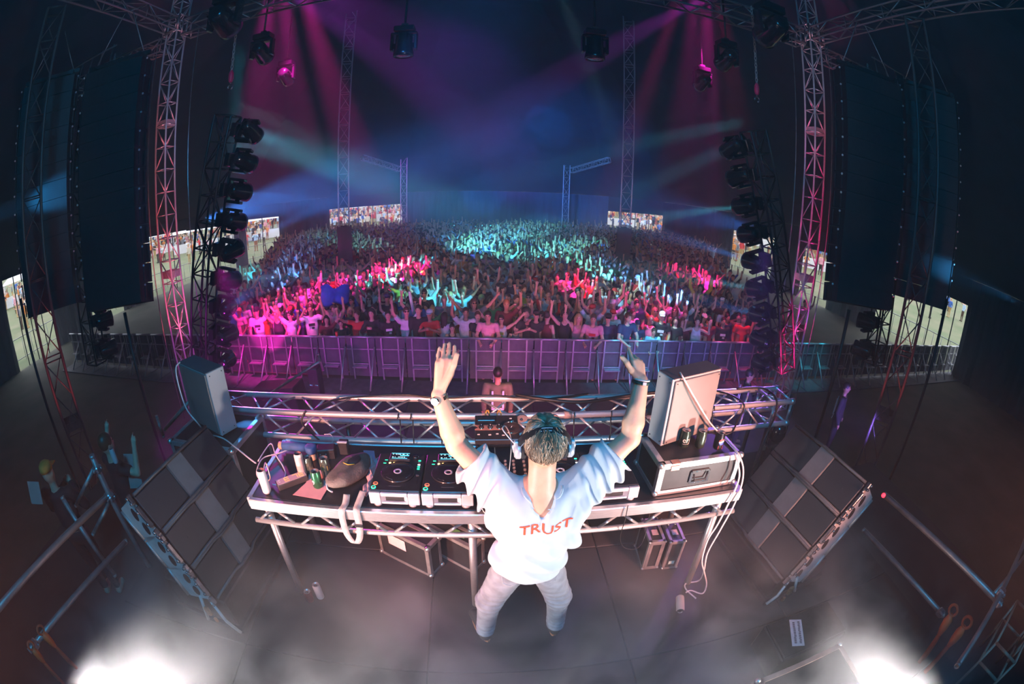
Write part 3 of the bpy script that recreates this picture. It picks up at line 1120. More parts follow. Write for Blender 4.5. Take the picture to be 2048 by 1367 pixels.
# moving heads hung below the roof girders
DOWN = Matrix.Rotation(pi, 4, 'X')
hung = [(-10.0, 9.2, 6.15, 'bell shaped moving head hanging nose down above the crowd, left of the middle', (0, 1, .3), 1.15),
        (13.9, 9.2, 6.15, 'bell shaped moving head hanging nose down above the crowd, right of the middle', (0, 1, .3), 1.15),
        (-33.7, 8.6, 6.85, 'big round moving head under the left end of the front girder', None, 1.5),
        (36.8, 8.6, 6.85, 'big round moving head under the right end of the front girder', None, 1.5),
        (-28.1, 10.2, 6.5, 'moving head second from the left roof tower under the front girder', None, 1.2),
        (30.6, 10.2, 6.5, 'moving head second from the right roof tower under the front girder', None, 1.2),
        (-24.7, 12.0, 6.3, 'small moving head in purple haze third from the left roof tower', None, 1.1),
        (27.4, 12.0, 6.3, 'small moving head in purple haze third from the right roof tower', None, 1.1)]
for a, d, z, lab, off, s in hung:
    P = polar(a, d, z)
    aim = P + Vector((0, .12, -3)) if s == 1.15 else P + Vector((0, 6, -2.2))
    moving_head('hung_moving_head', lab, Matrix.Translation(P) @ DOWN, aim, 'moving heads under the front girder', s=s)
    c = thing('lamp_hanger', 'black drop bar holding the ' + lab.split(' head')[0] + ' head at ' + ('left' if a < 0 else 'right') + (' near the middle' if abs(a) < 15 else ' near tower %d' % (1 + (abs(a) < 32) + (abs(a) < 27.5))), 'hanger', (P.x, P.y, P.z))
    bar('drop_bar', (0, 0, 0), (0, 0, 7.05 - P.z + (0 if d < 9.5 else .6)), .024, BLACKM, c, 8)
    q = MB()
    q.box((0, 0, .04), (.14, .1, .08), ch=.01)
    q.build('clamp', BLACKM, c)

# ------------------------------------------------------------------ loudspeaker columns
PAB = mat('loudspeaker black', (0.012, 0.013, 0.016), 0.55, var=0.25, scale=10)
PIN = mat('pin glint white', (0.75, 0.72, 0.72), 0.35, 0.2, var=.05, scale=30)  # bright glints of the metal pins put in as white colour


def array_mesh(w, d, h):
    c = MB()
    # trapezoid cabinet: deeper at the front
    c.add([(-w / 2, d / 2, -h / 2), (w / 2, d / 2, -h / 2), (w / 2, d / 2, h / 2), (-w / 2, d / 2, h / 2),
           (-w * .46, -d / 2, -h * .49), (w * .46, -d / 2, -h * .49), (w * .46, -d / 2, h * .49), (-w * .46, -d / 2, h * .49)],
          [(0, 3, 2, 1), (4, 5, 6, 7), (0, 1, 5, 4), (1, 2, 6, 5), (2, 3, 7, 6), (3, 0, 4, 7)])
    c.box((0, d / 2 + .012, 0), (w * .98, .02, h * .9), ch=.008)
    for s in (-1, 1):
        c.box((s * (w / 2 + .012), d * .3, 0), (.02, .05, h * .8))
        c.box((s * (w / 2 + .012), -d * .3, 0), (.02, .05, h * .8))
    p = MB()
    for s in (-1, 1):
        p.sphere((s * (w * .5 + .03), -d * .38, h * .35), .022, 8, 6)
    return c.mesh('speaker_cabinet', PAB), p.mesh('pin', PIN)


def pa_column(label, az, d, zb, zt, w, depth, face, curve, group):
    n = 13
    h = (zt - zb) / n
    cm, pm = array_mesh(w, depth, h * .995)
    P = polar(az, d, 0)
    t = thing('speaker_column', label, 'loudspeaker', (P.x, P.y, zb), face, group)
    y, z, tilt = 0, (zt - zb) - h / 2, 0
    for i in range(n):
        tl = -curve * max(0, (i - n + 6) / 6) ** 1.6
        o = link('speaker_cabinet', cm, t, (0, y, z), (tl, 0, 0))
        link('pin', pm, o)
        y -= sin(-tl) * h
        z -= cos(tl) * h
    q = MB()
    for s in (-1, 1):
        q.box((s * w * .4, 0, zt - zb + .06), (.06, depth, .1))
    q.box((0, 0, zt - zb + .14), (w, .08, .08))
    q.build('fly_bar', BLACKM, t)
    for s in (-1, 1):
        bar('chain_leg', (s * w * .4, 0, zt - zb + .15), (s * .1, 0, zt - zb + 1.2), .012, STEEL, t)
    return t


pa_column('tall hung column of black loudspeakers nearest the left roof tower', -47.2, 9.2, 1.2, 5.75, 1.45, .55, radians(20), .30, 'hung loudspeaker columns')
pa_column('outer hung column of black loudspeakers at the far left', -56.6, 10.6, 1.35, 6.1, 1.45, .55, radians(42), .12, 'hung loudspeaker columns')
pa_column('tall hung column of black loudspeakers nearest the right roof tower', 49.1, 9.2, 1.3, 5.75, 1.45, .55, radians(-20), .30, 'hung loudspeaker columns')
pa_column('outer hung column of black loudspeakers at the far right', 57.3, 10.6, 1.55, 6.1, 1.45, .55, radians(-42), .12, 'hung loudspeaker columns')


# ------------------------------------------------------------------ chains, hooks, steel cables
def chain_hook(label, px, py_top, py_bot, d, hook=True):
    top, bot = at_d(px, py_top, d), at_d(px, py_bot, d)
    top = Vector((bot.x, bot.y, 7.1))
    t = thing('hoist_chain', label, 'chain', bot)
    L = top.z - bot.z
    q = MB()
    n = int(L / .09)
    for i in range(n):
        z = .25 + (L - .25) * i / n
        q.torus((0, 0, 0), .026, .008, 8, 4, Matrix.Translation((0, 0, z)) @ Matrix.Rotation((i % 2) * pi / 2, 4, 'Z') @ Matrix.Scale(1.9, 4, (0, 0, 1)), ax='X')
    tag(q.build('chain_links', STEEL, t), kind='stuff')
    q = MB()
    q.lathe([(.02, .26), (.05, .2), (.055, .1), (.045, .03), (.02, .0)], 10)
    q.build('hook_block', mat('pink lit hook block', (.8, .03, .12), .4, var=.1, scale=30), t)  # pink light on the hook block painted into its colour
    q = MB()
    q.torus((0, 0, -.09), .055, .016, 14, 6, ax='Y', a0=-1.2, a1=3.6)
    q.cyl((0, 0, -.04), (0, 0, .02), .016)
    q.build('hook', CHROME, t)
    return t


chain_hook('hoist chain with pink lit hook above the left ladder girder', 461, 90, 165, 9.0)
chain_hook('hoist chain with pink lit hook above the right ladder girder', 1514, 120, 190, 9.2)
chain_hook('thin hoist chain with pink lit hook behind the left loudspeaker column', 212, 190, 275, 12.0)
chain_hook('thin hoist chain with pink lit hook behind the right loudspeaker column', 1743, 240, 315, 12.0)
for a, d, zb, zt, lab in ((-36.9, 10.8, -2.2, 7.0, 'pale steel cable hanging between ladder girder and left roof tower'), (-42.2, 11.0, -2.2, 7.0, 'thin red lit cable hanging outside the left roof tower'),
                          (39.3, 10.8, -2.2, 7.0, 'steel cable hanging between ladder girder and right roof tower'), (44.0, 11.0, -2.2, 7.0, 'thin red lit cable hanging outside the right roof tower'),
                          (48.4, 8.4, -2.2, 1.3, 'dark cable dropping from the foot of the inner right loudspeaker column'), (-47.0, 8.4, -2.2, 1.2, 'dark cable dropping from the foot of the inner left loudspeaker column'),
                          (61.3, 9.6, -2.2, 1.9, 'thick black cable bundle below the outer right loudspeaker column'), (-61.2, 9.6, -2.2, 1.9, 'thick black cable bundle below the outer left loudspeaker column')):
    P = polar(a, d, 0)
    r = .035 if zt < 2 else .012
    q = MB()
    q.tube([(P.x, P.y, zb), (P.x + .01, P.y, (zb + zt) / 2), (P.x, P.y, zt)], r, 8)
    tag(q.build('drop_cable', CABLEB if r > .02 else STEEL), lab, 'cable')
# ------------------------------------------------------------------ side wings below stage level
WINGD = mat('wing deck plywood', (.045, .034, .030), .7, scale=1.5, col2=(.075, .055, .046), bump=.1, bscale=40)
for s, nm in ((-1, 'left'), (1, 'right')):
    x0, x1 = (-6.2, SX0 - .02) if s < 0 else (SX1 + .02, 6.6)
    q = MB()
    q.box(((x0 + x1) / 2, 0.6, -1.08), (x1 - x0, 7.2, .16))
    tag(q.build('floor_wing', WINGD), f'low {nm} wing platform beside the stage', None, None, 'structure')

# ------------------------------------------------------------------ the DJ table
DX0, DX1, DY0, DY1, DZ = -1.47, 1.68, 1.975, 2.70, 1.0
desk = thing('deck_table', 'long aluminium framed table with lattice front edge carrying the decks', 'table', ((DX0 + DX1) / 2, (DY0 + DY1) / 2, 0))
ox, oy = -(DX0 + DX1) / 2, -(DY0 + DY1) / 2
for i in range(2):
    q = MB()
    w = (DX1 - DX0) / 2
    q.box((DX0 + w * (i + .5) + ox, 0, DZ - .02), (w - .006, DY1 - DY0 - .05, .03), ch=.003)
    q.build('table_top', PLY, desk)
for y, nm in ((DY0, 'front'), (DY1, 'back')):
    q = MB()
    q.box((0, y + oy, DZ - .041), (DX1 - DX0, .04, .078), ch=.006)
    if y == DY0:
        for x in (-1.05, -.98, -.12, .32, .44, 1.1):
            q.cyl((x, y + oy - .021, DZ - .05), (x, y + oy - .0195, DZ - .05), .006, n=8)
    q.build('edge_beam', ALU2, desk)
    q = MB()
    q.cyl((DX0 + ox, y + oy, DZ - .185), (DX1 + ox, y + oy, DZ - .185), .019, n=12)
    q.build('lower_tube', ALU2, desk)
    x = DX0 + .03
    while x < DX1 - .2:
        bar('lattice_brace', (x + ox, y + oy, DZ - .18), (x + .115 + ox, y + oy, DZ - .08), .0095, ALU2, desk, 8)
        bar('lattice_brace', (x + .16 + ox, y + oy, DZ - .08), (x + .275 + ox, y + oy, DZ - .18), .0095, ALU2, desk, 8)
        x += .305
for x in (DX0, DX1):
    q = MB()
    q.box((x + ox, 0, DZ - .041), (.04, DY1 - DY0, .078), ch=.006)
    q.build('end_beam', ALU2, desk)
for x in (DX0 + .08, -.055, DX1 - .1):
    for y in (DY0 + .07, DY1 - .07):
        q = MB()
        q.cyl((x + ox, y + oy, 0), (x + ox, y + oy, DZ - .08), .026, n=14)
        q.build('leg', ALU2, desk)


# ------------------------------------------------------------------ flight cases
def flight_case(name, label, loc, rz, w, d, h, body=None, e=.035, handle=('-y',), ball=.022, lid=.0, group=None, metal=None, label_side=None, latch=True, cat='flight case'):
    """origin at the near left lower corner's footprint centre"""
    metal = metal or ALU2
    body = body or mat('black case laminate', (.022, .021, .023), .45, var=.25, scale=12, bump=.05, bscale=150)
    t = thing(name, label, cat, loc, rz, group)
    q = MB()
    q.box((0, 0, h / 2), (w - .01, d - .01, h - .01))
    q.build('body', body, t)
    for k, (dx, dy) in enumerate(((-1, -1), (1, -1), (1, 1), (-1, 1))):
        q = MB()
        q.box((dx * (w / 2 - e / 2), dy * d / 2, h / 2), (e, .004, h))
        q.box((dx * w / 2, dy * (d / 2 - e / 2), h / 2), (.004, e, h))
        q.build('corner_rail', metal, t)
    for z in (0, h):
        for s in (-1, 1):
            zz = e / 2 if z == 0 else h - e / 2
            q = MB()
            q.box((0, s * d / 2, zz), (w, .005, e))
            q.box((0, s * (d / 2 - e / 2), z), (w, e, .005))
            q.build('edge_rail', metal, t)
            q = MB()
            q.box((s * w / 2, 0, zz), (.005, d, e))
            q.box((s * (w / 2 - e / 2), 0, z), (e, d, .005))
            q.build('edge_rail', metal, t)
    bm_ = MB()
    bm_.sphere((0, 0, 0), ball, 12, 8)
    bme = bm_.mesh('ball_corner', mat('steel ball corner', (.62, .60, .58), .3, .9, var=.1, scale=30))
    for x in (-1, 1):
        for y in (-1, 1):
            for z in (ball * .75, h - ball * .35):
                link('ball_corner', bme, t, (x * (w / 2 - ball * .2), y * (d / 2 - ball * .2), z))
    for hd in handle:
        hw, hh = min(.13, w * .45), min(.085, h * .42)
        M = Matrix.Translation((0, -d / 2 - .003, h * .48)) if hd == '-y' else (Matrix.Translation((-w / 2 - .003, 0, h * .5)) @ Matrix.Rotation(-pi / 2, 4, 'Z'))
        q = MB()
        for (cx_, cz_, sx_, sz_) in ((0, hh / 2, hw, .018), (0, -hh / 2, hw, .018), (-hw / 2, 0, .018, hh), (hw / 2, 0, .018, hh)):
            q.box((cx_, 0, cz_), (sx_, .008, sz_), M, ch=.002)
        for k in range(5):
            for s in (-1, 1):
                q.sphere((hw * (k / 4 - .5), -.005, s * hh / 2), .004, 6, 4, M)
        hp = q.build('handle_plate', CHROME, t)
        q = MB()
        q.tube([M @ Vector((-hw * .4, -.008, hh * .3)), M @ Vector((-hw * .3, -.012, -hh * .22)), M @ Vector((hw * .3, -.012, -hh * .22)), M @ Vector((hw * .4, -.008, hh * .3))], .006, 8)
        q.build('grip', RUBBER, hp)
    if latch:
        q = MB()
        q.box((-w * .33, -d / 2 + .012, h + .004), (.06, .045, .008), ch=.002)
        q.box((-w * .33, -d / 2 - .004, h - .03), (.06, .008, .035), ch=.002)
        q.build('latch', mat('copper toned latch', (.62, .36, .28), .4, .7, var=.1, scale=40), t)
    return t


flight_case('flight_case', 'low black flight case with metal edges on the right end of the table', (1.046 + .299, 2.04 + .18, 1.002), radians(2.2), .598, .359, .235)
flight_case('rack_case', 'tall black flight case at the left end of the table under the silver panel', (-2.2, 2.80, 0), radians(-3), .70, .58, .985, handle=(), e=.04, ball=.026, latch=False)
c1 = flight_case('flight_case', 'wide flight case with a pink paper taped to its side, under the table', (0, 0, 0), radians(-30.7), .50, .156, .33, handle=(), latch=False, metal=STEEL, e=.03)
u, v = Vector((cos(radians(-30.7)), sin(radians(-30.7)), 0)), Vector((-sin(radians(-30.7)), cos(radians(-30.7)), 0))
c1.location = Vector((-.389, 2.313, 0)) - u * .25 + v * .078
q = MB()
q.box((-.05, -.081, .235), (.17, .003, .11))
q.build('paper_label', mat('pink paper', (.82, .56, .56), .8, var=.08, scale=30), c1)
a = radians(-36.4)
u, v = Vector((cos(a), sin(a), 0)), Vector((-sin(a), cos(a), 0))
c2 = flight_case('flight_case', 'narrow flight case with a green tape label on top, under the table', Vector((-.07, 2.36, 0)) - u * .23 + v * .075, a, .46, .15, .29, handle=(), latch=False, metal=STEEL, e=.03)
for x in (.02, .09):
    q = MB()
    q.box((x, 0, .2935), (.055, .05, .003))
    q.build('tape_label', GREENL, c2)
for i, (x, y, lab) in enumerate(((1.259, 2.264, 'small upright flight case with an oval grip, left of the pair under the table'), (1.42, 2.233, 'small upright flight case with a pale sticker, right of the pair under the table'))):
    t = flight_case('flight_case', lab, (x + .068, y + .14, 0), radians(-3.5), .132, .28, .318, handle=(), latch=False, metal=STEEL, e=.022, ball=.012)
    q = MB()
    if i == 0:
        for s in (-1, 1):
            q.box((s * .045, -.143, .16), (.022, .006, .27), ch=.002)
        q.box((0, -.143, .3), (.1, .006, .02)); q.box((0, -.143, .025), (.1, .006, .02))
        q.build('grip_plate', STEEL, t)
    else:
        q.box((0, -.143, .08), (.05, .003, .035))
        q.build('sticker', mat('pale green sticker', (.45, .62, .55), .7, var=.05, scale=20), t)
    q = MB()
    for k in (-1, 1):
        q.sphere((k * .03, .06, .325), .012, 8, 6)
    q.build('lid_catch', CHROME, t)
    q = MB()
    q.box((0, -.03, .3205), (.05, .06, .003))
    q.build('lid_label', mat('lid label', (.6, .42, .38) if i == 0 else (.12, .2, .2), .7, var=.1, scale=20), t)

# ------------------------------------------------------------------ silver panels standing on the cases
SILV = mat('silver painted sheet', (.56, .55, .55), .42, .35, var=.06, scale=5)
SILVF = mat('grey mesh front', (.24, .225, .215), .5, .4, var=.10, scale=3, bump=.25, bscale=500)
SILT = mat('dark top sheet', (.16, .12, .13), .5, .3, var=.1, scale=6)


def silver_panel(label, near, head, w, d, h, sgn):
    """upright cabinet; near: lower near corner, front runs along the heading"""
    u, v = Vector((cos(head), sin(head), 0)), Vector((-sin(head), cos(head), 0))
    c = Vector(near) + u * (w / 2) * sgn + v * d / 2
    t = thing('silver_cabinet', label, 'cabinet', c, head, 'silver cabinets beside the decks')
    q = MB()
    q.box((0, .006, h / 2), (w, d - .012, h - .004), ch=.004)
    q.build('housing', SILV, t)
    q = MB()
    q.box((0, -d / 2 + .004, h / 2), (w - .03, .012, h - .03), ch=.003)
    q.build('front_mesh', SILVF, t)
    q = MB()
    q.box((0, 0, h + .001), (w - .006, d - .006, .006), ch=.002)
    q.build('top_plate', SILT, t)
    q = MB()
    for s in (-1, 1):
        for z in (.03, h - .03):
            q.sphere((s * (w / 2 + .001), -d * .3, z), .005, 6, 4)
            q.sphere((s * (w / 2 + .001), d * .35, z), .005, 6, 4)
            q.sphere((s * (w / 2 - .03), -d / 2 - .003, z), .004, 6, 4)
    tag(q.build('screw', RUBBER, t), kind='stuff')
    return t


silver_panel('flat silver cabinet standing on the tall left case, bright side to the decks', (-2.047, 2.645, 1.0), radians(-25.4), .494, .186, .536, -1)
silver_panel('flat silver cabinet standing on the right flight case behind three cans', (1.112, 2.19, 1.255), radians(18.9), .434, .153, .46, 1)

# ------------------------------------------------------------------ front box truss
def box_truss():
    t = thing('front_truss', 'horizontal aluminium box truss in front of the table, cables strapped along it', 'truss', (0.45, 3.02, 0))
    X0, X1, ya, yb, za, zb = -2.85, 2.43, 0.0, .29, 1.05, .82
    for y in (ya, yb):
        for z in (za, zb):
            bar('chord', (X0, y, z), (X1, y, z), .0255, ALU, t, 14)
    n = 10
    for (y0, z0, y1, z1) in ((ya, za, ya, zb), (yb, za, yb, zb), (ya, za, yb, za), (ya, zb, yb, zb)):
        for i in range(n):
            xs, xe = X0 + .07 + (X1 - X0 - .14) * i / n, X0 + .07 + (X1 - X0 - .14) * (i + 1) / n
            xm = (xs + xe) / 2
            bar('brace', (xs, y0, z0), (xm - .02, y1, z1), .009, ALU, t, 8)
            bar('brace', (xm + .02, y1, z1), (xe, y0, z0), .009, ALU, t, 8)
    for x in (X0, X1 - .0, X1 - .22):
        for (p0, p1) in (((ya, za), (ya, zb)), ((yb, za), (yb, zb)), ((ya, za), (yb, za)), ((ya, zb), (yb, zb))):
            bar('end_frame', (x, *p0), (x, *p1), .013, ALU, t, 8)
    for x in (X0, X1):
        for y in (ya, yb):
            for z in (za, zb):
                q = MB()
                q.cyl((x - .02, y, z), (x + .025, y, z), .031, n=12)
                q.build('coupler', ALU2, t)
    for x in (-.43, .04, .2, -.42 + 1.3):
        q = MB()
        q.cyl((x, ya, za), (x + .06, ya, za), .0285, n=12)
        q.build('tape_band', mat('grey gaffer tape', (.32, .24, .22), .7, var=.1, scale=40), t)
    for x in (-1.6, 2.2):
        for y in (ya, yb):
            bar('stand_leg', (x, y, 0), (x, y, zb), .022, BLACKM, t, 8)
    return t


box_truss()
# cables over the truss
def droop(name, label, pts, r=.008, m=CABLEB):
    return cable(name, pts, r, m, label, 'cable')


droop('truss_cable', 'black cable lying in waves along the far top tube of the truss', [(-1.35, 3.02, 1.06), (-1.2, 3.15, 1.10), (-.95, 3.27, 1.085), (-.6, 3.31, 1.085), (-.3, 3.25, 1.09), (.1, 3.3, 1.085), (.5, 3.22, 1.09), (.9, 3.3, 1.088)])
droop('truss_cable', 'black cable looping from the near tube down to the lower tube', [(-1.38, 3.0, 1.085), (-1.42, 2.96, 1.0), (-1.36, 2.97, .9), (-1.3, 3.0, .80)])
droop('truss_cable', 'thick black cable bunch tied over the right half of the truss', [(.3, 3.3, 1.09), (.5, 3.2, 1.1), (.8, 3.15, 1.09), (1.15, 3.2, 1.1), (1.5, 3.28, 1.09), (1.75, 3.25, 1.085)], .014)
droop('truss_cable', 'black cable hanging off the right end of the truss', [(2.35, 3.28, 1.09), (2.62, 3.22, 1.11), (2.66, 3.02, 1.09), (2.66, 2.97, .95), (2.62, 2.96, .8), (2.55, 2.9, .6), (2.5, 2.85, .02)], .011)
droop('truss_cable', 'black cable wound round the tubes near the right end', [(2.1, 3.28, 1.085), (2.2, 3.1, 1.11), (2.25, 2.96, 1.08), (2.22, 2.96, .95), (2.2, 3.0, .79), (2.0, 3.02, .78)], .009)
coil = thing('cable_coil', 'coil of black cable lying on the truss right of the silver cabinet', 'cable', (1.86, 3.13, 1.085))
q = MB()
for k in range(4):
    q.torus((0, 0, .012 * k), .13 - .008 * (k % 2), .008, 24, 6)
q.build('coil', CABLEB, coil)
for i, x in enumerate((-.62, -.52, -.3, .72, 1.02, 1.45, 1.95)):
    q = MB()
    q.tube([(x, 2.972, 1.05), (x + .005, 3.0, 1.08), (x + .01, 3.03, 1.05), (x + .012, 2.99, .94), (x + .01, 2.965, .82), (x, 3.0, .79)], .005, 6)
    tag(q.build('tie_cable', CABLEB), f'thin black tie cable round the truss, {ORD[i] if i else "first"} from the left', 'cable', 'tie cables on the truss')

# ------------------------------------------------------------------ line array stacks beside the table
def stack(label, P0, head, flip, w, hs, tilts, dp):
    """cabinets stacked and tilted back; P0 upper near front corner"""
    t = thing('speaker_stack', label, 'loudspeaker', P0)
    u = Vector((sin(head), cos(head), 0))
    nr = Vector((cos(head), -sin(head), 0)) * flip
    p = Vector((0, 0, 0))
    for i, (h, tl) in enumerate(zip(hs, tilts)):
        dn = Vector((0, 0, -1)) * cos(tl) + nr * sin(tl)
        fr = nr * cos(tl) + Vector((0, 0, 1)) * sin(tl)
        # local: x along u, y along -dn (up), z along fr
        up = -dn
        o = p + dn * h
        X = u
        M = Matrix(((X.x, up.x, fr.x, o.x), (X.y, up.y, fr.y, o.y), (X.z, up.z, fr.z, o.z), (0, 0, 0, 1)))
        cab = bpy.data.objects.new('speaker_cabinet', None)
        g = .008
        q = MB()
        q.box((w / 2, h / 2, -dp / 2 - .03), (w - .03, h - 2 * g, dp - .02), ch=.01)
        cab = q.build('speaker_cabinet', BLACK, t)
        cab.location = o
        cab.rotation_euler = M.to_euler()
        if M.to_3x3().determinant() < 0:
            M2 = Matrix(((-X.x, up.x, fr.x, (o + X * w).x), (-X.y, up.y, fr.y, (o + X * w).y), (-X.z, up.z, fr.z, (o + X * w).z), (0, 0, 0, 1)))
            cab.location = M2.to_translation()
            cab.rotation_euler = M2.to_euler()
        neg = M.to_3x3().determinant() < 0
        near = 0 if not neg else w
        cx_ = w / 2
        gl = (w - .17) / 2
        for s in (-1, 1):
            q = MB()
            q.box((cx_ + s * (.085 + gl / 2), h / 2, -.018), (gl - .012, h - .05, .02), ch=.005)
            q.cyl((cx_ + s * (.085 + gl * .62), h * .5, -.01), (cx_ + s * (.085 + gl * .62), h * .5, -.004), .008, n=8)
            q.build('grille', GRILLE, cab)
        q = MB()
        q.prism([(cx_ - .085, g), (cx_ + .085, g), (cx_ + .085, h - g), (cx_ - .085, h - g)], -.02, .012)
        for y in (.06, h - .06):
            q.cyl((cx_ + .05, y, .012), (cx_ + .05, y, .0135), .008, n=8)
            q.cyl((cx_ - .05, y, .012), (cx_ - .05, y, .0135), .008, n=8)
        q.build('waveguide', WAVEG, cab)
        for y in (g, h - g):
            q = MB()
            q.tube([(0.01, y, -.012), (cx_ - .16, y, -.012), (cx_ - .085, y, .02), (cx_ + .085, y, .02), (cx_ + .16, y, -.012), (w - .01, y, -.012)], .013, 6)
            q.build('bumper', mat('dark grey edge bumper', (.05, .055, .06), .5, var=.15, scale=30), cab)
        # end plate with leaf shaped holes towards the camera
        ex = near
        sg = -1 if not neg else 1
        pl = MB()
        pl.box((ex + sg * .008, h / 2, -dp * .52), (.014, h - .012, dp * .8), ch=.003)
        pl_o = pl.build('end_plate', PLATE, cab)
        q = MB()
        for k, yy in enumerate((.3, .68)):
            pts = []
            for a_ in range(12):
                an = 2 * pi * a_ / 12
                rr = .052 * (1 - .35 * cos(an))
                pts.append((rr * cos(an) * .62, rr * sin(an) * .95))
            Mh = Matrix.Translation((ex + sg * .0155, h * yy, -dp * .50)) @ Matrix.Rotation(pi / 2, 4, 'Y') @ Matrix.Rotation(.5, 4, 'Z')
            q.prism(pts, -.001, .001, Mh)
        q.build('leaf_hole', RUBBER, pl_o)
        q = MB()
        for yy, hh in ((h * .5, h * .52), (h * .06, .07), (h * .94, .07)):
            q.box((ex + sg * .022, yy, -.03), (.035, hh, .03), ch=.006)
            q.cyl((ex + sg * .04, yy - hh * .3, -.02), (ex + sg * .055, yy - hh * .3, -.02), .011, n=10)
            q.cyl((ex + sg * .04, yy + hh * .3, -.03), (ex + sg * .055, yy + hh * .3, -.03), .011, n=10)
        q.build('rigging_link', mat('rigging steel', (.33, .34, .36), .25, .9, var=.3, scale=20), cab)
        q = MB()
        q.cyl((ex + sg * .02, .02, -dp * .95), (ex + sg * .02, h - .02, -dp * .95), .014, n=8)
        q.build('rear_rail', STEEL, cab)
        p = p + dn * h
    # dolly frame below
    q = MB()
    dn = Vector((0, 0, -1))
    b = p - nr * .12
    hb_ = P0[2] + p.z
    q.box((0, 0, 0), (.62, w * .97, hb_ - .06), Matrix.Translation(b + u * w / 2 + Vector((0, 0, -hb_ / 2)) - nr * .16) @ Matrix.Rotation(-head, 4, 'Z'), ch=.012)
    q.build('plinth', BLACK, t)
    q = MB()
    q.box((0, 0, 0), (.7, w * 1.02, .06), Matrix.Translation(b + u * w / 2 + Vector((0, 0, -hb_ + .03)) - nr * .16) @ Matrix.Rotation(-head, 4, 'Z'), ch=.01)
    q.build('dolly', BLACKM, t)
    for k in (-1, 1):
        q = MB()
        q.tube([b + Vector((0, 0, -.02)) - u * .02 + nr * .05 * k, b - u * .03 + Vector((0, 0, -hb_ * .6)) + nr * .1 * k, b - u * .025 + Vector((0, 0, -hb_ + .04)) + nr * (.16 * k + .02)], .013, 8)
        q.build('side_leg', PLATE, t)
    q = MB()
    q.box((0, 0, 0), (.05, .03, .09), Matrix.Translation(b - u * .04 + Vector((0, 0, -.16)) - nr * .04), ch=.01)
    q.box((0, 0, 0), (.03, .02, .05), Matrix.Translation(b - u * .045 + Vector((0, 0, -.24)) - nr * .0), ch=.006)
    q.build('buckle', mat('brass toned buckle', (.55, .28, .14), .35, .7, var=.2, scale=30), t)
    return t


stack('left stack of three tilted black loudspeaker cabinets beside the table', (-2.165, 1.578, 1.195), radians(6.9), 1, .936, (.305, .305, .305), (radians(35), radians(24), radians(15)), .34)
stack('right stack of three tilted black loudspeaker cabinets beyond the flight case', (2.72, 1.685, 1.06), radians(-5.7), -1, .946, (.322, .322, .322), (radians(42), radians(35), radians(28)), .33)
for p, lab in ((at_z(1767, 990, 1.08), 'red'),):
    q = MB()
    q.sphere((0, 0, 0), .018, 8, 6)
    o = q.build('marker_light', glow('red marker', (1, .02, .04), 5), None, p)
    tag(o, 'tiny red marker light on the corner of the right loudspeaker stack', 'light')

# ------------------------------------------------------------------ scaffold rails at the stage sides
def pipe(label, pts, r=.024, m=STEEL, clamps=(), grp=None):
    t = thing('scaffold_pipe', label, 'pipe', pts[0], group=grp)
    pts = [Vector(p) - Vector(pts[0]) for p in pts]
    bar('tube', pts[0], pts[-1], r, m, t, 10)
    for c in clamps:
        p = pts[0].lerp(pts[-1], c)
        q = MB()
        q.box((0, 0, 0), (.075, .075, .06), ch=.012)
        q.cyl((-.05, .02, 0), (.05, .02, 0), .01, n=8)
        q.sphere((.0, -.045, .0), .018, 8, 6)
        q.build('clamp', mat('scaffold clamp', (.48, .36, .36), .4, .8, var=.2, scale=30), t, p)
    for e in (pts[0], pts[-1]):
        q = MB()
        q.lathe([(r * 1.03, -.012), (r * 1.03, .012), (r * .6, .012), (r * .6, -.012)], 10)
        q.build('pipe_collar', m, t, e, (pts[-1] - pts[0]).to_track_quat('Z', 'Y').to_euler())
    return t


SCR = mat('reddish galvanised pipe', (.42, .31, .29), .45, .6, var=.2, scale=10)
XL, XR = -2.95, 3.35
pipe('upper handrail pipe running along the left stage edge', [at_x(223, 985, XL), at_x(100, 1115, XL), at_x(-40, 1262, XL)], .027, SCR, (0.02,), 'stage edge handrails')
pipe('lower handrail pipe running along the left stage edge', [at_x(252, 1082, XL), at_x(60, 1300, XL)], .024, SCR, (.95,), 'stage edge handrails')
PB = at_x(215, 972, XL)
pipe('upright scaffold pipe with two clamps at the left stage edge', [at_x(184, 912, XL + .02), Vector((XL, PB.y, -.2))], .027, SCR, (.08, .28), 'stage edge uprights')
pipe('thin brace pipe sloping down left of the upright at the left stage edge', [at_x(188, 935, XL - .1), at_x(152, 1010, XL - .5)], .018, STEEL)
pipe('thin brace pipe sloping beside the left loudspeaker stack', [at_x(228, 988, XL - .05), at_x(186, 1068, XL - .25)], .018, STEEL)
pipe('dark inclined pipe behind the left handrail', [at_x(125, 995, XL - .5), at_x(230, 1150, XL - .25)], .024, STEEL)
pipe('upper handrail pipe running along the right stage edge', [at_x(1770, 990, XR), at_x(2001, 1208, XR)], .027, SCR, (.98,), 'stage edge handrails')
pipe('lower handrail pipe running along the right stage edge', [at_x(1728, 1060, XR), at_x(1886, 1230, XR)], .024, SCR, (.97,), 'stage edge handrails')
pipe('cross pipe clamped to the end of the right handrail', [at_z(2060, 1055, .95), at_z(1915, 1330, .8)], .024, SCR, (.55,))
pipe('second cross pipe beside the clamped one at the right edge', [at_z(2050, 1110, .7), at_z(1985, 1190, .7)], .02, STEEL)
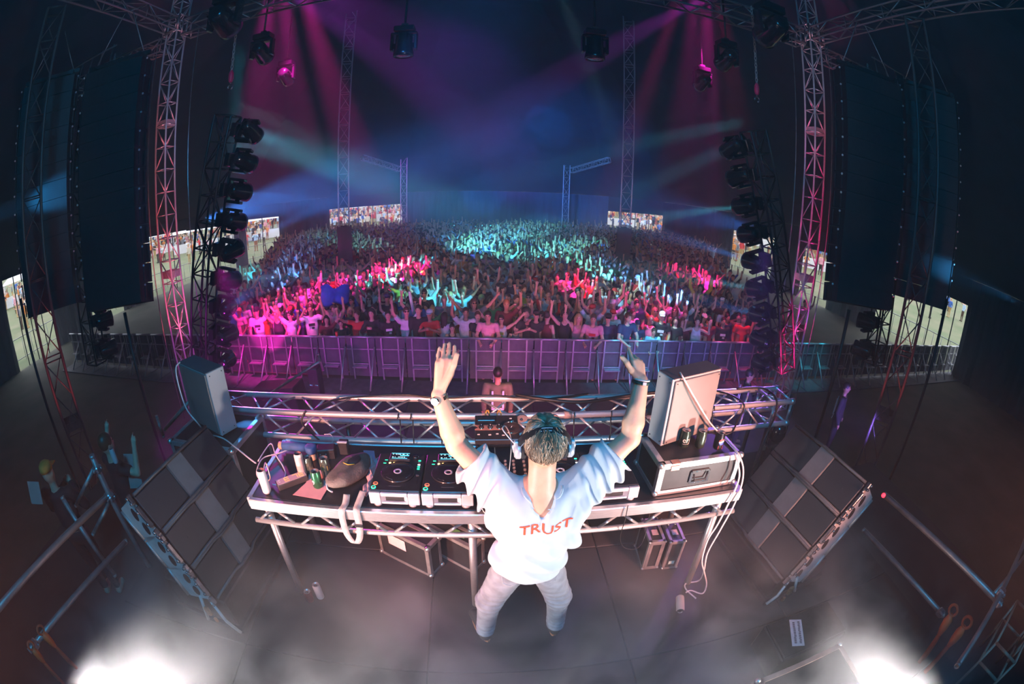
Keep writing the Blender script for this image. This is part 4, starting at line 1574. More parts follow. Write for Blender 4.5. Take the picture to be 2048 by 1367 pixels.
for k, (a0, a1, Y, lab) in enumerate((((390, 790), (330, 858), 3.6, 'diagonal brace pipe behind the tall left case'), ((640, 722), (535, 790), 6.5, 'diagonal pipe crossing in front of the barrier'), ((313, 832), (327, 872), 3.9, 'short red pipe stub behind the left case'),
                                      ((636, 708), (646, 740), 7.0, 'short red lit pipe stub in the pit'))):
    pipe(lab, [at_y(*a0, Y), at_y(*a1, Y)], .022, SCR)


# orange straps on the rails
def strap_bundle(label, p, dirv, s=1.0, cat='strap'):
    t = thing('strap_bundle', label, cat, p)
    d = Vector(dirv).normalized()
    q = MB()
    q.tube([d * 0, d * .05 * s + Vector((0, 0, .01)), d * .10 * s, d * .16 * s], [.018 * s, .034 * s, .03 * s, .014 * s], 10)
    q.build('knot', ORANGE, t)
    sd = d.cross(Vector((0, 0, 1))).normalized()
    for k in (-1, 1):
        q = MB()
        q.tube(spline([d * .14 * s, d * .22 * s + sd * .02 * k, d * .33 * s + sd * .035 * k + Vector((0, 0, -.05))], 5), [.016 * s] * 11, 8)
        q.build('tail', mat('dark orange webbing', (.45, .08, .03), .6, var=.1, scale=30), t)
    q = MB()
    q.torus(-d * .03 * s, .035 * s, .01 * s, 14, 6, ax='X')
    q.build('loop', mat('dark orange webbing', (.45, .08, .03), .6), t)
    return t


for (a0, a1, X, lab) in (((1902, 1228), (1855, 1305), 3.2, 'orange strap bundle hanging below the right handrail, inner one'), ((1928, 1252), (1868, 1325), 3.25, 'orange strap bundle hanging below the right handrail, outer one'),
                         ((86, 1265), (135, 1318), -2.85, 'orange strap bundle on the lower left handrail, upper one'), ((66, 1296), (110, 1350), -2.9, 'orange strap bundle on the lower left handrail, lower one')):
    p0, p1 = at_x(*a0, X), at_x(*a1, X)
    strap_bundle(lab, p0, p1 - p0, (p1 - p0).length / .3)

# cases and boxes near the camera at both lower corners
lc = flight_case('road_case', 'black road case with a pale metal rim at the lower right of the stage', (1.86, .36, 0), 0, .7, .95, .4, handle=(), latch=False, metal=mat('copper toned rim', (.52, .36, .30), .45, .6, var=.1, scale=20))  # rim metal in a copper tone
bc = thing('cable_box', 'low black box with a paper sign behind the right loudspeaker stack', 'box', (2.14, 1.12, 0))
q = MB()
q.box((0, 0, .13), (.62, .34, .26), ch=.01)
q.build('body', BLACK, bc)
q = MB()
q.box((0, 0, .275), (.6, .32, .02), ch=.006)
q.build('lid', BLACKM, bc)
q = MB()
Ms = Matrix.Translation((-.11, -.0, .287)) @ Matrix.Rotation(radians(68), 4, 'Z')
q.box((0, 0, 0), (.24, .1, .003), Ms)
sg_ = q.build('paper_sign', mat('pink paper', (.82, .56, .56)), bc)
q = MB()
rr = random.Random(3)
for row in (-.022, .018):
    x = -.1
    while x < .09:
        w = rr.uniform(.008, .02)
        q.box((x + w / 2, row + rr.uniform(-.002, .002), .0018), (w * .8, .018, .0008), Ms)
        x += w
q.build('faded_print', mat('faded ink', (.28, .12, .12), .8), sg_)
rk = thing('open_rack', 'open metal rack frame with pale rails at the right edge', 'rack', at_z(2000, 1300, .35), radians(10))
for z in (0, .22):
    for y in (-.16, .16):
        bar('rail', (-.3, y, z), (.35, y, z), .014, mat('sand painted rail', (.42, .36, .28), .5, .3, var=.1, scale=20), rk, 6)
    for x in (-.3, .35):
        bar('rail', (x, -.16, z), (x, .16, z), .014, mat('sand painted rail'), rk, 6)
for x in (-.05, .02, .2):
    bar('upright', (x, -.16, 0), (x, -.16, .22), .01, mat('sand painted rail'), rk, 6)
for x in (-.3, .35):
    for y in (-.16, .16):
        bar('upright', (x, y, -.35), (x, y, .22), .014, mat('sand painted rail'), rk, 6)
# ------------------------------------------------------------------ decks, mixer and effects on the table
TOP = DZ
CDJB = mat('deck black', (.02, .021, .025), .35, var=.2, scale=30, bump=.03, bscale=300)
CDJS = mat('deck silver front', (.66, .66, .68), .35, .5, var=.06, scale=10)
SCR_ = glow('cyan screen', (.10, .62, .85), 1.6)
SCRD = mat('dark screen', (.012, .02, .03), .2, var=.1, scale=5)
SCRW = glow('pale screen text', (.65, .95, 1), 1.8)
GLED, OLED, RLED, WLED = glow('green led', (.03, .9, .45), 2.2), glow('amber led', (1, .55, .18), 4.5), glow('orange ring led', (1, .22, .10), 1.4), glow('white led', (.9, .95, 1), 1.5)


def make_deck(label, x, group):
    t = thing('deck_player', label, 'deck', (x, 2.015, TOP + .002), 0, group)
    W_, D_, H_ = .302, .41, .088
    q = MB()
    q.box((0, D_ / 2 + .012, H_ / 2 + .012), (W_, D_ - .02, H_), ch=.006)
    q.build('body', CDJB, t)
    for s in (-1, 1):
        q = MB()
        q.box((s * .115, .008, H_ / 2 + .012), (.068, .022, H_ - .004), ch=.004)
        q.build('front_block', CDJS, t)
        q = MB()
        q.lathe([(.026, 0), (.026, .014)], 14, c=(s * .105, .02, 0))
        q.build('foot', CDJS, t)
    q = MB()
    q.box((0, .006, H_ - .002), (.158, .018, .026), ch=.003)
    q.box((0, .01, .022), (.158, .02, .014), ch=.003)
    for s in (-1, 1):
        q.prism([(s * .079, .0), (s * .079, .02), (s * .05, .022)] if s > 0 else [(s * .079, .0), (s * .05, .022), (s * .079, .02)], .03, .072)
    q.build('slot_surround', CDJS, t)
    q = MB()
    q.box((0, .022, .05), (.15, .008, .04))
    q.build('slot', RUBBER, t)
    z = H_ + .012
    pl = MB()
    pl.lathe([(.106, 0), (.104, .008), (.1, .011), (.088, .012), (.084, .014), (.0, .014)], 40, c=(0, .2, z))
    po = pl.build('jog_wheel', GLOSSB, t)
    q = MB()
    for a0 in (.35, 2.2, 3.9, 5.45):
        q.torus((0, .2, z + .0125), .086, .0022, 10, 5, a0=a0, a1=a0 + .55)
    q.build('bright_arc', CHROME, po)
    q = MB()
    q.torus((0, .2, z + .009), .102, .0025, 40, 5)
    q.build('rim', mat('dark chrome rim', (.22, .21, .22), .25, .9, var=.1, scale=20), po)
    q = MB()
    q.lathe([(.026, .014), (.026, .0155), (.014, .0155), (.014, .014)], 24, c=(0, .2, z), cap=False)
    q.build('centre_ring', mat('pale centre ring', (.55, .53, .55), .4, var=.1, scale=30), po)
    # screen
    q = MB()
    q.box((-.005, .352, z + .012), (.135, .075, .022), Matrix.Rotation(0, 4, 'X'), ch=.004)
    so = q.build('screen_housing', CDJB, t)
    q = MB()
    q.box((-.005, .352, z + .0235), (.118, .062, .001))
    q.build('screen', SCRD, so)
    q = MB()
    zz = z + .0245
    q.box((-.005, .380, zz), (.116, .006, .0006))
    q.box((.023, .357, zz), (.058, .011, .0006))
    q.box((-.006, .325, zz), (.098, .006, .0006))
    q.build('screen_bars', SCR_, so)
    q = MB()
    rr = random.Random(int(x * 100) + 5)
    for row, y in enumerate((.369, .338)):
        xx = -.056
        while xx < .045:
            w = rr.uniform(.004, .014)
            q.box((xx + w / 2, y, zz), (w * .8, .006, .0005))
            xx += w + rr.uniform(0, .02)
    q.build('screen_text', SCRW, so)
    # lit buttons
    for (bx, by, r, m) in ((-.127, .048, .0145, GLED), (-.121, .086, .0145, RLED)):
        q = MB()
        q.lathe([(r, 0), (r, .004), (r * .72, .0045), (r * .72, .0)], 20, c=(bx, by, z), cap=False)
        o = q.build('ring_button', m, t)
        q = MB()
        q.lathe([(r * .7, 0), (r * .68, .004), (0, .0045)], 16, c=(bx, by, z))
        q.build('cap', mat('button cap', (.30, .12, .10), .4, var=.1, scale=30), o)
    for (bx, by) in ((-.066, .302), (-.040, .302)):
        q = MB()
        q.lathe([(.008, 0), (.0075, .004), (0, .005)], 12, c=(bx, by, z))
        q.build('amber_button', OLED, t)
    for (bx, by) in ((-.095, .335), (-.1, .300)):
        q = MB()
        q.box((bx, by, z + .001), (.018, .005, .002))
        q.build('green_key', GLED, t)
    q = MB()
    q.lathe([(.016, 0), (.015, .018), (.013, .02), (0, .02)], 18, c=(.092, .36, z))
    q.build('browse_knob', GLOSSB, t)
    q = MB()
    q.torus((.092, .36, z + .012), .0165, .002, 18, 4)
    q.build('knob_ring', CHROME, t)
    q = MB()
    q.box((.125, .16, z + .001), (.006, .12, .002))
    q.box((.125, .17, z + .008), (.02, .012, .014), ch=.002)
    q.build('tempo_slider', BLACKM, t)
    for k in range(5):
        q = MB()
        q.box((.12, .245 + .022 * k, z + .002), (.016, .01, .004), ch=.001)
        q.build('key', [GLED, GLED, WLED, mat('dim key', (.1, .1, .1), .5, var=.1, scale=20), GLED][k], t)
    q = MB()
    for k in range(14):
        q.box((-.035 + k * .005, .068, z + .0004), (.003, .004, .0006))
    q.build('maker_lettering', mat('grey lettering', (.16, .16, .17), .6, var=.05, scale=30), t)
    return t


for x, lab in ((-.497, 'first deck player from the left on the table, screen and buttons lit'), (-.188, 'second deck player, beside the raised left arm of the person'),
               (.485, 'third deck player, mostly hidden behind the shirt'), (.79, 'fourth deck player with a white sticker, beside the right flight case')):
    dk = make_deck(lab, x, 'deck players on the table')
    if x > .7:
        q = MB()
        q.box((.115, -.004, .06), (.05, .002, .028))
        q.build('white_sticker', mat('white sticker', (.85, .82, .82), .6, var=.03, scale=20), dk)

mx = thing('dj_mixer', 'black mixer with rows of knobs and faders between the deck players', 'mixer', (.149, 2.02, TOP))
q = MB()
q.box((0, .2, .052), (.32, .40, .085), ch=.006)
q.build('body', CDJB, mx)
km = MB()
km.lathe([(.0095, 0), (.009, .012), (.007, .016), (0, .016)], 10)
km.box((0, .005, .0165), (.0018, .008, .001))
kme = km.mesh('knob', mat('knob grey', (.10, .10, .11), .4, var=.1, scale=30))
for i in range(4):
    for j in range(5):
        link('knob', kme, mx, (-.09 + i * .05, .18 + j * .038, .0945))
    q = MB()
    q.box((-.09 + i * .05, .1, .0955), (.004, .08, .002))
    q.build('fader_slot', RUBBER, mx)
    q = MB()
    q.box((-.09 + i * .05, .1 + .012 * (i % 3), .103), (.012, .02, .016), ch=.003)
    q.build('fader_cap', mat('pale fader cap', (.5, .5, .52), .4, var=.1, scale=20), mx)
for j in range(6):
    link('knob', kme, mx, (.125, .1 + j * .045, .0945))
q = MB()
for k in range(12):
    q.box((-.13, .18 + k * .014, .0955), (.006, .008, .002))
q.build('meter', GLED, mx)

fx = thing('effects_unit', 'black effects unit with three knobs on a copper strip and a chrome ringed wheel', 'effects unit', (.12, 2.70, TOP))
q = MB()
for s in (-1, 1):
    q.tube([(s * .12, -.08, .005), (s * .12, -.08, .09), (s * .12, .1, .12), (s * .12, .1, .005)], .008, 8)
q.build('stand', BLACKM, fx)
Mf = Matrix.Translation((0, 0, .125)) @ Matrix.Rotation(radians(9), 4, 'X')
q = MB()
q.box((0, 0, 0), (.30, .27, .045), Mf, ch=.005)
q.build('body', CDJB, fx)
q = MB()
q.prism([(-.15, .026), (-.15, .018), (-.125, .0), (-.15, -.018), (-.15, -.028), (.03, -.028), (.055, 0), (.03, .026)], .023, .0255, Mf @ Matrix.Translation((0, -.005, 0)))
cp = q.build('copper_strip', mat('copper panel', (.52, .24, .18), .42, .4, var=.1, scale=30), fx)
for k in range(3):
    q = MB()
    q.lathe([(.0165, .0255), (.016, .036), (.013, .04), (0, .04)], 18, Mf @ Matrix.Translation((-.105 + k * .06, -.005, 0)))
    kb = q.build('knob', GLOSSB, fx)
    q = MB()
    q.box((0, .009, .041), (.003, .012, .001), Mf @ Matrix.Translation((-.105 + k * .06, -.005, 0)))
    q.build('pointer', WHITE, kb)
    q = MB()
    q.torus((0, 0, .026), .018, .0016, 18, 4, Mf @ Matrix.Translation((-.105 + k * .06, -.005, 0)))
    q.build('skirt', CHROME, kb)
q = MB()
q.lathe([(.062, .022), (.06, .034), (.05, .036), (.018, .036), (.016, .034), (0, .034)], 32, Mf @ Matrix.Translation((.098, -.02, 0)))
wh = q.build('wheel', mat('brown black wheel', (.04, .028, .028), .35, var=.2, scale=20), fx)
q = MB()
q.torus((0, 0, .034), .061, .0028, 36, 5, Mf @ Matrix.Translation((.098, -.02, 0)))
q.build('chrome_ring', CHROME, wh)
q = MB()
q.box((0, 0, .0375), (.003, .02, .001), Mf @ Matrix.Translation((.098, -.02, 0)) @ Matrix.Rotation(-.5, 4, 'Z'))
q.build('pointer', WHITE, wh)
q = MB()
q.box((-.07, .085, .027), (.12, .045, .008), Mf, ch=.002)
q.build('display', SCRD, fx)
for (x, y) in ((-.125, -.08), (-.05, -.085), (.0, -.075), (.04, -.09), (.1, .09), (.11, .06)):
    q = MB()
    q.box((x, y, .025), (.018, .008, .005), Mf, ch=.001)
    q.build('key', mat('pale key', (.5, .45, .45), .5, var=.1, scale=20), fx)
for i, px in enumerate((975, 998)):
    p = at_y(px, 845, 2.87)
    t = thing('plug_pair', ('left' if i == 0 else 'right') + ' pair of white plugs with amber cable ends above the effects unit', 'plug', p)
    for s in (-1, 1):
        q = MB()
        q.lathe([(.008, -.05), (.008, .0), (.013, .004), (.014, .032), (.009, .036), (.008, .045)], 10, c=(s * .017, 0, 0))
        q.build('plug', mat('white plug', (.8, .7, .7), .45, var=.05, scale=20), t)
        q = MB()
        q.tube([(s * .016, 0, .04), (s * .014, .01, .07), (s * .004, .02, .095)], .005, 6)
        q.build('cable_end', mat('amber sleeve', (.65, .32, .06), .5, var=.1, scale=30), t)
for i, px in enumerate((1043, 1106)):
    p = at_y(px, 836, 2.985)
    t = thing('tube_clamp', ('left' if i == 0 else 'right') + ' grey round clamp on the near truss tube behind the head', 'clamp', p)
    q = MB()
    q.lathe([(.045, -.012), (.048, 0), (.045, .012)], 18, Matrix.Rotation(pi / 2, 4, 'X') @ Matrix.Scale(.7, 4, (0, 1, 0)))
    q.build('plate', mat('grey clamp', (.34, .27, .26), .45, .5, var=.2, scale=20), t)
    q = MB()
    q.cyl((0, -.02, 0), (0, .03, 0), .01, n=10)
    q.build('bolt', CHROME, t)


# ------------------------------------------------------------------ drinks cans
def make_can(name, label, loc, h, r, body, top=None, rot=None, group=None, cat='can'):
    t = thing(name, label, cat, loc, 0, group, rot=rot)
    q = MB()
    q.lathe([(r * .72, 0), (r * .95, .008), (r, .016), (r, h - .016), (r * .86, h - .004), (r * .86, h)], 20, cap=False)
    q.lathe([(0, .004), (r * .72, .0)], 20, cap=False)
    q.build('body', body, t)
    q = MB()
    q.lathe([(r * .86, h), (r * .80, h + .002), (r * .78, h - .006), (0, h - .006)], 20, cap=False)
    lid = q.build('lid', top or mat('can lid', (.62, .45, .42), .3, .8, var=.1, scale=30), t)
    q = MB()
    q.lathe([(r * .42, h - .0055), (r * .4, h - .005), (0, h - .005)], 14, c=(0, -r * .25, 0))
    q.build('mouth', RUBBER, lid)
    return t


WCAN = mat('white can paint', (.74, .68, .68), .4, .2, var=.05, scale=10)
GCAN = mat('green can paint', (.05, .22, .10), .25, .7, var=.2, scale=8)
DCAN = mat('dark green can', (.035, .055, .04), .28, .6, var=.3, scale=10)
SCAN = mat('steel green can', (.20, .25, .20), .22, .8, var=.4, scale=12, stretch=(1, 1, .3))
KCAN = mat('black can', (.015, .015, .02), .3, .5, var=.2, scale=10)
Z0 = TOP + .001
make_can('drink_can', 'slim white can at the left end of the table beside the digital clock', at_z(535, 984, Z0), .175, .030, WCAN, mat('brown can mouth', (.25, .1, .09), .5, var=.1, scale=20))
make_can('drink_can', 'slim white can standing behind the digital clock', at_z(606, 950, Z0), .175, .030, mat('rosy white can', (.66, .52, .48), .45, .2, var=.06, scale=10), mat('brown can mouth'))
make_can('drink_can', 'steel coloured can furthest back of the three beside the bag', at_z(622, 944, Z0), .125, .032, SCAN)
cn = make_can('drink_can', 'steel coloured can with a gold oval label, next to the bag', at_z(656, 957, Z0), .165, .033, SCAN)
q = MB()
q.lathe([(.0338, .085), (.0338, .12)], 8, cap=False)
q.f = q.f[5:8]; q.sm = q.sm[5:8]; q.mi = q.mi[5:8]
q.build('gold_label', mat('gold label', (.55, .42, .12), .4, .3, var=.2, scale=40), cn)
cn = make_can('drink_can', 'bright green can in front on the pink sheet', at_z(637, 973, Z0), .125, .033, GCAN)


def letter_on_can(can, s, size, r, h, ang, m, mirror=1):
    me = text_mesh(s, size)
    for v in me.vertices:
        a = ang + v.co.x / r
        v.co = Vector((sin(a) * r, -cos(a) * r, h + v.co.y))
    me.materials.append(m)
    link('lettering', me, can)


letter_on_can(cn, '9', .05, .0336, .05, -.5, WHITE)
ZC = 1.243
cn = make_can('drink_can', 'dark green can with cream lettering, first of three on the right case', at_z(1366, 892, ZC), .122, .033, DCAN)
letter_on_can(cn, 'erg', .052, .0336, .062, .15, mat('cream lettering', (.72, .58, .48), .5, var=.05, scale=20))
q = MB()
q.torus((0, 0, .035), .0336, .0012, 16, 4, a0=-pi / 2 - .8, a1=-pi / 2 + 1.0)
q.build('cream_line', mat('cream lettering'), cn)
cn = make_can('drink_can', 'plain green steel can, middle of three on the right case', at_z(1398, 893, ZC), .122, .033, mat('dull green can', (.09, .12, .09), .25, .8, var=.4, scale=12, stretch=(1, 1, .3)))
letter_on_can(cn, '(', .06, .0336, .06, .95, mat('cream lettering'))
cn = make_can('drink_can', 'black can with a red, white and blue emblem, last of three on right case', at_z(1434, 896, ZC), .122, .033, KCAN)


def emblem(can, r, h, ang, R):
    for k, (a0, a1, m) in enumerate(((.28, 1.0, mat('emblem red', (.75, .06, .05), .5, var=.05, scale=20)), (-.2, .28, WHITE), (-1.0, -.2, mat('emblem blue', (.05, .10, .55), .5, var=.05, scale=20)))):
        vs, fs = [], []
        n_ = 10
        for i in range(n_ + 1):
            y0 = a0 + .18 * sin((i / n_ - .5) * 4) * (0 if a0 == -1 else 1)
            y1 = a1 + .18 * sin((i / n_ - .5) * 4) * (0 if a1 == 1 else 1)
            x = (i / n_ * 2 - 1)
            lim = sqrt(max(0, 1 - x * x))
            for y in (y0, y1):
                y = max(-lim, min(lim, y))
                a = ang + x * R / r
                vs.append((sin(a) * (r + .0006), -cos(a) * (r + .0006), h + y * R))
        fs = [(2 * i, 2 * i + 2, 2 * i + 3, 2 * i + 1) for i in range(n_)]
        q = MB()
        q.add(vs, fs)
        q.build('emblem', m, can)
    q = MB()
    vs = [(sin(ang + x / r) * (r + .0006), -cos(ang + x / r) * (r + .0006), z) for x, z in ((-.018, .012), (.018, .012), (.018, .038), (-.018, .038))]
    q.add(vs, [(0, 1, 2, 3)])
    q.build('red_patch', mat('emblem red'), can)


emblem(cn, .033, .066, .1, .022)
make_can('floor_can', 'white can standing on the stage floor under the table', at_z(642, 1194, .001), .16, .031, mat('rosy white can'))
make_can('floor_can', 'dark red can standing on the floor beside the white one', at_z(622, 1200, .001), .115, .031, mat('dark red can', (.25, .05, .05), .35, .5, var=.4, scale=12))
p = at_z(1360, 1192, .034)
make_can('cable_coupler', 'rosy white cylinder at the cable end lying on the floor at the right', p, .15, .033, mat('rosy white can'), CHROME, rot=(pi / 2, 0, radians(-18)), cat='coupler')

# ------------------------------------------------------------------ small things on the left end
ck = thing('digital_clock', 'long digital clock with glowing orange digits at the left of the table', 'clock', at_z(585, 966, Z0), radians(40))
q = MB()
q.box((0, 0, .022), (.215, .07, .044), ch=.004)
q.build('body', mat('clock housing', (.05, .045, .045), .5, var=.1, scale=20), ck)
q = MB()
q.box((0, 0, .0445), (.208, .062, .003))
fc = q.build('face', mat('rosy clock face', (.50, .36, .34), .3, var=.08, scale=8), ck)
SEG = {'E': 'adefg', '7': 'abc', '3': 'abcdg'}
q = MB()
q2 = MB()
for k, chh in enumerate('E7E'):
    cx_ = (-.03, .03, .075)[k]
    qq = q if k != 1 else q2
    sx, sy = .016, .02
    for sgm in SEG[chh]:
        if sgm in 'adg':
            qq.box((cx_, {'a': sy, 'd': -sy, 'g': 0}[sgm], .0468), (sx * 1.7, .0045, .0012))
        else:
            qq.box((cx_ + (sx if sgm in 'bc' else -sx), (sy / 2 if sgm in 'bf' else -sy / 2), .0468), (.0045, sy * .85, .0012))
q.build('lit_digit', glow('orange digit', (1, .30, .08), 2.2), fc)
q2.build('lit_digit', glow('orange digit', (1, .30, .08), 2.2), fc)
q = MB()
for y in (.012, -.006):
    q.box((-.085, y, .0468), (.012, .006, .0012))
q.build('mark', WHITE, fc)
q = MB()
z = Z0 + .001
q.add([at_z(586, 989, z), at_z(642, 999, z), at_z(677, 940, z), at_z(622, 940, z), at_z(612, 965, z)], [(0, 1, 2, 3, 4)])
q2 = MB()
vs = list(q.v)
q2.prism([(p.x, p.y) for p in vs], z, z + .0015)
tag(q2.build('paper_sheet', mat('salmon paper', (.78, .36, .35), .8, var=.06, scale=12)), 'salmon pink sheet of paper under the green can', 'paper')
q = MB()
q.box((0, 0, .045), (.075, .003, .085), Matrix.Translation(at_z(741, 922, Z0)))
tag(q.build('card', mat('mauve card', (.32, .22, .34), .7, var=.05, scale=10)), 'small mauve card standing behind the first deck player', 'card')
rl = thing('padded_roll', 'blue padded roll with tan ends at the back left of the table', 'roll', at_z(600, 893, Z0 + .035))
q = MB()
q.cyl((-.14, 0, 0), (.06, 0, 0), .034, n=16)
q.build('blue_sleeve', mat('blue cloth', (.03, .10, .26), .7, var=.2, scale=20), rl)
for x in (-.15, .075):
    q = MB()
    q.cyl((x - .02, 0, 0), (x + .02, 0, 0), .029, n=14)
    q.build('tan_end', mat('tan end', (.55, .33, .2), .6, var=.1, scale=20), rl)
rl2 = thing('tape_roll', 'upright roll of blue tape with a tan core beside the padded roll', 'tape', at_z(626, 916, Z0))
q = MB()
q.lathe([(.03, 0), (.03, .075), (.018, .075), (.018, .0)], 18, cap=False)
q.build('core', mat('tan end'), rl2)
q = MB()
q.lathe([(.036, .05), (.042, .06), (.042, .1), (.034, .105), (.018, .105)], 18)
q.build('blue_tape', mat('blue cloth'), rl2)
bx = thing('junction_box', 'small black junction box with pin lights behind the cans', 'box', at_z(655, 912, Z0), radians(12))
q = MB()
q.box((0, 0, .04), (.13, .09, .08), ch=.006)
q.build('body', BLACK, bx)
for k in range(3):
    q = MB()
    q.cyl((-.04 + k * .04, -.046, .05), (-.04 + k * .04, -.05, .05), .005, n=8)
    q.build('socket', CHROME, bx)
tg = thing('paper_tag', 'pink cut paper tag hanging on a thread behind the junction box', 'tag', at_y(664, 895, 2.62))
q = MB()
q.prism([(-.03, -.06), (-.012, -.035), (0, -.055), (.012, -.035), (.03, -.06), (.036, -.02), (.024, .0), (.03, .025), (0, .035), (-.03, .025), (-.024, 0), (-.036, -.02)], -.002, .002, Matrix.Rotation(pi / 2, 4, 'X'))
q.build('tag_body', mat('pink paper'), tg)
q = MB()
q.tube(spline([(0, 0, .035), (.02, .01, .07), (.0, .02, .1), (-.06, .05, .08)], 5), .0025, 5)
q.build('thread', CABLEW, tg)
db = thing('power_adapter', 'black power adapter with a white edge behind the bag', 'adapter', at_z(690, 905, Z0))
q = MB()
q.box((0, 0, .05), (.07, .06, .1), ch=.006)
q.build('body', BLACK, db)
q = MB()
q.box((0, -.02, .1015), (.07, .02, .004))
q.build('white_edge', WHITE, db)

# bag with straps over the table edge
bg_ = thing('shoulder_bag', 'grey brown shoulder bag slumped on the table, its strap looping over the edge', 'bag', at_z(703, 955, Z0), radians(66))
q = MB()
q.sphere((0, 0, .06), (.20, .105, .062), 28, 16)
for i, p in enumerate(q.v):
    f = 1 + .10 * sin(p.x * 26 + 1.3 * sin(p.y * 40)) * .5 + .06 * sin(p.y * 55 + p.x * 12)
    q.v[i] = Vector((p.x * (1 + .08 * sin(p.y * 22)), p.y * f, .004 + max(0, (p.z)) * f))
BAGM = mat('grey brown canvas', (.10, .085, .075), .75, var=.25, scale=14, bump=.4, bscale=90)
q.build('body', BAGM, bg_)
q = MB()
q.sphere((.045, .0, .115), (.065, .05, .02), 16, 8)
pk = q.build('pocket', mat('dark pocket', (.012, .014, .024), .5, var=.2, scale=20), bg_)
q = MB()
q.tube([(-.025, .03, .128), (-.03, -.02, .13), (.0, -.05, .126)], .003, 5)
q.build('yellow_zip', mat('yellow zip', (.75, .55, .05), .5, var=.05, scale=20), pk)
q = MB()
q.tube(spline([(-.15, .09, .02), (-.185, .05, .012), (-.2, .0, .02)], 5), .006, 6)
q.build('pale_piping', WHITE, bg_)


def ribbon(pts, wdir, w, th=.003):
    q = MB()
    pts = spline(pts, 6)
    wd = Vector(wdir).normalized() * w / 2
    for p in pts:
        q.v += [p - wd, p + wd]
    for i in range(len(pts) - 1):
        q.f.append([2 * i, 2 * i + 1, 2 * i + 3, 2 * i + 2]); q.sm.append(True); q.mi.append(0)
    return q


inv = (Matrix.Translation(bg_.location) @ Matrix.Rotation(radians(66), 4, 'Z')).inverted()
E_ = DY0 - .025
pts = [(-.70, 2.09, TOP + .05), (-.72, 2.0, TOP + .015), (-.722, E_, TOP), (-.72, E_ - .012, TOP - .1), (-.735, E_ - .02, TOP - .2), (-.77, E_ - .03, TOP - .245), (-.81, E_ - .02, TOP - .19), (-.82, E_ - .012, TOP - .08), (-.815, E_, TOP), (-.80, 2.0, TOP + .015), (-.80, 2.06, TOP + .04)]
q = ribbon([inv @ Vector(p) for p in pts], inv.to_3x3() @ Vector((1, .0, 0)), .042)
so = q.build('strap', mat('grey webbing', (.34, .32, .31), .7, var=.15, scale=30, bump=.2, bscale=200), bg_)
so.modifiers.new('thick', 'SOLIDIFY').thickness = .003
q = MB()
q.box((0, 0, 0), (.052, .01, .022), inv @ Matrix.Translation((-.722, E_ - .018, TOP - .10)), ch=.003)
q.build('strap_slider', BLACK, bg_)

# crumpled pink cloth
q = MB()
nx_, ny_ = 14, 22
cp_ = [at_z(x, y, Z0) for x, y in ((741, 915), (760, 915), (728, 992), (744, 985))]
rr = random.Random(11)
ph = [rr.uniform(0, 6) for _ in range(6)]
for j in range(ny_ + 1):
    for i in range(nx_ + 1):
        a, b = i / nx_, j / ny_
        p = cp_[0].lerp(cp_[1], a).lerp(cp_[2].lerp(cp_[3], a), b)
        hgt = .028 + .03 * sin(a * 7 + ph[0] + 3 * b) * sin(b * 9 + ph[1]) + .016 * sin(a * 15 + ph[2]) * sin(b * 21 + ph[3])
        hgt *= min(1, 4 * a, 4 * (1 - a)) ** .6 * min(1, 6 * b, 6 * (1 - b)) ** .6
        q.v.append(p + Vector((.012 * sin(b * 17 + ph[4]), .012 * sin(a * 11 + ph[5]), max(.002, hgt))))
for j in range(ny_):
    for i in range(nx_):
        k = j * (nx_ + 1) + i
        q.f.append([k, k + 1, k + nx_ + 2, k + nx_ + 1]); q.sm.append(True); q.mi.append(0)
o = q.build('crumpled_cloth', mat('rose cloth', (.62, .34, .35), .75, var=.1, scale=20))
o.modifiers.new('thick', 'SOLIDIFY').thickness = .002
tag(o, 'crumpled rose cloth squeezed between the bag and the first deck player', 'cloth')

# ------------------------------------------------------------------ pale cables
R_ = .0062
cable('pale_cable', [at_d(360, 724, 3.62), at_d(352, 735, 3.58), at_d(356, 765, 3.5), at_d(372, 815, 3.42), at_d(395, 845, 3.35), at_z(415, 866, 1.0), at_z(446, 876, 1.0), at_z(470, 893, 1.03), at_z(497, 915, 1.02), at_z(512, 926, 1.01)], R_, CABLEW,
      'pale cable hanging down the left silver cabinet and across to the table', 'cable')
cable('pale_cable', [at_z(516, 922, Z0 + .01), at_z(541, 887, Z0 + .02), at_z(551, 908, Z0 + .01), at_z(565, 930, Z0 + .01), at_z(571, 946, Z0 + .01), at_z(568, 958, Z0 + .01)], R_ * .8, CABLEW, 'pale cable bent to a peak behind the left white can', 'cable')
cable('pale_cable', [at_z(527, 945, Z0 + .1), at_z(531, 925, Z0 + .08), at_z(538, 944, Z0 + .03), at_z(540, 958, Z0 + .01), at_z(528, 962, Z0 + .01), at_z(514, 950, Z0 + .01), at_z(517, 930, Z0 + .02), at_z(529, 914, Z0 + .02), at_z(560, 905, Z0 + .01), at_z(590, 893, Z0 + .01)], R_ * .8, CABLEW,
      'pale cable knotted in a loop above the left white can', 'cable')
cable('pale_cable', [at_z(545, 968, Z0 + .01), at_z(553, 969, Z0 + .01), at_z(560, 966, Z0 + .03)], R_ * .8, CABLEW, 'short pale cable running into the digital clock', 'cable')
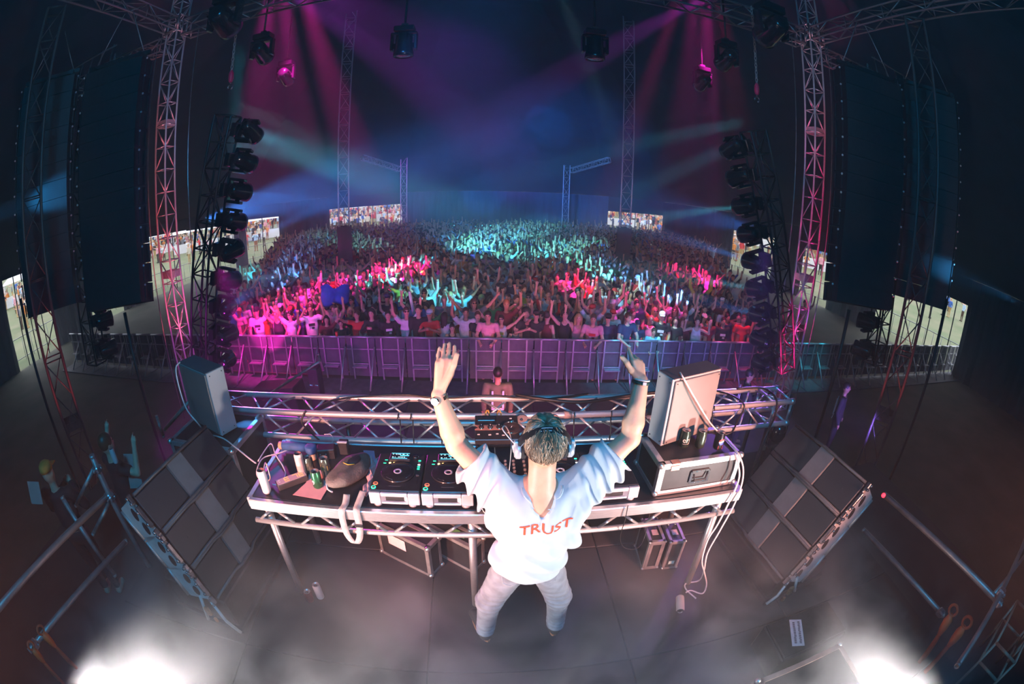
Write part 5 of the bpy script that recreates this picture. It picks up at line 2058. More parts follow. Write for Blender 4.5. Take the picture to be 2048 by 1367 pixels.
cable('pale_cable', [at_y(1360, 745, 2.245), at_y(1368, 758, 2.19), at_y(1392, 800, 2.2), at_y(1420, 845, 2.24), at_z(1442, 868, 1.27), at_z(1462, 888, 1.26), at_z(1478, 910, 1.26), at_y(1486, 935, 1.98), at_y(1484, 965, 1.96), at_y(1470, 1005, 1.93), at_y(1440, 1060, 1.92), at_y(1415, 1105, 1.92),
                     at_y(1408, 1140, 1.93), at_z(1398, 1160, .02), at_z(1372, 1166, .012), at_z(1372, 1178, .012), at_z(1392, 1196, .012)], R_, CABLEW, 'long pale cable over the right silver cabinet and down to the floor', 'cable')
cable('pale_cable', [at_z(1470, 905, 1.26), at_y(1477, 930, 1.975), at_y(1477, 960, 1.955), at_y(1455, 1010, 1.93), at_y(1434, 1050, 1.915), at_y(1415, 1080, 1.915), at_y(1404, 1120, 1.92), at_y(1409, 1145, 1.93), at_z(1413, 1168, .03), at_z(1405, 1186, .012), at_z(1382, 1180, .012), at_z(1372, 1184, .03)], R_, CABLEW,
      'second pale cable from the right case twisted with the long one, ending in a coupler', 'cable')
cable('thin_cable', [at_y(1256, 1010, 1.94), at_y(1250, 1040, 1.93), at_y(1240, 1075, 1.95), at_y(1250, 1095, 2.0), at_y(1275, 1095, 2.1), at_y(1290, 1070, 2.2), at_y(1303, 1005, 2.25)], .003, CABLEB, 'thin dark cable hanging in a loop under the table at the right', 'cable')
cable('thin_cable', [at_y(958, 1005, 1.96), at_y(966, 1020, 1.94), at_y(978, 1034, 1.93)], .003, CABLEW, 'thin pale cable over the table edge beside the shirt', 'cable')
blk = thing('spare_lamp', 'small black lamp below the right end of the truss', 'lamp', at_z(1550, 880, .35))
q = MB()
q.lathe([(.05, 0), (.09, .03), (.10, .12), (.085, .2), (.03, .22)], 16)
q.build('housing', GLOSSB, blk)
q = MB()
q.tube([(-.12, 0, -.02), (-.13, 0, .14), (-.10, 0, .2)], .012, 8)
q.tube([(.12, 0, -.02), (.13, 0, .14), (.10, 0, .2)], .012, 8)
q.box((0, 0, -.03), (.28, .14, .03), ch=.005)
q.build('bracket', BLACKM, blk)
q = MB()
q.box((0, 0, -.2), (.12, .12, .32), ch=.01)
q.build('pedestal', BLACKM, blk)
bl = thing('blue_bottle', 'dark blue bottle standing on the table corner behind the right flight case', 'bottle', (1.60, 2.62, Z0))
q = MB()
q.lathe([(.033, 0), (.036, .01), (.036, .13), (.014, .17), (.014, .2)], 16)
q.build('body', mat('blue cloth'), bl)
q = MB()
q.lathe([(.016, .2), (.016, .222)], 12)
q.build('cap', WHITE, bl)
# ------------------------------------------------------------------ the person at the decks
SKIN = mat('fair skin', (.72, .40, .27), .5, var=.10, scale=18, bump=.06, bscale=160, sss=.12)
SHIRT = mat('pale blue grey cotton', (.50, .58, .63), .85, var=.05, scale=9, bump=.12, bscale=420)
DENIM = mat('washed grey denim', (.24, .26, .30), .85, var=.22, scale=16, bump=.25, bscale=300)
HAIRM = mat('light brown hair', (.11, .062, .036), .42, scale=26, col2=(.42, .30, .20), stretch=(1, 1, .25))
A = lambda *p: np.array(p, float)
SHL, SHR = A(.09, 1.60, 1.47), A(.445, 1.60, 1.475)
ELL, ELR = A(*at_y(914, 890, 1.66)), A(*at_y(1260, 876, 1.66))
WRL, WRR = A(*at_y(877, 790, 1.70)), A(*at_y(1283, 762, 1.72))
HEADC, NECK, CHEST, WAIST, PELV = A(.268, 1.585, 1.715), A(.265, 1.565, 1.50), A(.262, 1.605, 1.33), A(.25, 1.63, 1.08), A(.247, 1.655, .93)
HPL, HPR = A(.16, 1.665, .88), A(.335, 1.665, .88)
KNL, KNR = A(.035, 1.70, .50), A(.45, 1.715, .50)
ANL, ANR = A(.005, 1.74, .09), A(.475, 1.765, .09)


def hand_bones(wr, px, Y, tips, thumb, side):
    """palm and five fingers: knuckle row in the photograph, per finger the pixel track knuckle, middle joint, tip with its depth"""
    out = []
    kn = [A(*at_y(*t[0], t[1])) for t in tips]
    mid = (kn[1] + kn[2]) / 2
    for k_, b in enumerate(kn):
        base = wr + (mid - wr) * .12 + (b - mid) * .35
        out.append((base, b, .0155, .0135))
    for t, r in zip(tips, (.0080, .0083, .0080, .0072)):
        pts = [A(*at_y(*p, y)) for p, y in t[2]]
        a = A(*at_y(*t[0], t[1]))
        rr = r * 1.12
        for p in pts:
            out.append((a, p, rr, rr * .93))
            a, rr = p, rr * .93
    pts = [A(*at_y(*p, y)) for p, y in thumb]
    a, rr = wr + (pts[0] - wr) * .28, .0175
    for i, p in enumerate(pts):
        r1 = (.0145, .0125, .0105)[min(i, 2)]
        out.append((a, p, rr, r1))
        a, rr = p, r1
    return out


# left hand: back of the hand to us, fingers tilted away, thumb on the inner side
LH = hand_bones(WRL, None, None,
                [((903, 722), 1.745, [((909, 706), 1.775), ((909, 692), 1.80)]),
                 ((894, 719), 1.745, [((898, 701), 1.78), ((899, 686), 1.81)]),
                 ((885, 720), 1.74, [((887, 703), 1.775), ((889, 688), 1.80)]),
                 ((876, 726), 1.735, [((876, 710), 1.765), ((879, 695), 1.785)])],
                [((901, 748), 1.715), ((908, 728), 1.72), ((914, 709), 1.73)], -1)
RH = hand_bones(WRR, None, None,
                [((1266, 722), 1.765, [((1261, 708), 1.79), ((1257, 696), 1.81)]),
                 ((1273, 721), 1.77, [((1268, 712), 1.82), ((1263, 716), 1.845)]),
                 ((1279, 724), 1.77, [((1275, 717), 1.815), ((1270, 722), 1.835)]),
                 ((1284, 729), 1.765, [((1282, 722), 1.80), ((1277, 727), 1.82)])],
                [((1262, 740), 1.735), ((1253, 725), 1.74), ((1244, 714), 1.75)], 1)

F = Field((-.34, 1.36, -.02), (.90, 2.02, 2.22), .0058)
F.ell(CHEST, (.165, .105, .20), .05).ell(A(.262, 1.60, 1.43), (.17, .085, .085), .05).ell(WAIST, (.14, .10, .17), .06).ell(PELV, (.155, .115, .12), .06)
F.cap(NECK - A(0, 0, .06), A(.266, 1.578, 1.62), .064, .058, .03)
for S, E, Wr, H in ((SHL, ELL, WRL, LH), (SHR, ELR, WRR, RH)):
    F.cap(S, E, .060, .046, .03)
    m = E + (Wr - E) * .28
    F.cap(E, m, .044, .049, .02).cap(m, Wr, .049, .031, .015)
    for a, b, ra, rb in H:
        F.cap(a, b, ra, rb, .006)
for Hp, K, An in ((HPL, KNL, ANL), (HPR, KNR, ANR)):
    F.cap(Hp, K, .085, .056, .04).cap(K, An, .056, .038, .03)
    F.cap(An, An + A(0, .12, -.05), .036, .03, .02)
# head: looking ahead and a little down
tq = radians(9)
RHd = [[1, 0, 0], [0, cos(tq), -sin(tq)], [0, sin(tq), cos(tq)]]
hp = lambda x, y, z: HEADC + A(x, cos(tq) * y - sin(tq) * z, sin(tq) * y + cos(tq) * z)
F.ell(hp(0, -.012, .022), (.076, .096, .092), .02).ell(hp(0, .03, -.045), (.058, .066, .075), .04).ell(hp(0, .078, -.085), (.026, .022, .02), .03)
F.cap(hp(0, .098, .01), hp(0, .116, -.03), .008, .013, .012)
for s in (-1, 1):
    F.ell(hp(s * .080, -.004, -.012), (.009, .018, .031), .006)
    F.cap(hp(s * .012, .094, .022), hp(s * .05, .078, .022), .011, .009, .012)
    F.ell(hp(s * .045, .066, -.03), (.022, .02, .02), .02)
    F.cut_ell(hp(s * .030, .098, .004), (.014, .010, .008))
F.cap(hp(-.018, .094, -.062), hp(.018, .094, -.062), .006, .006, .008)
V, Q = F.surface()
dj = thing('person', 'person in pale blue grey T-shirt and grey jeans behind the decks, both arms raised', 'person', (.25, 1.72, 0))
V0 = A(.25, 1.72, 0)
link('body', np_mesh('body', V - V0, Q, SKIN), dj)
for s in (-1, 1):
    q = MB()
    q.sphere(Vector(hp(s * .030, .086, .004) - V0), .0125, 12, 8)
    e = q.build('eye', mat('eye white', (.75, .72, .68), .2, var=.03, scale=30), dj)
    q = MB()
    q.sphere(Vector(hp(s * .030, .0945, .004) - V0), (.006, .0045, .006), 10, 6)
    q.build('iris', mat('brown iris', (.05, .03, .015), .2, var=.1, scale=30), e)
q = MB()
q.tube([Vector(hp(x, .098 - abs(x) * .3, -.062) - V0) for x in (-.022, -.01, 0, .01, .022)], [.003, .0055, .006, .0055, .003], 8)
q.build('lips', mat('lip skin', (.45, .16, .13), .45, var=.05, scale=30), dj)

# jeans
J = Field((-.16, 1.45, .04), (.66, 1.92, 1.06), .007)
J.ell(PELV, (.172, .132, .125), .05)
for Hp, K, An in ((HPL, KNL, ANL), (HPR, KNR, ANR)):
    J.cap(Hp, K, .103, .074, .04).cap(K, An, .072, .056, .04)
g = J.grid()
for K, An in ((KNL, ANL), (KNR, ANR)):
    d = np.sqrt((g[0] - K[0]) ** 2 + (g[1] - K[1]) ** 2)
    wv = np.exp(-((g[2] - K[2] - .04) / .12) ** 2) + 1.0 * np.exp(-((g[2] - An[2] - .05) / .09) ** 2)
    J.f += (.006 * wv * np.sin(g[2] * 120 + 14 * (g[0] - K[0]) + 9 * (g[1] - K[1])) * np.exp(-(d / .16) ** 4)).astype(np.float32)
J.f += (.004 * np.sin(g[2] * 60 + g[0] * 45) * np.exp(-((g[2] - .82) / .08) ** 2)).astype(np.float32)
J.cut_plane((0, 0, 1.0), (0, 0, 1)).cut_plane((0, 0, .07), (0, 0, -1))
V, Q = J.surface()
jn = link('jeans', np_mesh('jeans', V - V0, Q, DENIM), dj)
bv = None
from mathutils.bvhtree import BVHTree


def bvh_of(V, Q):
    return BVHTree.FromPolygons([tuple(v) for v in V], [tuple(int(i) for i in f) for f in Q])


def wrap_strip(name, bvh, pts, m, parent, r=.002, off=.001):
    """thin raised seam laid on a surface: points moved along +y onto it"""
    out = []
    for p in pts:
        h = bvh.ray_cast(Vector((p[0], p[1] - .5, p[2])), Vector((0, 1, 0)))
        if h[0] is not None:
            out.append(h[0] + h[1] * off - Vector(V0))
    if len(out) > 1:
        q = MB()
        q.tube(out, r, 5)
        q.build(name, m, parent)


bj = bvh_of(V, Q)
SEAM = mat('denim seam', (.34, .36, .40), .8, var=.1, scale=60)
for x0, x1 in ((.10, .20), (.29, .39)):
    ring = [(x0, 1.6, .905), (x1, 1.6, .91), (x1 - .005, 1.6, .83), ((x0 + x1) / 2, 1.6, .805), (x0 + .005, 1.6, .83), (x0, 1.6, .905)]
    pts = [Vector(ring[i]).lerp(Vector(ring[i + 1]), k / 6) for i in range(5) for k in range(7)]
    wrap_strip('pocket', bj, pts, SEAM, jn)
wrap_strip('centre_seam', bj, [(.247, 1.6, z) for z in np.linspace(.96, .80, 12)], SEAM, jn)
# shoes
for An, tx, nm in ((ANL, -.075, 'left'), (ANR, .06, 'right')):
    S = Field(An + A(-.16, -.12, -.10), An + A(.16, .32, .08), .006)
    S.ell(An + A(0, .0, -.045), (.042, .055, .05), .03).cap(An + A(0, .03, -.05), An + A(tx, .2, -.062), .042, .036, .03)
    S.cut_plane((0, 0, .018), (0, 0, -1))
    V, Q = S.surface()
    sh = link('shoe', np_mesh('shoe', V - V0, Q, mat('dark suede shoe', (.022, .018, .018), .7, var=.2, scale=30)), dj)
    q = MB()
    outl = []
    for k in range(20):
        a = 2 * pi * k / 20
        t = (cos(a) + 1) / 2
        c = An + A(tx * (t * 1.25 - .2), -.05 + t * .28, 0)
        outl.append((c[0] + .045 * sin(a) * (1 - .15 * t), c[1]))
    q.prism([(p[0] - V0[0], p[1] - V0[1]) for p in outl], .001, .022)
    q.build('sole', mat('tan rubber sole', (.36, .16, .08), .6, var=.15, scale=30), sh)

# T-shirt: wide sleeves, folds, a dropped neckline at the back
T = Field((-.30, 1.34, .80), (.84, 1.92, 1.92), .0062)
T.ell(CHEST + A(0, -.002, .0), (.182, .122, .20), .04).ell(A(.262, 1.598, 1.435), (.185, .098, .080), .05)
T.ell(WAIST + A(0, -.008, .0), (.176, .128, .22), .05).ell(PELV + A(.0, -.010, .03), (.190, .146, .17), .05)
for S, E, k in ((SHL, ELL, -1), (SHR, ELR, 1)):
    D = E - S
    e = S + D * .74
    T.cap(S, e, .078, .094, .05)
    # slack cloth between sleeve and side
    T.cap(CHEST + A(k * .10, -.02, .03), S + D * .52 + A(0, -.012, -.045), .085, .066, .07)
    T.cap(CHEST + A(k * .135, -.03, -.07), S + D * .30 + A(0, -.02, -.08), .07, .05, .06)
T.ell(A(.425, 1.535, 1.185), (.05, .045, .055), .05)
T.ell(A(.085, 1.575, 1.0), (.05, .05, .045), .05)
g = T.grid()
x, y, z = g[0] - .262, g[1] - 1.6, g[2]
# folds: V shaped drapes fanning from the shoulders, ripples over the waist, diagonal pulls to the left hip
fold = .012 * np.sin((np.abs(x) * 34 - z * 30) + 2.4 * np.sin(z * 9 + x * 5)) * np.exp(-((z - 1.36) / .16) ** 2)
fold += .009 * np.sin((x * 22 + z * 58) + 1.7 * np.sin(x * 13)) * np.exp(-((z - 1.02) / .13) ** 2)
fold += .011 * np.sin((x * 40 + z * 30) + 1.2 * np.sin(z * 20)) * np.exp(-((z - 1.18) / .12) ** 2) * np.clip(.7 - 1.5 * x, 0, 1)
ax_ = np.abs(x)
fold += .012 * np.sin(ax_ * 95 + z * 26 + y * 20) * np.clip((ax_ - .15) / .08, 0, 1) * np.exp(-((z - 1.5) / .2) ** 2)
fold = np.where(fold > 0, fold, fold * 1.3)
T.f += fold.astype(np.float32)
del x, y, z, fold, ax_
# hem, sleeve ends, neckline
T.cut_plane((.25, 1.6, .875), (-.16, .05, -1), (.25, 1.63, .86), .34)
for S, E in ((SHL, ELL), (SHR, ELR)):
    D = (E - S) / np.linalg.norm(E - S)
    c = S + (E - S) * .70
    T.cut_plane(c, D, c + D * .1, .17)
    T.cut_cap(S + (E - S) * .42, S + (E - S) * .95, .062, .086)
T.cut_cap(NECK - A(0, -.01, .03), NECK + A(0, .02, .2), .068, .10)
T.cut_ell(A(.268, 1.505, 1.475), (.050, .075, .075))
T.cut_ell(A(.27, 1.475, 1.425), (.022, .06, .05))
V, Q = T.surface()
ts = link('t_shirt', np_mesh('t_shirt', V - V0, Q, SHIRT), dj)
bt = bvh_of(V, Q)
q = MB()
pts = []
for k in range(29):
    a = -pi * .78 + 1.56 * pi * k / 28
    d = Vector((sin(a), -cos(a), -.12 - .75 * max(0, cos(a)) ** 3)).normalized()
    o = Vector((.268, 1.575, 1.50))
    h = bt.find_nearest(o + d * Vector((1, 1, 1)).length * .055 + Vector((0, 0, .01)))
    pts.append(h[0] - Vector(V0))
q.tube(pts, .0055, 6)
q.build('collar', mat('collar rib', (.46, .54, .58), .85, var=.05, scale=60), ts)
me = text_mesh('TRUST', .080, bold=True)
bm = bmesh.new()
bm.from_mesh(me)
bmesh.ops.triangulate(bm, faces=bm.faces[:])
for _ in range(2):
    bmesh.ops.subdivide_edges(bm, edges=[e for e in bm.edges if e.calc_length() > .010], cuts=1)
bmesh.ops.triangulate(bm, faces=bm.faces[:])
c0 = at_y(1092, 1056, 1.48)
for v in bm.verts:
    px, pz = v.co.x * 1.02, v.co.y
    o = Vector((c0.x + px, 1.2, c0.z + pz + .35 * px * px + .03 * px))
    h = bt.ray_cast(o, Vector((0, 1, 0)))
    v.co = (h[0] + Vector((0, -.0022, .0005)) - Vector(V0)) if h[0] is not None else o - Vector(V0)
bm.to_mesh(me)
bm.free()
me.materials.append(mat('orange red print', (.80, .09, .03), .7, var=.05, scale=60))
link('lettering', me, ts)

# hair: a cap with strands swept from the crown
rr = random.Random(5)
Hc = Field(HEADC - .16, HEADC + .17, .006)
Hc.ell(hp(0, -.010, .034), (.083, .101, .093), .02).ell(hp(0, .05, .075), (.06, .055, .04), .04)
g = Hc.grid()
Hc.f += (.004 * np.sin(g[0] * 130 + 8 * np.sin(g[2] * 30)) + .003 * np.sin(g[0] * 260 + g[1] * 70)).astype(np.float32)
Hc.cut_plane(hp(0, .02, -.045), np.array(hp(0, .35, -1)) - HEADC)
Hc.cut_plane(hp(0, .078, .03), np.array(hp(0, 1, -.55)) - HEADC)
V, Q = Hc.surface()
hr = link('hair', np_mesh('hair', V - V0, Q, HAIRM), dj)
q = MB()
for i in range(620):
    th = rr.uniform(0, 2 * pi)
    ph = rr.uniform(0, 1) ** .6 * 1.5
    p0 = np.array([sin(th) * sin(ph), cos(th) * sin(ph), cos(ph)])
    pts = []
    ln = rr.uniform(.5, 1.25)
    tw = rr.uniform(-.5, .5)
    for k in range(5):
        t = k / 4
        ph2 = ph + ln * t
        th2 = th + tw * t
        r = 1.0 + .07 * sin(t * pi) * rr.uniform(.3, 1.4) + .012 * k * rr.random()
        u = A(.084 * sin(th2) * sin(ph2), .102 * cos(th2) * sin(ph2) - .010, .094 * cos(ph2) + .034) * r
        if u[2] < -.062 or (u[1] > .06 and u[2] < .03):
            break
        pts.append(Vector(hp(*u) - V0))
    if len(pts) > 2:
        w = rr.uniform(.0016, .0034)
        q.tube(pts, [w, w * 1.2, w, w * .7, w * .3][:len(pts)], 4, caps=False)
tag(q.build('strand', HAIRM, hr), kind='stuff')

# headphones resting over the crown
hph = thing('headphones', 'black and silver headphones worn over the light brown hair', 'headphones', Vector(HEADC))
HSIL = mat('satin silver plastic', (.52, .54, .57), .35, .3, var=.08, scale=20)
lift = radians(-24)
Mh = Matrix.Rotation(tq, 4, 'X') @ Matrix.Rotation(-lift, 4, 'X') if False else Matrix.Rotation(radians(30), 4, 'X')
q = MB()
n_ = 28
for j, (R_in, w) in enumerate(((.116, .017),)):
    for k in range(n_ + 1):
        a = pi * (k / n_) * 1.04 - pi * .02
        for (rr_, yy) in ((R_in, -w), (R_in + .012, -w * .8), (R_in + .012, w * .8), (R_in, w)):
            q.v.append(Mh @ Vector((cos(a) * rr_ * .885, yy, sin(a) * rr_ * 1.10 - .005)))
    for k in range(n_):
        for m_ in range(4):
            a, b = k * 4 + m_, k * 4 + (m_ + 1) % 4
            q.f.append([a, b, b + 4, a + 4]); q.sm.append(False); q.mi.append(0)
band = q.build('headband', mat('soft black band', (.014, .014, .017), .4, var=.2, scale=30), hph)
q = MB()
q.tube([Mh @ Vector((cos(pi * k / 24) * .115 * .885, -.018, sin(pi * k / 24) * .115 * 1.10 - .005)) for k in range(25)], .0028, 6)
q.build('silver_edge', CHROME, band)
q = MB()
for row, (yy, m0, m1) in enumerate(((-.006, -.24, .16), (.007, -.2, .2))):
    k = 0
    while m0 + k * .05 < m1:
        a = pi / 2 - (m0 + k * .05)
        if not (row == 0 and k == 1):
            q.box((0, 0, 0), (.0055, .0042, .0008), Mh @ Matrix.Translation((cos(a) * .1285 * .885, yy, sin(a) * .1285 * 1.10 - .005)) @ Matrix.Rotation(pi / 2 - a, 4, 'Y'))
        k += 1
tag(q.build('lettering', mat('pale print', (.70, .58, .58), .6, var=.03, scale=30), band), kind='stuff')
for s in (-1, 1):
    M = Matrix.Translation((s * .098, -.004, -.018)) @ Matrix.Rotation(s * pi / 2, 4, 'Y')
    q = MB()
    q.lathe([(.030, -.022), (.038, -.018), (.038, -.004), (.030, .0)], 20, M)
    cu = q.build('ear_pad', RUBBER, hph)
    q = MB()
    q.lathe([(.037, .0), (.039, .006), (.038, .020), (.030, .027), (.0, .028)], 20, M)
    q.build('ear_cup', HSIL, hph)
    q = MB()
    q.tube([Vector((s * .122, .0, -.03)), Vector((s * .126, -.004, .0)), Mh @ Vector((s * .112, -.002, .022))], [.008, .010, .008], 8)
    q.box((s * .118, -.01, .02), (.018, .022, .02), ch=.004)
    q.build('hinge_arm', HSIL, hph)
cable('headphone_cable', [Vector(HEADC) + Vector((-.124, .0, .01)), Vector(HEADC) + Vector((-.17, .05, .05)), Vector(HEADC) + Vector((-.15, .12, .02)), Vector(HEADC) + Vector((-.12, .2, -.12)), (.149, 1.95, 1.25), (.149, 2.05, 1.12), (.18, 2.06, 1.10)], .0028, CABLEW, 'thin pale headphone lead looping towards the mixer', 'cable')

# watch on the left wrist, bands on the right
def wrist_ring(wr, el, t, r):
    d = Vector(el - wr).normalized()
    c = Vector(wr) + d * t
    return c, d


c, d = wrist_ring(WRL, ELL, .012, .034)
wt = thing('wrist_watch', 'steel wrist watch with a pale dial on the raised left wrist', 'watch', c)
bk = Vector((0, -1, 0)) - d * Vector((0, -1, 0)).dot(d)
bk.normalize()
sd = d.cross(bk)
for k in range(16):
    a = 2 * pi * k / 16
    if k in (0, 1, 15):
        continue
    rdl = bk * cos(a) + sd * sin(a)
    M = frame_from(rdl * .0365, sd * cos(a) - bk * sin(a), rdl)
    q = MB()
    q.box((0, 0, 0), (.0125, .017, .004), M, ch=.001)
    q.build('link', CHROME, wt)
fa = radians(-38)
rdl = bk * cos(fa) + sd * sin(fa)
rdl = (bk * .9 + (-sd if sd.x > 0 else sd) * .35).normalized()
M = frame_from(rdl * .036, rdl.cross(d), rdl)
q = MB()
q.lathe([(.0175, -.004), (.0195, 0), (.0195, .006), (.0165, .009)], 24, M)
q.build('watch_case', CHROME, wt)
q = MB()
q.lathe([(.0165, .0085), (0, .0088)], 24, M)
dl = q.build('dial', mat('white dial', (.8, .8, .8), .25, var=.02, scale=20), wt)
q = MB()
q.box((.003, .004, .0095), (.0015, .010, .0006), M)
q.box((-.003, .001, .0095), (.008, .0015, .0006), M)
q.build('hands', BLACK, dl)
c, d = wrist_ring(WRR, ELR, .006, .034)
wb = thing('wristband', 'black green festival wristband with a white tag on the raised right wrist', 'wristband', c)
Mb = frame_from((0, 0, 0), d.cross(Vector((0, 1, 0))), d)
q = MB()
q.lathe([(.0345, -.008), (.0365, -.008), (.037, .006), (.035, .006)], 24, Mb)
q.build('woven_band', mat('dark green weave', (.012, .045, .035), .7, var=.2, scale=40), wb)
q = MB()
q.lathe([(.0362, -.012), (.0378, -.0115), (.0378, -.017), (.0362, -.017)], 24, Mb)
q.build('white_band', WHITE, wb)
bk = Vector((0, -1, 0)) - d * Vector((0, -1, 0)).dot(d)
bk.normalize()
M = frame_from(bk * .037, bk.cross(d), bk)
q = MB()
q.box((.0, .002, .002), (.018, .014, .004), M, ch=.001)
q.build('tag_clip', mat('pale pink tag', (.7, .55, .55), .4, var=.05, scale=20), wb)
# ------------------------------------------------------------------ people
BARD = Vector((cos(radians(-2.65)), sin(radians(-2.65)), 0))
BARN = Vector((-BARD.y, BARD.x, 0))
BAR0 = Vector((-.7, 10.55, GZ))


def bpos(s, t):
    """s metres along the barrier, t metres behind it"""
    return BAR0 + BARD * (s + .7) + BARN * t


def person_prims(pose, fem):
    """capsules and ellipsoids of a standing body facing -y, feet at the origin"""
    P = []
    sw = .165 if fem else .195
    sh = 1.40 if fem else 1.45
    P += [('e', (0, 0, sh - .22), (.14 if fem else .16, .095, .19), 'torso', .05), ('e', (0, 0, sh - .03), (sw * .92, .08, .07), 'torso', .05),
          ('e', (0, .0, 1.05), (.125 if fem else .14, .09, .16), 'torso', .05), ('e', (0, .005, .93), (.16 if fem else .15, .11, .12), 'leg', .05)]
    hz = sh + .235
    P += [('c', (0, .01, sh + .02), (0, -.005, hz - .09), .052, .048, 'skin', .02), ('e', (0, 0, hz), (.074, .094, .112), 'skin', .02),
          ('e', (0, -.03, hz - .06), (.052, .058, .062), 'skin', .03), ('c', (0, -.09, hz + .01), (0, -.108, hz - .02), .009, .014, 'skin', .012),
          ('e', (-.076, .005, hz - .01), (.01, .018, .03), 'skin', .005), ('e', (.076, .005, hz - .01), (.01, .018, .03), 'skin', .005)]
    for s in (-1, 1):
        P += [('c', (s * .085, 0, .90), (s * .095, -.02, .49), .082, .055, 'leg', .03), ('c', (s * .095, -.02, .49), (s * .10, .0, .08), .054, .038, 'leg', .02),
              ('c', (s * .10, .02, .05), (s * .115, -.15, .04), .045, .04, 'shoe', .02)]
    arms = {
        'both_up': (((-.36, -.06, .24), (-.38, -.10, .50)), ((.36, -.06, .24), (.36, -.10, .50))),
        'wide_v': (((-.42, -.04, .17), (-.60, -.08, .40)), ((.42, -.04, .17), (.60, -.08, .40))),
        'bent_up': (((-.36, -.10, -.06), (-.34, -.20, .20)), ((.36, -.10, -.06), (.33, -.2, .2))),
        'right_up': (((-.36, -.05, .22), (-.34, -.10, .49)), ((.26, .0, -.28), (.22, -.16, -.42))),
        'left_up': (((-.26, .0, -.28), (-.22, -.16, -.42)), ((.36, -.05, .22), (.34, -.12, .49))),
        'down': (((-.25, .02, -.29), (-.24, -.08, -.54)), ((.25, .02, -.29), (.24, -.08, -.54))),
        'clap': (((-.27, -.10, -.24), (-.06, -.30, -.10)), ((.27, -.10, -.24), (.06, -.30, -.10))),
        'lean': (((-.27, -.14, -.24), (-.16, -.38, -.32)), ((.27, -.14, -.24), (.14, -.38, -.32))),
        'point': (((-.30, -.22, .08), (-.30, -.44, .22)), ((.26, .0, -.28), (.22, -.14, -.44))),
    }[pose]
    for (e, w), s in zip(arms, (-1, 1)):
        S0 = (s * sw, 0, sh - .005)
        E0 = (e[0], e[1], sh + e[2])
        W0 = (w[0], w[1], sh + w[2])
        k = .9 if fem else 1
        P += [('c', S0, E0, .052 * k, .042 * k, 'arm', .03), ('c', E0, W0, .042 * k, .030 * k, 'fore', .012)]
        d = (Vector(W0) - Vector(E0)).normalized()
        W1 = Vector(W0) + d * .06
        P.append(('c', W0, tuple(W1), .030, .036, 'hand', .012))
        sd = d.cross(Vector((0, 1, 0)))
        sd = sd.normalized() if sd.length > .1 else Vector((1, 0, 0))
        for f in range(4):
            b = W1 + sd * (.022 * (f - 1.5))
            P.append(('c', tuple(b), tuple(b + d * (.075 - .012 * abs(f - 1.4)) + sd * .008 * (f - 1.5)), .011, .009, 'hand', .004))
        P.append(('c', tuple(Vector(W0) + d * .01), tuple(Vector(W0) + d * .055 - sd * .055 * s * (1 if pose != 'down' else -1)), .014, .010, 'hand', .008))
    return P, sh, sw, hz


def body_field(P, h, tags, grow=0.0, k=1.0):
    F = Field((-.78, -.62, -.01), (.78, .36, 2.18), h)
    for p in P:
        if p[0] == 'e' and p[3] in tags:
            F.ell(p[1], tuple(r + grow for r in p[2]), p[4] * k)
        elif p[0] == 'c' and p[5] in tags:
            F.cap(np.array(p[1]), np.array(p[2]), p[3] + grow, p[4] + grow, p[6] * k)
    return F


POSES = ['both_up', 'wide_v', 'bent_up', 'right_up', 'left_up', 'down', 'clap', 'lean', 'point']
CROWDM = {}
BLANK = mat('unset cloth', (.5, .5, .5), .8, var=.05, scale=20)


def crowd_meshes(pose, fem):
    k = (pose, fem)
    if k in CROWDM:
        return CROWDM[k]
    P, sh, sw, hz = person_prims(pose, fem)
    r = {'hz': hz, 'sh': sh}
    F = body_field(P, .0185, ('torso', 'leg', 'skin', 'arm', 'fore', 'hand', 'shoe'))
    r['body'] = np_mesh('body', *F.surface(), BLANK)
    # short sleeved top
    S = body_field(P, .021, ('torso', 'arm'), .016, 1.2)
    S.cap(np.array((0, 0, 1.1)), np.array((0, 0, .92)), .13, .15, .05)
    S.cut_plane((0, 0, .86), (0, 0, -1))
    for s in (-1, 1):
        c = [p for p in P if p[0] == 'c' and p[5] == 'arm'][0 if s < 0 else 1]
        a, b = np.array(c[1]), np.array(c[2])
        d = (b - a) / np.linalg.norm(b - a)
        S.cut_plane(a + (b - a) * .62, d, b, .16)
    S.cut_ell((0, -.02, sh + .06), (.075, .08, .06))
    r['t_shirt'] = np_mesh('t_shirt', *S.surface(), BLANK)
    S = body_field(P, .021, ('torso',), .012, 1.2)
    S.cut_plane((0, 0, .90), (0, 0, -1))
    for s in (-1, 1):
        S.cut_ell((s * (sw + .03), 0, sh), (.09, .12, .13))
    S.cut_ell((0, -.04, sh + .05), (.08, .1, .09))
    r['singlet'] = np_mesh('singlet', *S.surface(), BLANK)
    S = body_field(P, .021, ('torso', 'arm', 'fore'), .015, 1.2)
    S.cut_plane((0, 0, .86), (0, 0, -1))
    S.cut_ell((0, -.02, sh + .06), (.075, .08, .06))
    r['jacket'] = np_mesh('jacket', *S.surface(), BLANK)
    L = body_field(P, .024, ('leg',), .012)
    L.cut_plane((0, 0, 1.02), (0, 0, 1)).cut_plane((0, 0, .09), (0, 0, -1))
    r['trousers'] = np_mesh('trousers', *L.surface(), BLANK)
    CROWDM[k] = r
    return r


HAIRK = {}


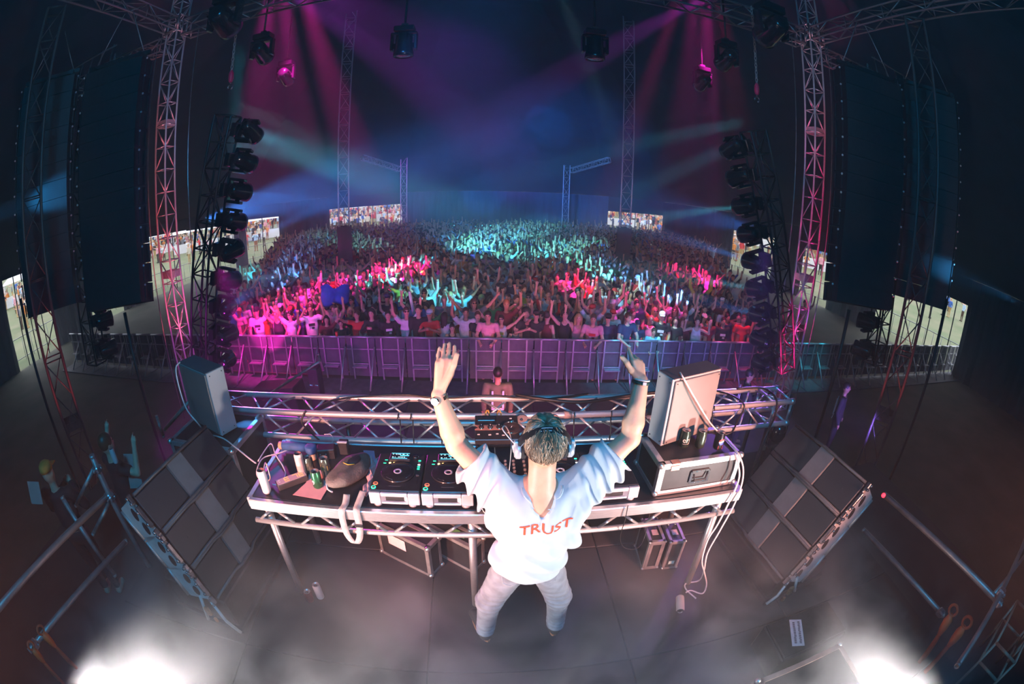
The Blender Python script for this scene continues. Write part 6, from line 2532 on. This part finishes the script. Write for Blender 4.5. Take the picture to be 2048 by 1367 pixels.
def hair_mesh(kind, hz):
    k = (kind, round(hz, 3))
    if k in HAIRK:
        return HAIRK[k]
    F = Field((-.16, -.16, hz - .36), (.16, .2, hz + .22), .0145)
    F.ell((0, .012, hz + .022), (.083, .100, .106), .02)
    if kind == 'long':
        for s in (-1, 1):
            F.cap(np.array((s * .07, .02, hz)), np.array((s * .085, .05, hz - .28)), .04, .03, .04)
        F.cap(np.array((0, .07, hz)), np.array((0, .085, hz - .27)), .06, .045, .05)
    elif kind == 'bun':
        F.ell((0, .07, hz + .11), (.045, .045, .04), .02)
    elif kind == 'curly':
        F.ell((0, .03, hz + .03), (.115, .115, .115), .03)
        g = F.grid()
        F.f += (.010 * np.sin(g[0] * 110) * np.sin(g[1] * 110) * np.sin(g[2] * 110)).astype(np.float32)
    F.cut_ell((0, -.125, hz - .04), (.085, .10, .095))
    if kind in ('short', 'bun'):
        F.cut_plane((0, 0, hz - .03), (0, -.3, -1))
    V, Q = F.surface()
    HAIRK[k] = np_mesh('hair', V, Q, BLANK)
    return HAIRK[k]


def cap_mesh():
    q = MB()
    q.lathe([(.088, 0), (.088, .03), (.078, .065), (.05, .088), (0, .096)], 16, Matrix.Scale(1.15, 4, (0, 1, 0)))
    q.add([(-.075, -.07, .006), (.075, -.07, .006), (.06, -.17, -.006), (-.06, -.17, -.006), (-.075, -.07, .016), (.075, -.07, .016), (.06, -.17, .004), (-.06, -.17, .004)],
          [(0, 3, 2, 1), (4, 5, 6, 7), (0, 1, 5, 4), (1, 2, 6, 5), (2, 3, 7, 6), (3, 0, 4, 7)])
    return q.mesh('cap', BLANK)


def glasses_mesh():
    q = MB()
    for s in (-1, 1):
        q.sphere((s * .032, -.088, 0), (.027, .012, .02), 10, 6)
        q.box((s * .07, -.04, .005), (.006, .09, .008))
    q.box((0, -.098, .005), (.02, .006, .006))
    return q.mesh('sunglasses', GLOSSB)


def eyes_mesh():
    q = MB()
    for s in (-1, 1):
        q.sphere((s * .030, -.083, 0), (.012, .010, .008), 8, 5)
    return q.mesh('eyes', mat('dark eye', (.03, .025, .025), .2, var=.1, scale=30))


def mouth_mesh():
    q = MB()
    q.sphere((0, -.086, 0), (.024, .010, .008), 8, 5)
    return q.mesh('mouth', mat('lip skin', (.45, .16, .13), .45, var=.05, scale=30))


CAPM, GLSM, EYEM, MOUM = cap_mesh(), glasses_mesh(), eyes_mesh(), mouth_mesh()
CLOTH = {'white': (.75, .74, .73), 'black': (.018, .018, .02), 'grey': (.22, .22, .23), 'navy': (.025, .035, .09), 'red': (.60, .03, .03), 'blue': (.05, .14, .45), 'pale blue': (.42, .55, .68),
         'pink': (.75, .34, .40), 'green': (.08, .38, .14), 'yellow': (.72, .58, .08), 'olive': (.14, .15, .07), 'maroon': (.16, .02, .03), 'orange': (.72, .24, .04), 'cream': (.66, .58, .44), 'purple': (.20, .06, .30)}
HAIRC = {'dark': (.018, .013, .010), 'brown': (.075, .04, .02), 'blonde': (.50, .34, .14), 'ginger': (.30, .10, .03)}
SKINC = [(.66, .38, .26), (.58, .32, .21), (.48, .25, .15), (.70, .42, .30), (.22, .11, .06)]
TROUC = {'black': (.02, .02, .022), 'denim': (.06, .09, .17), 'khaki': (.28, .23, .15), 'pale': (.45, .44, .42)}


def cmat(pre, n, c, rough=.8, **kw):
    return mat(f'{pre} {n}', c, rough, var=.10, scale=14, **kw)


def setm(o, m):
    o.material_slots[0].link = 'OBJECT'
    o.material_slots[0].material = m


def make_person(label, loc, rz, pose, fem, top, topc, hair, hairc, trou='black', skin=0, hat=None, glasses=False, s=1.0, group=None, lean=0.0, name='person', printc=None):
    r = crowd_meshes(pose, fem)
    t = thing(name, label, 'person', loc, 0, group, rot=(lean, 0, rz))
    t.scale = (s, s, s)
    b = link('body', r['body'], t)
    setm(b, cmat('skin', skin, SKINC[skin], .5))
    o = link(top, r[top], t)
    setm(o, cmat('cloth', topc, CLOTH[topc]))
    if printc:
        q = MB()
        q.box((0, -.128, r['sh'] - .16), (.17, .012, .07))
        q.box((.03, -.122, r['sh'] - .25), (.07, .012, .05))
        setm(q.build('chest_print', BLANK, o), cmat('cloth', printc, CLOTH[printc]))
    o = link('trousers', r['trousers'], t)
    setm(o, cmat('trouser', trou, TROUC[trou]))
    hz = r['hz']
    if hat:
        o = link('cap', CAPM, t, (0, .0, hz + .03))
        setm(o, cmat('cloth', hat, CLOTH[hat]))
    if not hat or hair != 'short':
        o = link('hair', hair_mesh(hair, hz), t)
        setm(o, cmat('hair', hairc, HAIRC[hairc], .45))
    if glasses:
        link('sunglasses', GLSM, t, (0, 0, hz + .015))
    else:
        link('eyes', EYEM, t, (0, 0, hz + .015))
    link('mouth', MOUM, t, (0, 0, hz - .055))
    return t


# ---- the front row, told apart one by one (pixel column, look)
FRONT = [
    (482, 'left_up', 0, 't_shirt', 'white', 'short', 'dark', 'black', True, 'black', 'young man, white T-shirt with black print, arm up, at pink barrier corner'),
    (520, 'right_up', 1, 'singlet', 'black', 'long', 'blonde', None, False, None, 'woman in black singlet, arm up, beside the white printed T-shirt at the pink corner'),
    (548, 'wide_v', 0, 't_shirt', 'white', 'short', 'dark', None, True, None, 'man in plain white T-shirt with arms spread wide at the pink end of the barrier'),
    (592, 'bent_up', 0, 't_shirt', 'white', 'short', 'brown', None, False, 'black', 'man in white T-shirt with dark chest stripe, bent arms up, by the barrier'),
    (624, 'left_up', 1, 't_shirt', 'maroon', 'long', 'dark', None, False, None, 'long haired woman in maroon top, arm up, leaning at the pink barrier end'),
    (655, 'down', 0, 't_shirt', 'black', 'short', 'dark', None, False, None, 'man in black T-shirt standing low behind the barrier near the red cup'),
    (690, 'point', 0, 't_shirt', 'red', 'short', 'brown', None, False, None, 'man in red top pouring a drink over the barrier'),
    (722, 'clap', 1, 'jacket', 'black', 'long', 'dark', None, False, None, 'woman in black jacket clapping next to the red top at the barrier'),
    (758, 'down', 0, 'jacket', 'black', 'short', 'dark', None, False, 'white', 'person in black jacket with white stripes left of the tall white T-shirt'),
    (797, 'both_up', 0, 't_shirt', 'white', 'short', 'brown', None, True, None, 'man in long white T-shirt holding both fists up in the front row'),
    (824, 'down', 0, 'jacket', 'black', 'short', 'dark', None, False, None, 'person in black hooded top right of the raised fists in the front row'),
    (848, 'clap', 0, 't_shirt', 'red', 'short', 'dark', 'pale blue', False, None, 'person in red jersey and pale cap in the front row'),
    (880, 'point', 1, 'jacket', 'white', 'long', 'dark', None, False, None, 'woman in white long sleeved shirt, her back half turned'),
    (896, 'lean', 1, 'singlet', 'black', 'bun', 'dark', None, False, None, 'woman in black strappy top leaning low on the barrier'),
    (926, 'right_up', 0, 't_shirt', 'white', 'short', 'dark', None, False, None, 'man in white T-shirt seen side on with one arm up, left of the middle'),
    (952, 'down', 0, 't_shirt', 'black', 'short', 'brown', None, False, None, 'man in black T-shirt between two white shirts near the middle of the barrier'),
    (976, 'lean', 0, 't_shirt', 'pink', 'short', 'dark', None, False, None, 'person in pale pink T-shirt bending forward at the middle of the barrier'),
    (1003, 'wide_v', 0, 'singlet', 'white', 'short', 'dark', None, True, 'yellow', 'man in white singlet with yellow green print, both arms flung wide, sunglasses'),
    (1034, 'left_up', 1, 'singlet', 'grey', 'long', 'brown', None, False, None, 'woman in grey singlet right of the white singlet with the yellow print'),
    (1056, 'clap', 1, 't_shirt', 'black', 'curly', 'dark', None, False, None, 'woman in black T-shirt with curly hair, hands together, front row middle'),
    (1077, 'point', 0, 't_shirt', 'black', 'short', 'dark', 'black', True, None, 'bearded man in black cap and sunglasses pointing over the barrier'),
    (1101, 'down', 1, 'singlet', 'maroon', 'bun', 'dark', None, False, None, 'woman in maroon crop top with dark bun, back half turned'),
    (1138, 'right_up', 1, 'singlet', 'black', 'curly', 'dark', None, False, None, 'curly haired woman in black top with one bent arm up'),
    (1166, 'right_up', 1, 'singlet', 'pink', 'long', 'blonde', None, False, None, 'blonde woman in pink top reaching one arm high, front row'),
    (1196, 'lean', 0, 't_shirt', 'pink', 'short', 'brown', None, False, 'red', 'man in pink patterned shirt bent forward over the barrier'),
    (1228, 'down', 0, 'jacket', 'navy', 'short', 'dark', 'black', False, None, 'man in navy jacket and black cap beside the pink patterned shirt'),
    (1257, 'lean', 0, 't_shirt', 'navy', 'short', 'brown', None, False, None, 'man in navy V-neck T-shirt with forearms on the barrier'),
    (1291, 'down', 0, 't_shirt', 'navy', 'short', 'dark', 'navy', False, None, 'man in navy cap looking down beside the leaning V-neck T-shirt'),
    (1318, 'lean', 0, 't_shirt', 'pale blue', 'short', 'brown', None, False, None, 'man in pale blue T-shirt lit cyan leaning on the barrier'),
    (1338, 'point', 0, 't_shirt', 'black', 'short', 'dark', 'white', True, 'white', 'person in black and white striped shirt and white cap lit cyan'),
    (1368, 'down', 1, 't_shirt', 'black', 'long', 'dark', None, False, None, 'dark haired woman in black right of the striped shirt'),
    (1382, 'down', 1, 'jacket', 'maroon', 'long', 'brown', None, False, None, 'woman in maroon jacket near the dark end of the barrier'),
    (1408, 'bent_up', 1, 'singlet', 'white', 'bun', 'dark', None, False, None, 'woman in white top with both bent arms up near the right end'),
    (1432, 'down', 0, 't_shirt', 'maroon', 'short', 'dark', None, False, None, 'man in maroon T-shirt between the white top and the black coat'),
    (1462, 'down', 0, 'jacket', 'black', 'short', 'dark', None, False, 'white', 'man in black coat over white shirt near the red shirt'),
    (1497, 'down', 0, 't_shirt', 'red', 'short', 'brown', None, False, None, 'man in bright red T-shirt at the far right of the front row'),
]
rr = random.Random(21)
for (px, pose, fem, top, tc, hair, hc, hat, gl, pr, lab) in FRONT:
    p0 = at_z(px, 655, -.62)
    s_ = (p0 - BAR0).dot(BARD) - .7
    loc = bpos(s_, .42 if pose == 'lean' else .50 + rr.uniform(0, .12))
    back = 'back half turned' in lab
    make_person(lab, loc, (rr.uniform(2.2, 2.8) if back else rr.uniform(-.35, .35) - s_ * .02), pose, fem, top, tc, hair, hc, rr.choice(list(TROUC)), rr.choice((0, 0, 1, 1, 2, 3)), hat, gl,
                rr.uniform(.94, 1.06) * (.86 if 'low' in lab or 'lean' in lab else 1), 'people along the barrier', .12 if pose == 'lean' else 0, printc=pr)

NUM = ['one', 'two', 'three', 'four', 'five', 'six', 'seven', 'eight', 'nine', 'ten', 'eleven']


def ordinal(n):
    t = ['first', 'second', 'third', 'fourth', 'fifth', 'sixth', 'seventh', 'eighth', 'ninth', 'tenth', 'eleventh', 'twelfth', 'thirteenth', 'fourteenth', 'fifteenth', 'sixteenth', 'seventeenth', 'eighteenth', 'nineteenth']
    if n < 19:
        return t[n]
    n += 1
    tens = {2: 'twent', 3: 'thirt', 4: 'fort'}[n // 10]
    return tens + 'ieth' if n % 10 == 0 else tens + 'y-' + t[n % 10 - 1]


PPH = {'both_up': 'both arms up', 'wide_v': 'arms spread high', 'bent_up': 'bent arms up', 'right_up': 'one arm up', 'left_up': 'one arm up', 'down': 'arms down', 'clap': 'hands together', 'point': 'one arm pointing'}
TOPN = {'t_shirt': 'T-shirt', 'singlet': 'singlet', 'jacket': 'long-sleeved top'}


def edge(t):
    return -7.6 - .42 * t, 8.1 + .40 * t


def clear_spot(p):
    for a, d in ((-17.0, 22.0), (18.2, 22.0)):
        q = polar(a, d, 0)
        if (p.x - q.x) ** 2 + (p.y - q.y) ** 2 < .75:
            return False
    return True


ROWS = 9
far_people = []
for row in range(1, 48):
    t = .5 + row * .58 + (0.01 * row)
    x0, x1 = edge(t)
    # the crowd thins out towards its rear corners
    if t > 24:
        x0, x1 = max(x0, -16.5), min(x1, 15.5)
    n = int((x1 - x0) / (.58 + .004 * row))
    cells_ = []
    for i in range(n):
        s_ = x0 + (i + .5) / n * (x1 - x0) + rr.uniform(-.15, .15)
        edge_d = min(s_ - x0, x1 - s_)
        if edge_d < 1.8 and rr.random() < .45 - .2 * edge_d:
            continue
        p = bpos(s_, t + rr.uniform(-.12, .12))
        if not clear_spot(p) or p.y > 38.6:
            continue
        cells_.append((s_, p))
    k = 0
    for s_, p in cells_:
        pose = rr.choices(['both_up', 'wide_v', 'bent_up', 'right_up', 'left_up', 'down', 'clap', 'point'], [18, 8, 10, 13, 13, 22, 8, 8])[0]
        fem = rr.random() < .42
        tc = rr.choices(list(CLOTH), [26, 24, 8, 7, 6, 5, 5, 5, 3, 2, 3, 3, 2, 3, 2])[0]
        hc = rr.choices(list(HAIRC), [48, 30, 17, 5])[0]
        sk = rr.choices(range(5), [34, 28, 16, 16, 6])[0]
        sc = rr.uniform(.94, 1.05) * (.95 if fem else 1.02)
        rz = rr.gauss(0, .3) - s_ * .03
        if row <= ROWS - 1:
            top = rr.choices(['t_shirt', 'singlet', 'jacket'], [60, 22, 18])[0]
            hair = rr.choices(['long', 'bun', 'curly'], [65, 20, 15])[0] if fem else rr.choices(['short', 'curly'], [90, 10])[0]
            hat = rr.choice(['black', 'white', 'red', 'navy']) if rr.random() < .15 else None
            gl = rr.random() < .2
            who = ('woman' if fem else 'man')
            lab = f'{hc}-haired {who}, {tc} {TOPN[top]}, {PPH[pose]}, {ordinal(k)} from left, crowd row {NUM[row]}'
            make_person(lab, p, rz, pose, fem, top, tc, hair, hc, rr.choice(list(TROUC)), sk, hat, gl, sc, 'people in the packed crowd')
        else:
            far_people.append((p, rz, pose, fem, CLOTH[tc], HAIRC[hc], SKINC[sk], sc))
        k += 1


# ---- everyone further back: one joined crowd
def low_person(pose, fem, h=.058):
    P, sh, sw, hz = person_prims(pose, fem)
    P = [p for p in P if not (p[0] == 'c' and p[5] == 'hand' and p[3] < .02)]
    F = body_field(P, h, ('torso', 'leg', 'skin', 'arm', 'fore', 'hand'), .010)
    F.ell((0, .02, hz + .02), (.095, .11, .115), .02)
    F.cut_plane((0, 0, .95), (0, 0, -1))
    V, Q = F.surface()
    reg = np.zeros(len(V), int)            # 0 shirt 1 skin 2 hair
    best = np.full(len(V), 9.0)
    g = [V[:, i] for i in range(3)]
    for p in P:
        d = Field.dell(g, p[1], p[2]) if p[0] == 'e' else Field.dcap(g, p[1], p[2], p[3], p[4])
        tg = p[3] if p[0] == 'e' else p[5]
        rg = 0 if tg in ('torso', 'arm', 'leg') else 1
        m = d < best
        best[m] = d[m]
        reg[m] = rg
    d = Field.dell(g, (0, .03, hz + .04), (.095, .10, .10))
    reg[(d < .012) & ~((g[1] < -.03) & (g[2] < hz + .05))] = 2
    return V, Q, reg


LOW = {}
CR = bpy.data.materials.new('crowd clothes and skin')
CR.use_nodes = True
at_ = CR.node_tree.nodes.new('ShaderNodeAttribute')
at_.attribute_name = 'tint'
CR.node_tree.links.new(at_.outputs['Color'], CR.node_tree.nodes['Principled BSDF'].inputs['Base Color'])
CR.node_tree.nodes['Principled BSDF'].inputs['Roughness'].default_value = .7


def joined_crowd(name, people, h=.058):
    Vs, Qs, Cs, off = [], [], [], 0
    for (p, rz, pose, fem, c0, c2, c1, sc) in people:
        k = (pose, fem, h)
        if k not in LOW:
            LOW[k] = low_person(pose, fem, h)
        V, Q, reg = LOW[k]
        c, s = cos(rz), sin(rz)
        X = np.stack([V[:, 0] * c - V[:, 1] * s, V[:, 0] * s + V[:, 1] * c, V[:, 2]], 1) * sc + np.array(p)
        Vs.append(X)
        Qs.append(Q + off)
        Cs.append(np.array([c0, c1, c2])[reg])
        off += len(V)
    me = np_mesh(name, np.concatenate(Vs), np.concatenate(Qs), CR)
    a = me.color_attributes.new('tint', 'FLOAT_COLOR', 'POINT')
    col = np.concatenate([np.concatenate(Cs), np.ones((off, 1))], 1).astype(np.float32)
    a.data.foreach_set('color', col.ravel())
    return link(name, me)


o = joined_crowd('crowd', far_people)
tag(o, 'dense far part of the dancing crowd reaching to the back of the tent', None, None, 'stuff')

# people strolling on the daylit field outside
out_p = []
for (a0, a1, dmin, dmax, n) in ((-20, -8, 46, 90, 190), (14.5, 24, 45, 90, 170), (-44, -24, 40, 85, 230), (31, 46, 38, 80, 110), (-66, -46, 30, 60, 90), (51, 66, 34, 60, 16)):
    for i in range(n):
        a, d = rr.uniform(a0, a1), dmin + (dmax - dmin) * rr.random() ** .8
        tc = rr.choice(['white', 'red', 'pink', 'black', 'blue', 'pale blue', 'orange', 'grey', 'navy', 'cream'])
        out_p.append((polar(a, d, GZ), rr.uniform(0, 6.28), rr.choice(['down', 'down', 'clap', 'point']), rr.random() < .5, CLOTH[tc], HAIRC[rr.choice(list(HAIRC))], SKINC[rr.choice((0, 1, 3))], rr.uniform(.9, 1.08)))


def full_low(people):
    return people


_lp = low_person


def low_person(pose, fem, h=.058):
    P, sh, sw, hz = person_prims(pose, fem)
    F = body_field(P, h, ('torso', 'leg', 'skin', 'arm', 'fore', 'hand', 'shoe'), .012)
    F.ell((0, .02, hz + .02), (.095, .11, .115), .02)
    V, Q = F.surface()
    reg = np.where(V[:, 2] > hz + .04, 2, np.where(V[:, 2] > 1.45, 1, np.where(V[:, 2] < .9, 2, 0)))
    return V, Q, reg


o = joined_crowd('distant_crowd', out_p, .0581)
tag(o, 'people strolling on the daylit field beyond the tent openings', None, None, 'stuff')

# ---- guards in the pit and crew at the side
VEST = mat('hi-vis strip', (.85, .78, .78), .35, var=.03, scale=40)


def guard(label, loc, rz, pose, topc, strips, sc=1.0, hair='short', fem=0):
    t = make_person(label, loc, rz, pose, fem, 'jacket', topc, hair, 'dark', 'black', 2, None, False, sc)
    q = MB()
    Y = .135
    for s in (-1, 1):
        q.box((s * .095, Y, 1.22), (.032, .014, .36))
    q.box((0, Y, 1.04), (.22, .014, .035))
    q.box((0, Y - .004, .95), (.26, .014, .03))
    q.build('reflective_strip', VEST, t)
    return t


guard('guard in dark vest with pale strips seen from behind in the pit middle', polar(2.6, 7.35, GZ), pi, 'down', 'olive', 1, 1.0)
g2 = guard('guard with pink lit vest strips stooping in the pit by the right ladder girder', polar(37.0, 8.9, GZ), 1.1, 'clap', 'black', 1, .98)
g3 = guard('guard with red lit strips standing in the dark right of the stage', polar(50.6, 9.8, GZ), .6, 'down', 'black', 1, .98)
make_person('crew member in dark clothes and orange lit cap behind the left handrail', polar(-64.8, 4.75, -1.0), radians(205), 'clap', 0, 'jacket', 'black', 'short', 'brown', 'black', 0, 'orange')  # orange light on the head painted in as the cap's cloth colour
make_person('crew member in black with a raised can behind the left loudspeaker stack', polar(-54.6, 4.7, -1.0), radians(165), 'bent_up', 0, 't_shirt', 'black', 'short', 'brown', 'black', 0)
P_ = polar(-53.6, 4.45, -.0)
make_can('drink_can', 'white can in the raised hand of the crew member behind the left stack', at_d(233, 925, 4.35), .16, .03, WCAN)
for (px, py, X, lab) in (((262), 928, 4.6, 'pale paper notice with a black mark taped up behind the left loudspeaker stack'), (270, 955, 4.5, 'plain paper notice taped below the marked one behind the left stack'), (70, 985, 4.6, 'dim paper sheet held by the crew member in the orange lit cap')):
    p = at_d(px, py, X)
    q = MB()
    q.box((0, 0, 0), (.16, .006, .22))
    o = q.build('paper_notice', mat('dim paper', (.30, .27, .25), .8, var=.06, scale=15), None, p, (radians(-20), radians(12), radians(35)))
    tag(o, lab, 'notice')
make_person('person in cyan light standing alone behind the barrier right of the roof tower', bpos(11.9, 3.2), -.4, 'left_up', 0, 't_shirt', 'white', 'short', 'dark')
for i, (px, py) in enumerate(((468, 560), (500, 545), (528, 530))):
    p = at_z(px, py, -.75)
    make_person(('nearest', 'middle', 'farthest')[i] + ' of three people apart from the crowd in cyan light by the left ladder girder', Vector((p.x, p.y, GZ)), .4 + i * .3, ('both_up', 'bent_up', 'left_up')[i], 0, 't_shirt', 'white', 'short', 'dark')

# things held up in the crowd
fl = MB()
p0 = at_z(648, 590, -.25)
for j in range(9):
    for i in range(9):
        a, b = i / 8, j / 8
        fl.v.append(Vector((p0.x - .1 + .85 * a, p0.y + .12 * sin(a * 7) + .08 * sin(b * 6), p0.z + .25 - .62 * b * (1 - .3 * a) + .06 * sin(a * 9 + b * 3))))
for j in range(8):
    for i in range(8):
        k = j * 9 + i
        fl.f.append([k, k + 1, k + 10, k + 9]); fl.sm.append(True); fl.mi.append(0)
o = fl.build('flag', mat('blue flag cloth', (.03, .09, .50), .7, var=.2, scale=6))
o.modifiers.new('thick', 'SOLIDIFY').thickness = .004
tag(o, 'blue flag draped over heads in the pink lit left part of the crowd', 'flag')
p0, p1 = at_y(828, 628, 11.6), at_y(819, 585, 11.6)
q = MB()
q.tube([p0, p1], [.045, .04], 12)
q.sphere(p1, .04, 12, 6)
tag(q.build('foam_stick', mat('pale foam', (.72, .78, .76), .6, var=.04, scale=20)), 'long pale foam stick held up beside the man with both fists raised', 'stick')
cu = thing('paper_cup', 'red cup held out over the barrier by the man in the red top', 'cup', bpos(-3.66, -.02) + Vector((0, 0, 1.22)))
q = MB()
q.lathe([(.03, 0), (.042, .12), (.04, .12), (.028, .004)], 14)
q.build('cup_body', mat('red cup', (.7, .04, .03), .5, var=.05, scale=20), cu)

# ------------------------------------------------------------------ crowd barrier
BARM = mat('barrier aluminium', (.50, .50, .53), .42, .75, var=.12, scale=10)
SHEET = mat('barrier kick sheet', (.10, .10, .115), .6, .3, var=.25, scale=5, bump=.2, bscale=40)


def barrier_parts():
    r = []
    w = .8
    q = MB(); q.cyl((-w / 2, 0, 1.2), (w / 2, 0, 1.2), .03, n=10); r.append(('top_rail', q.mesh('top_rail', BARM)))
    for x in (-.22, .22):
        q = MB(); q.box((x, -.03, .62), (.035, .035, 1.14)); r.append(('post', q.mesh('post', BARM)))
    q = MB(); q.box((0, -.16, .46), (.40, .16, .025)); q.box((0, -.075, .50), (.40, .012, .025)); r.append(('step', q.mesh('step', BARM)))
    q = MB(); q.tube([(.39, -.04, .95), (.39, -.75, .06)], .022, 6); r.append(('brace', q.mesh('brace', BARM)))
    q = MB(); q.box((0, -.45, .03), (w - .02, .9, .025)); r.append(('floor_plate', q.mesh('floor_plate', SHEET)))
    q = MB()
    q.box((0, .015, .64), (w - .03, .006, 1.04))
    r.append(('kick_sheet', q.mesh('kick_sheet', SHEET)))
    q = MB(); q.box((0, -.01, .88), (w - .04, .02, .025)); r.append(('cross_rail', q.mesh('cross_rail', BARM)))
    return r


BP = barrier_parts()
k = 0
for i in range(-20, 27):
    s_ = i * .8 + .16
    t = thing('crowd_barrier', f'aluminium stage barrier panel with step, {ordinal(k)} from the left end', 'barrier', bpos(s_, 0), radians(-2.65), 'stage barrier panels')
    for n_, m_ in BP:
        link(n_, m_, t)
    k += 1

# ------------------------------------------------------------------ loudspeakers and boxes in the pit
def pit_box(label, p, d, rz, tilt=0, name='pit_speaker'):
    t = thing(name, label, 'loudspeaker', p, rz)
    q = MB()
    M = Matrix.Rotation(tilt, 4, 'Y')
    q.box((0, 0, d[2] / 2), d, M, ch=.02)
    q.build('cabinet', BLACK, t)
    q = MB()
    q.box((0, d[1] / 2 + .005, d[2] / 2), (d[0] - .06, .02, d[2] - .06), M, ch=.005)
    q.build('grille', GRILLE, t)
    for k in (-1, 1):
        q = MB()
        q.box((k * d[0] * .25, -d[1] / 2 - .004, d[2] * .6), (.09, .012, .05), M, ch=.004)
        q.build('handle', CHROME, t)
    return t


pit_box('big black loudspeaker tilted up in the pit at the left', Vector((-4.75, 9.0, GZ)), (1.25, .6, .62), radians(-4), radians(-7))
pit_box('narrow upright black column speaker in the pit beside the tilted one', Vector((-3.78, 9.1, GZ)), (.26, .3, 1.05), radians(-2))
for i, (x, lab) in enumerate(((-2.1, 'low black bass cabinet in the pit left of the guard'), (1.7, 'low black bass cabinet in the pit right of the guard'), (3.5, 'low black bass cabinet in the pit near the raised right arm'), (4.9, 'low black bass cabinet in the pit behind the right silver cabinet'))):
    pit_box(lab, Vector((x, 8.2 - .02 * i, GZ)), (1.2, .6, .5), radians(-2))

# ------------------------------------------------------------------ mixing position far back, field furniture outside
mp = thing('mixing_desk', 'far mixing desk with rows of tiny cyan lights at the back of the crowd', 'desk', polar(-1.2, 36.0, GZ + 1.0), radians(0))
q = MB()
q.box((0, 0, .25), (4.4, .9, .5), ch=.03)
q.build('console', BLACK, mp)
q = MB()
rr = random.Random(4)
for k in range(40):
    q.box((rr.uniform(-2.1, 2.1), -.46, rr.uniform(.3, .62)), (.06, .02, .03))
tag(q.build('pilot_light', glow('cyan pilot', (.1, .85, 1), 3.5), mp), kind='stuff')
q = MB()
for x in (-2, 2):
    q.box((x, 0, -.5), (.1, .8, 1.0))
q.build('stand', BLACKM, mp)
WT = mat('white marquee cloth', (.75, .73, .72), .8, var=.05, scale=1)
RT_ = mat('red stall cloth', (.60, .12, .10), .8, var=.1, scale=1)


def stall(label, p, w, m, rz):
    t = thing('market_stall', label, 'stall', p, rz, 'stalls on the field')
    for x in (-w / 2, w / 2):
        for y in (-1.4, 1.4):
            bar('pole', (x, y, 0), (x, y, 2.2), .05, ALU, t)
    q = MB()
    q.add([(-w / 2 - .2, -1.6, 2.2), (w / 2 + .2, -1.6, 2.2), (w / 2 + .2, 1.6, 2.2), (-w / 2 - .2, 1.6, 2.2), (-w / 4, 0, 3.2), (w / 4, 0, 3.2)], [(0, 1, 5, 4), (1, 2, 5), (2, 3, 4, 5), (3, 0, 4), (0, 3, 2, 1)])
    q.build('roof', m, t)
    q = MB()
    q.box((0, -1.4, .5), (w, .1, 1.0))
    q.build('counter', m, t)
    return t


for i, (a, d, w, m, lab) in enumerate(((-17.5, 62, 7, WT, 'white stall beyond the wide left opening, nearest the king pole'), (-12.6, 70, 5, RT_, 'red roofed stall beyond the wide left opening'), (-10.6, 64, 5, WT, 'white stall at the right edge of the wide left opening'),
                                      (17.3, 62, 7, WT, 'white stall beyond the back right opening by the king pole'), (21, 72, 5, RT_, 'red roofed stall beyond the back right opening'), (-27.4, 55, 8, WT, 'white stall beyond the narrow opening left of the wide one'),
                                      (-34.5, 54, 9, WT, 'long white stall behind the left ladder girder'), (-40, 60, 6, WT, 'white stall seen past the left roof tower'), (34.6, 60, 5, WT, 'white stall beyond the opening by the right ladder girder'),
                                      (43.5, 47, 8, WT, 'white stall seen past the right roof tower'), (-49, 46, 7, WT, 'white stall beyond the opening between the left columns'), (-60, 52, 6, WT, 'white stall beyond the leftmost opening'))):
    stall(lab, polar(a, d, GZ), w, m, -radians(a))
# railings across the openings
RAILM = mat('steel railing', (.38, .38, .39), .45, .6, var=.1, scale=20)
k = 0
for (a0, a1, dip0, dip1) in OPEN:
    dd = np.interp([a0, a1], [o[0] for o in OUT], [o[1] for o in OUT])
    p0, p1 = polar(a0, dd[0] + 1.6, GZ), polar(a1, dd[1] + 1.6, GZ)
    t = thing('railing', f'steel crowd railing outside the tent, {ordinal(k)} opening from the left', 'railing', p0, 0, 'railings outside the openings')
    L = (p1 - p0).length
    n_ = max(2, int(L / .55))
    for i in range(n_ + 1):
        q0 = (p1 - p0) * (i / n_)
        bar('bar', q0, q0 + Vector((0, 0, 1.1)), .018, RAILM, t, 5)
    for z in (.15, 1.1):
        bar('rail', Vector((0, 0, z)), p1 - p0 + Vector((0, 0, z)), .022, RAILM, t, 5)
    # upright wall poles of the tent standing in the opening
    tp = thing('wall_poles', f'thin tent wall poles standing in the {ordinal(k)} opening from the left', 'pole', polar(a0, dd[0], GZ), 0, 'tent wall poles')
    m_ = max(2, int((a1 - a0) / 1.6))
    for i in range(1, m_):
        a = a0 + (a1 - a0) * i / m_
        d = np.interp(a, [o[0] for o in OUT], [o[1] for o in OUT])
        q0 = polar(a, d - .1, GZ) - tp.location
        zt = CAM_H - d * tan(radians(dip0 + (dip1 - dip0) * i / m_)) - GZ
        bar('pole', q0, q0 + Vector((0, 0, zt)), .035, BLACKM, tp, 6)
    k += 1
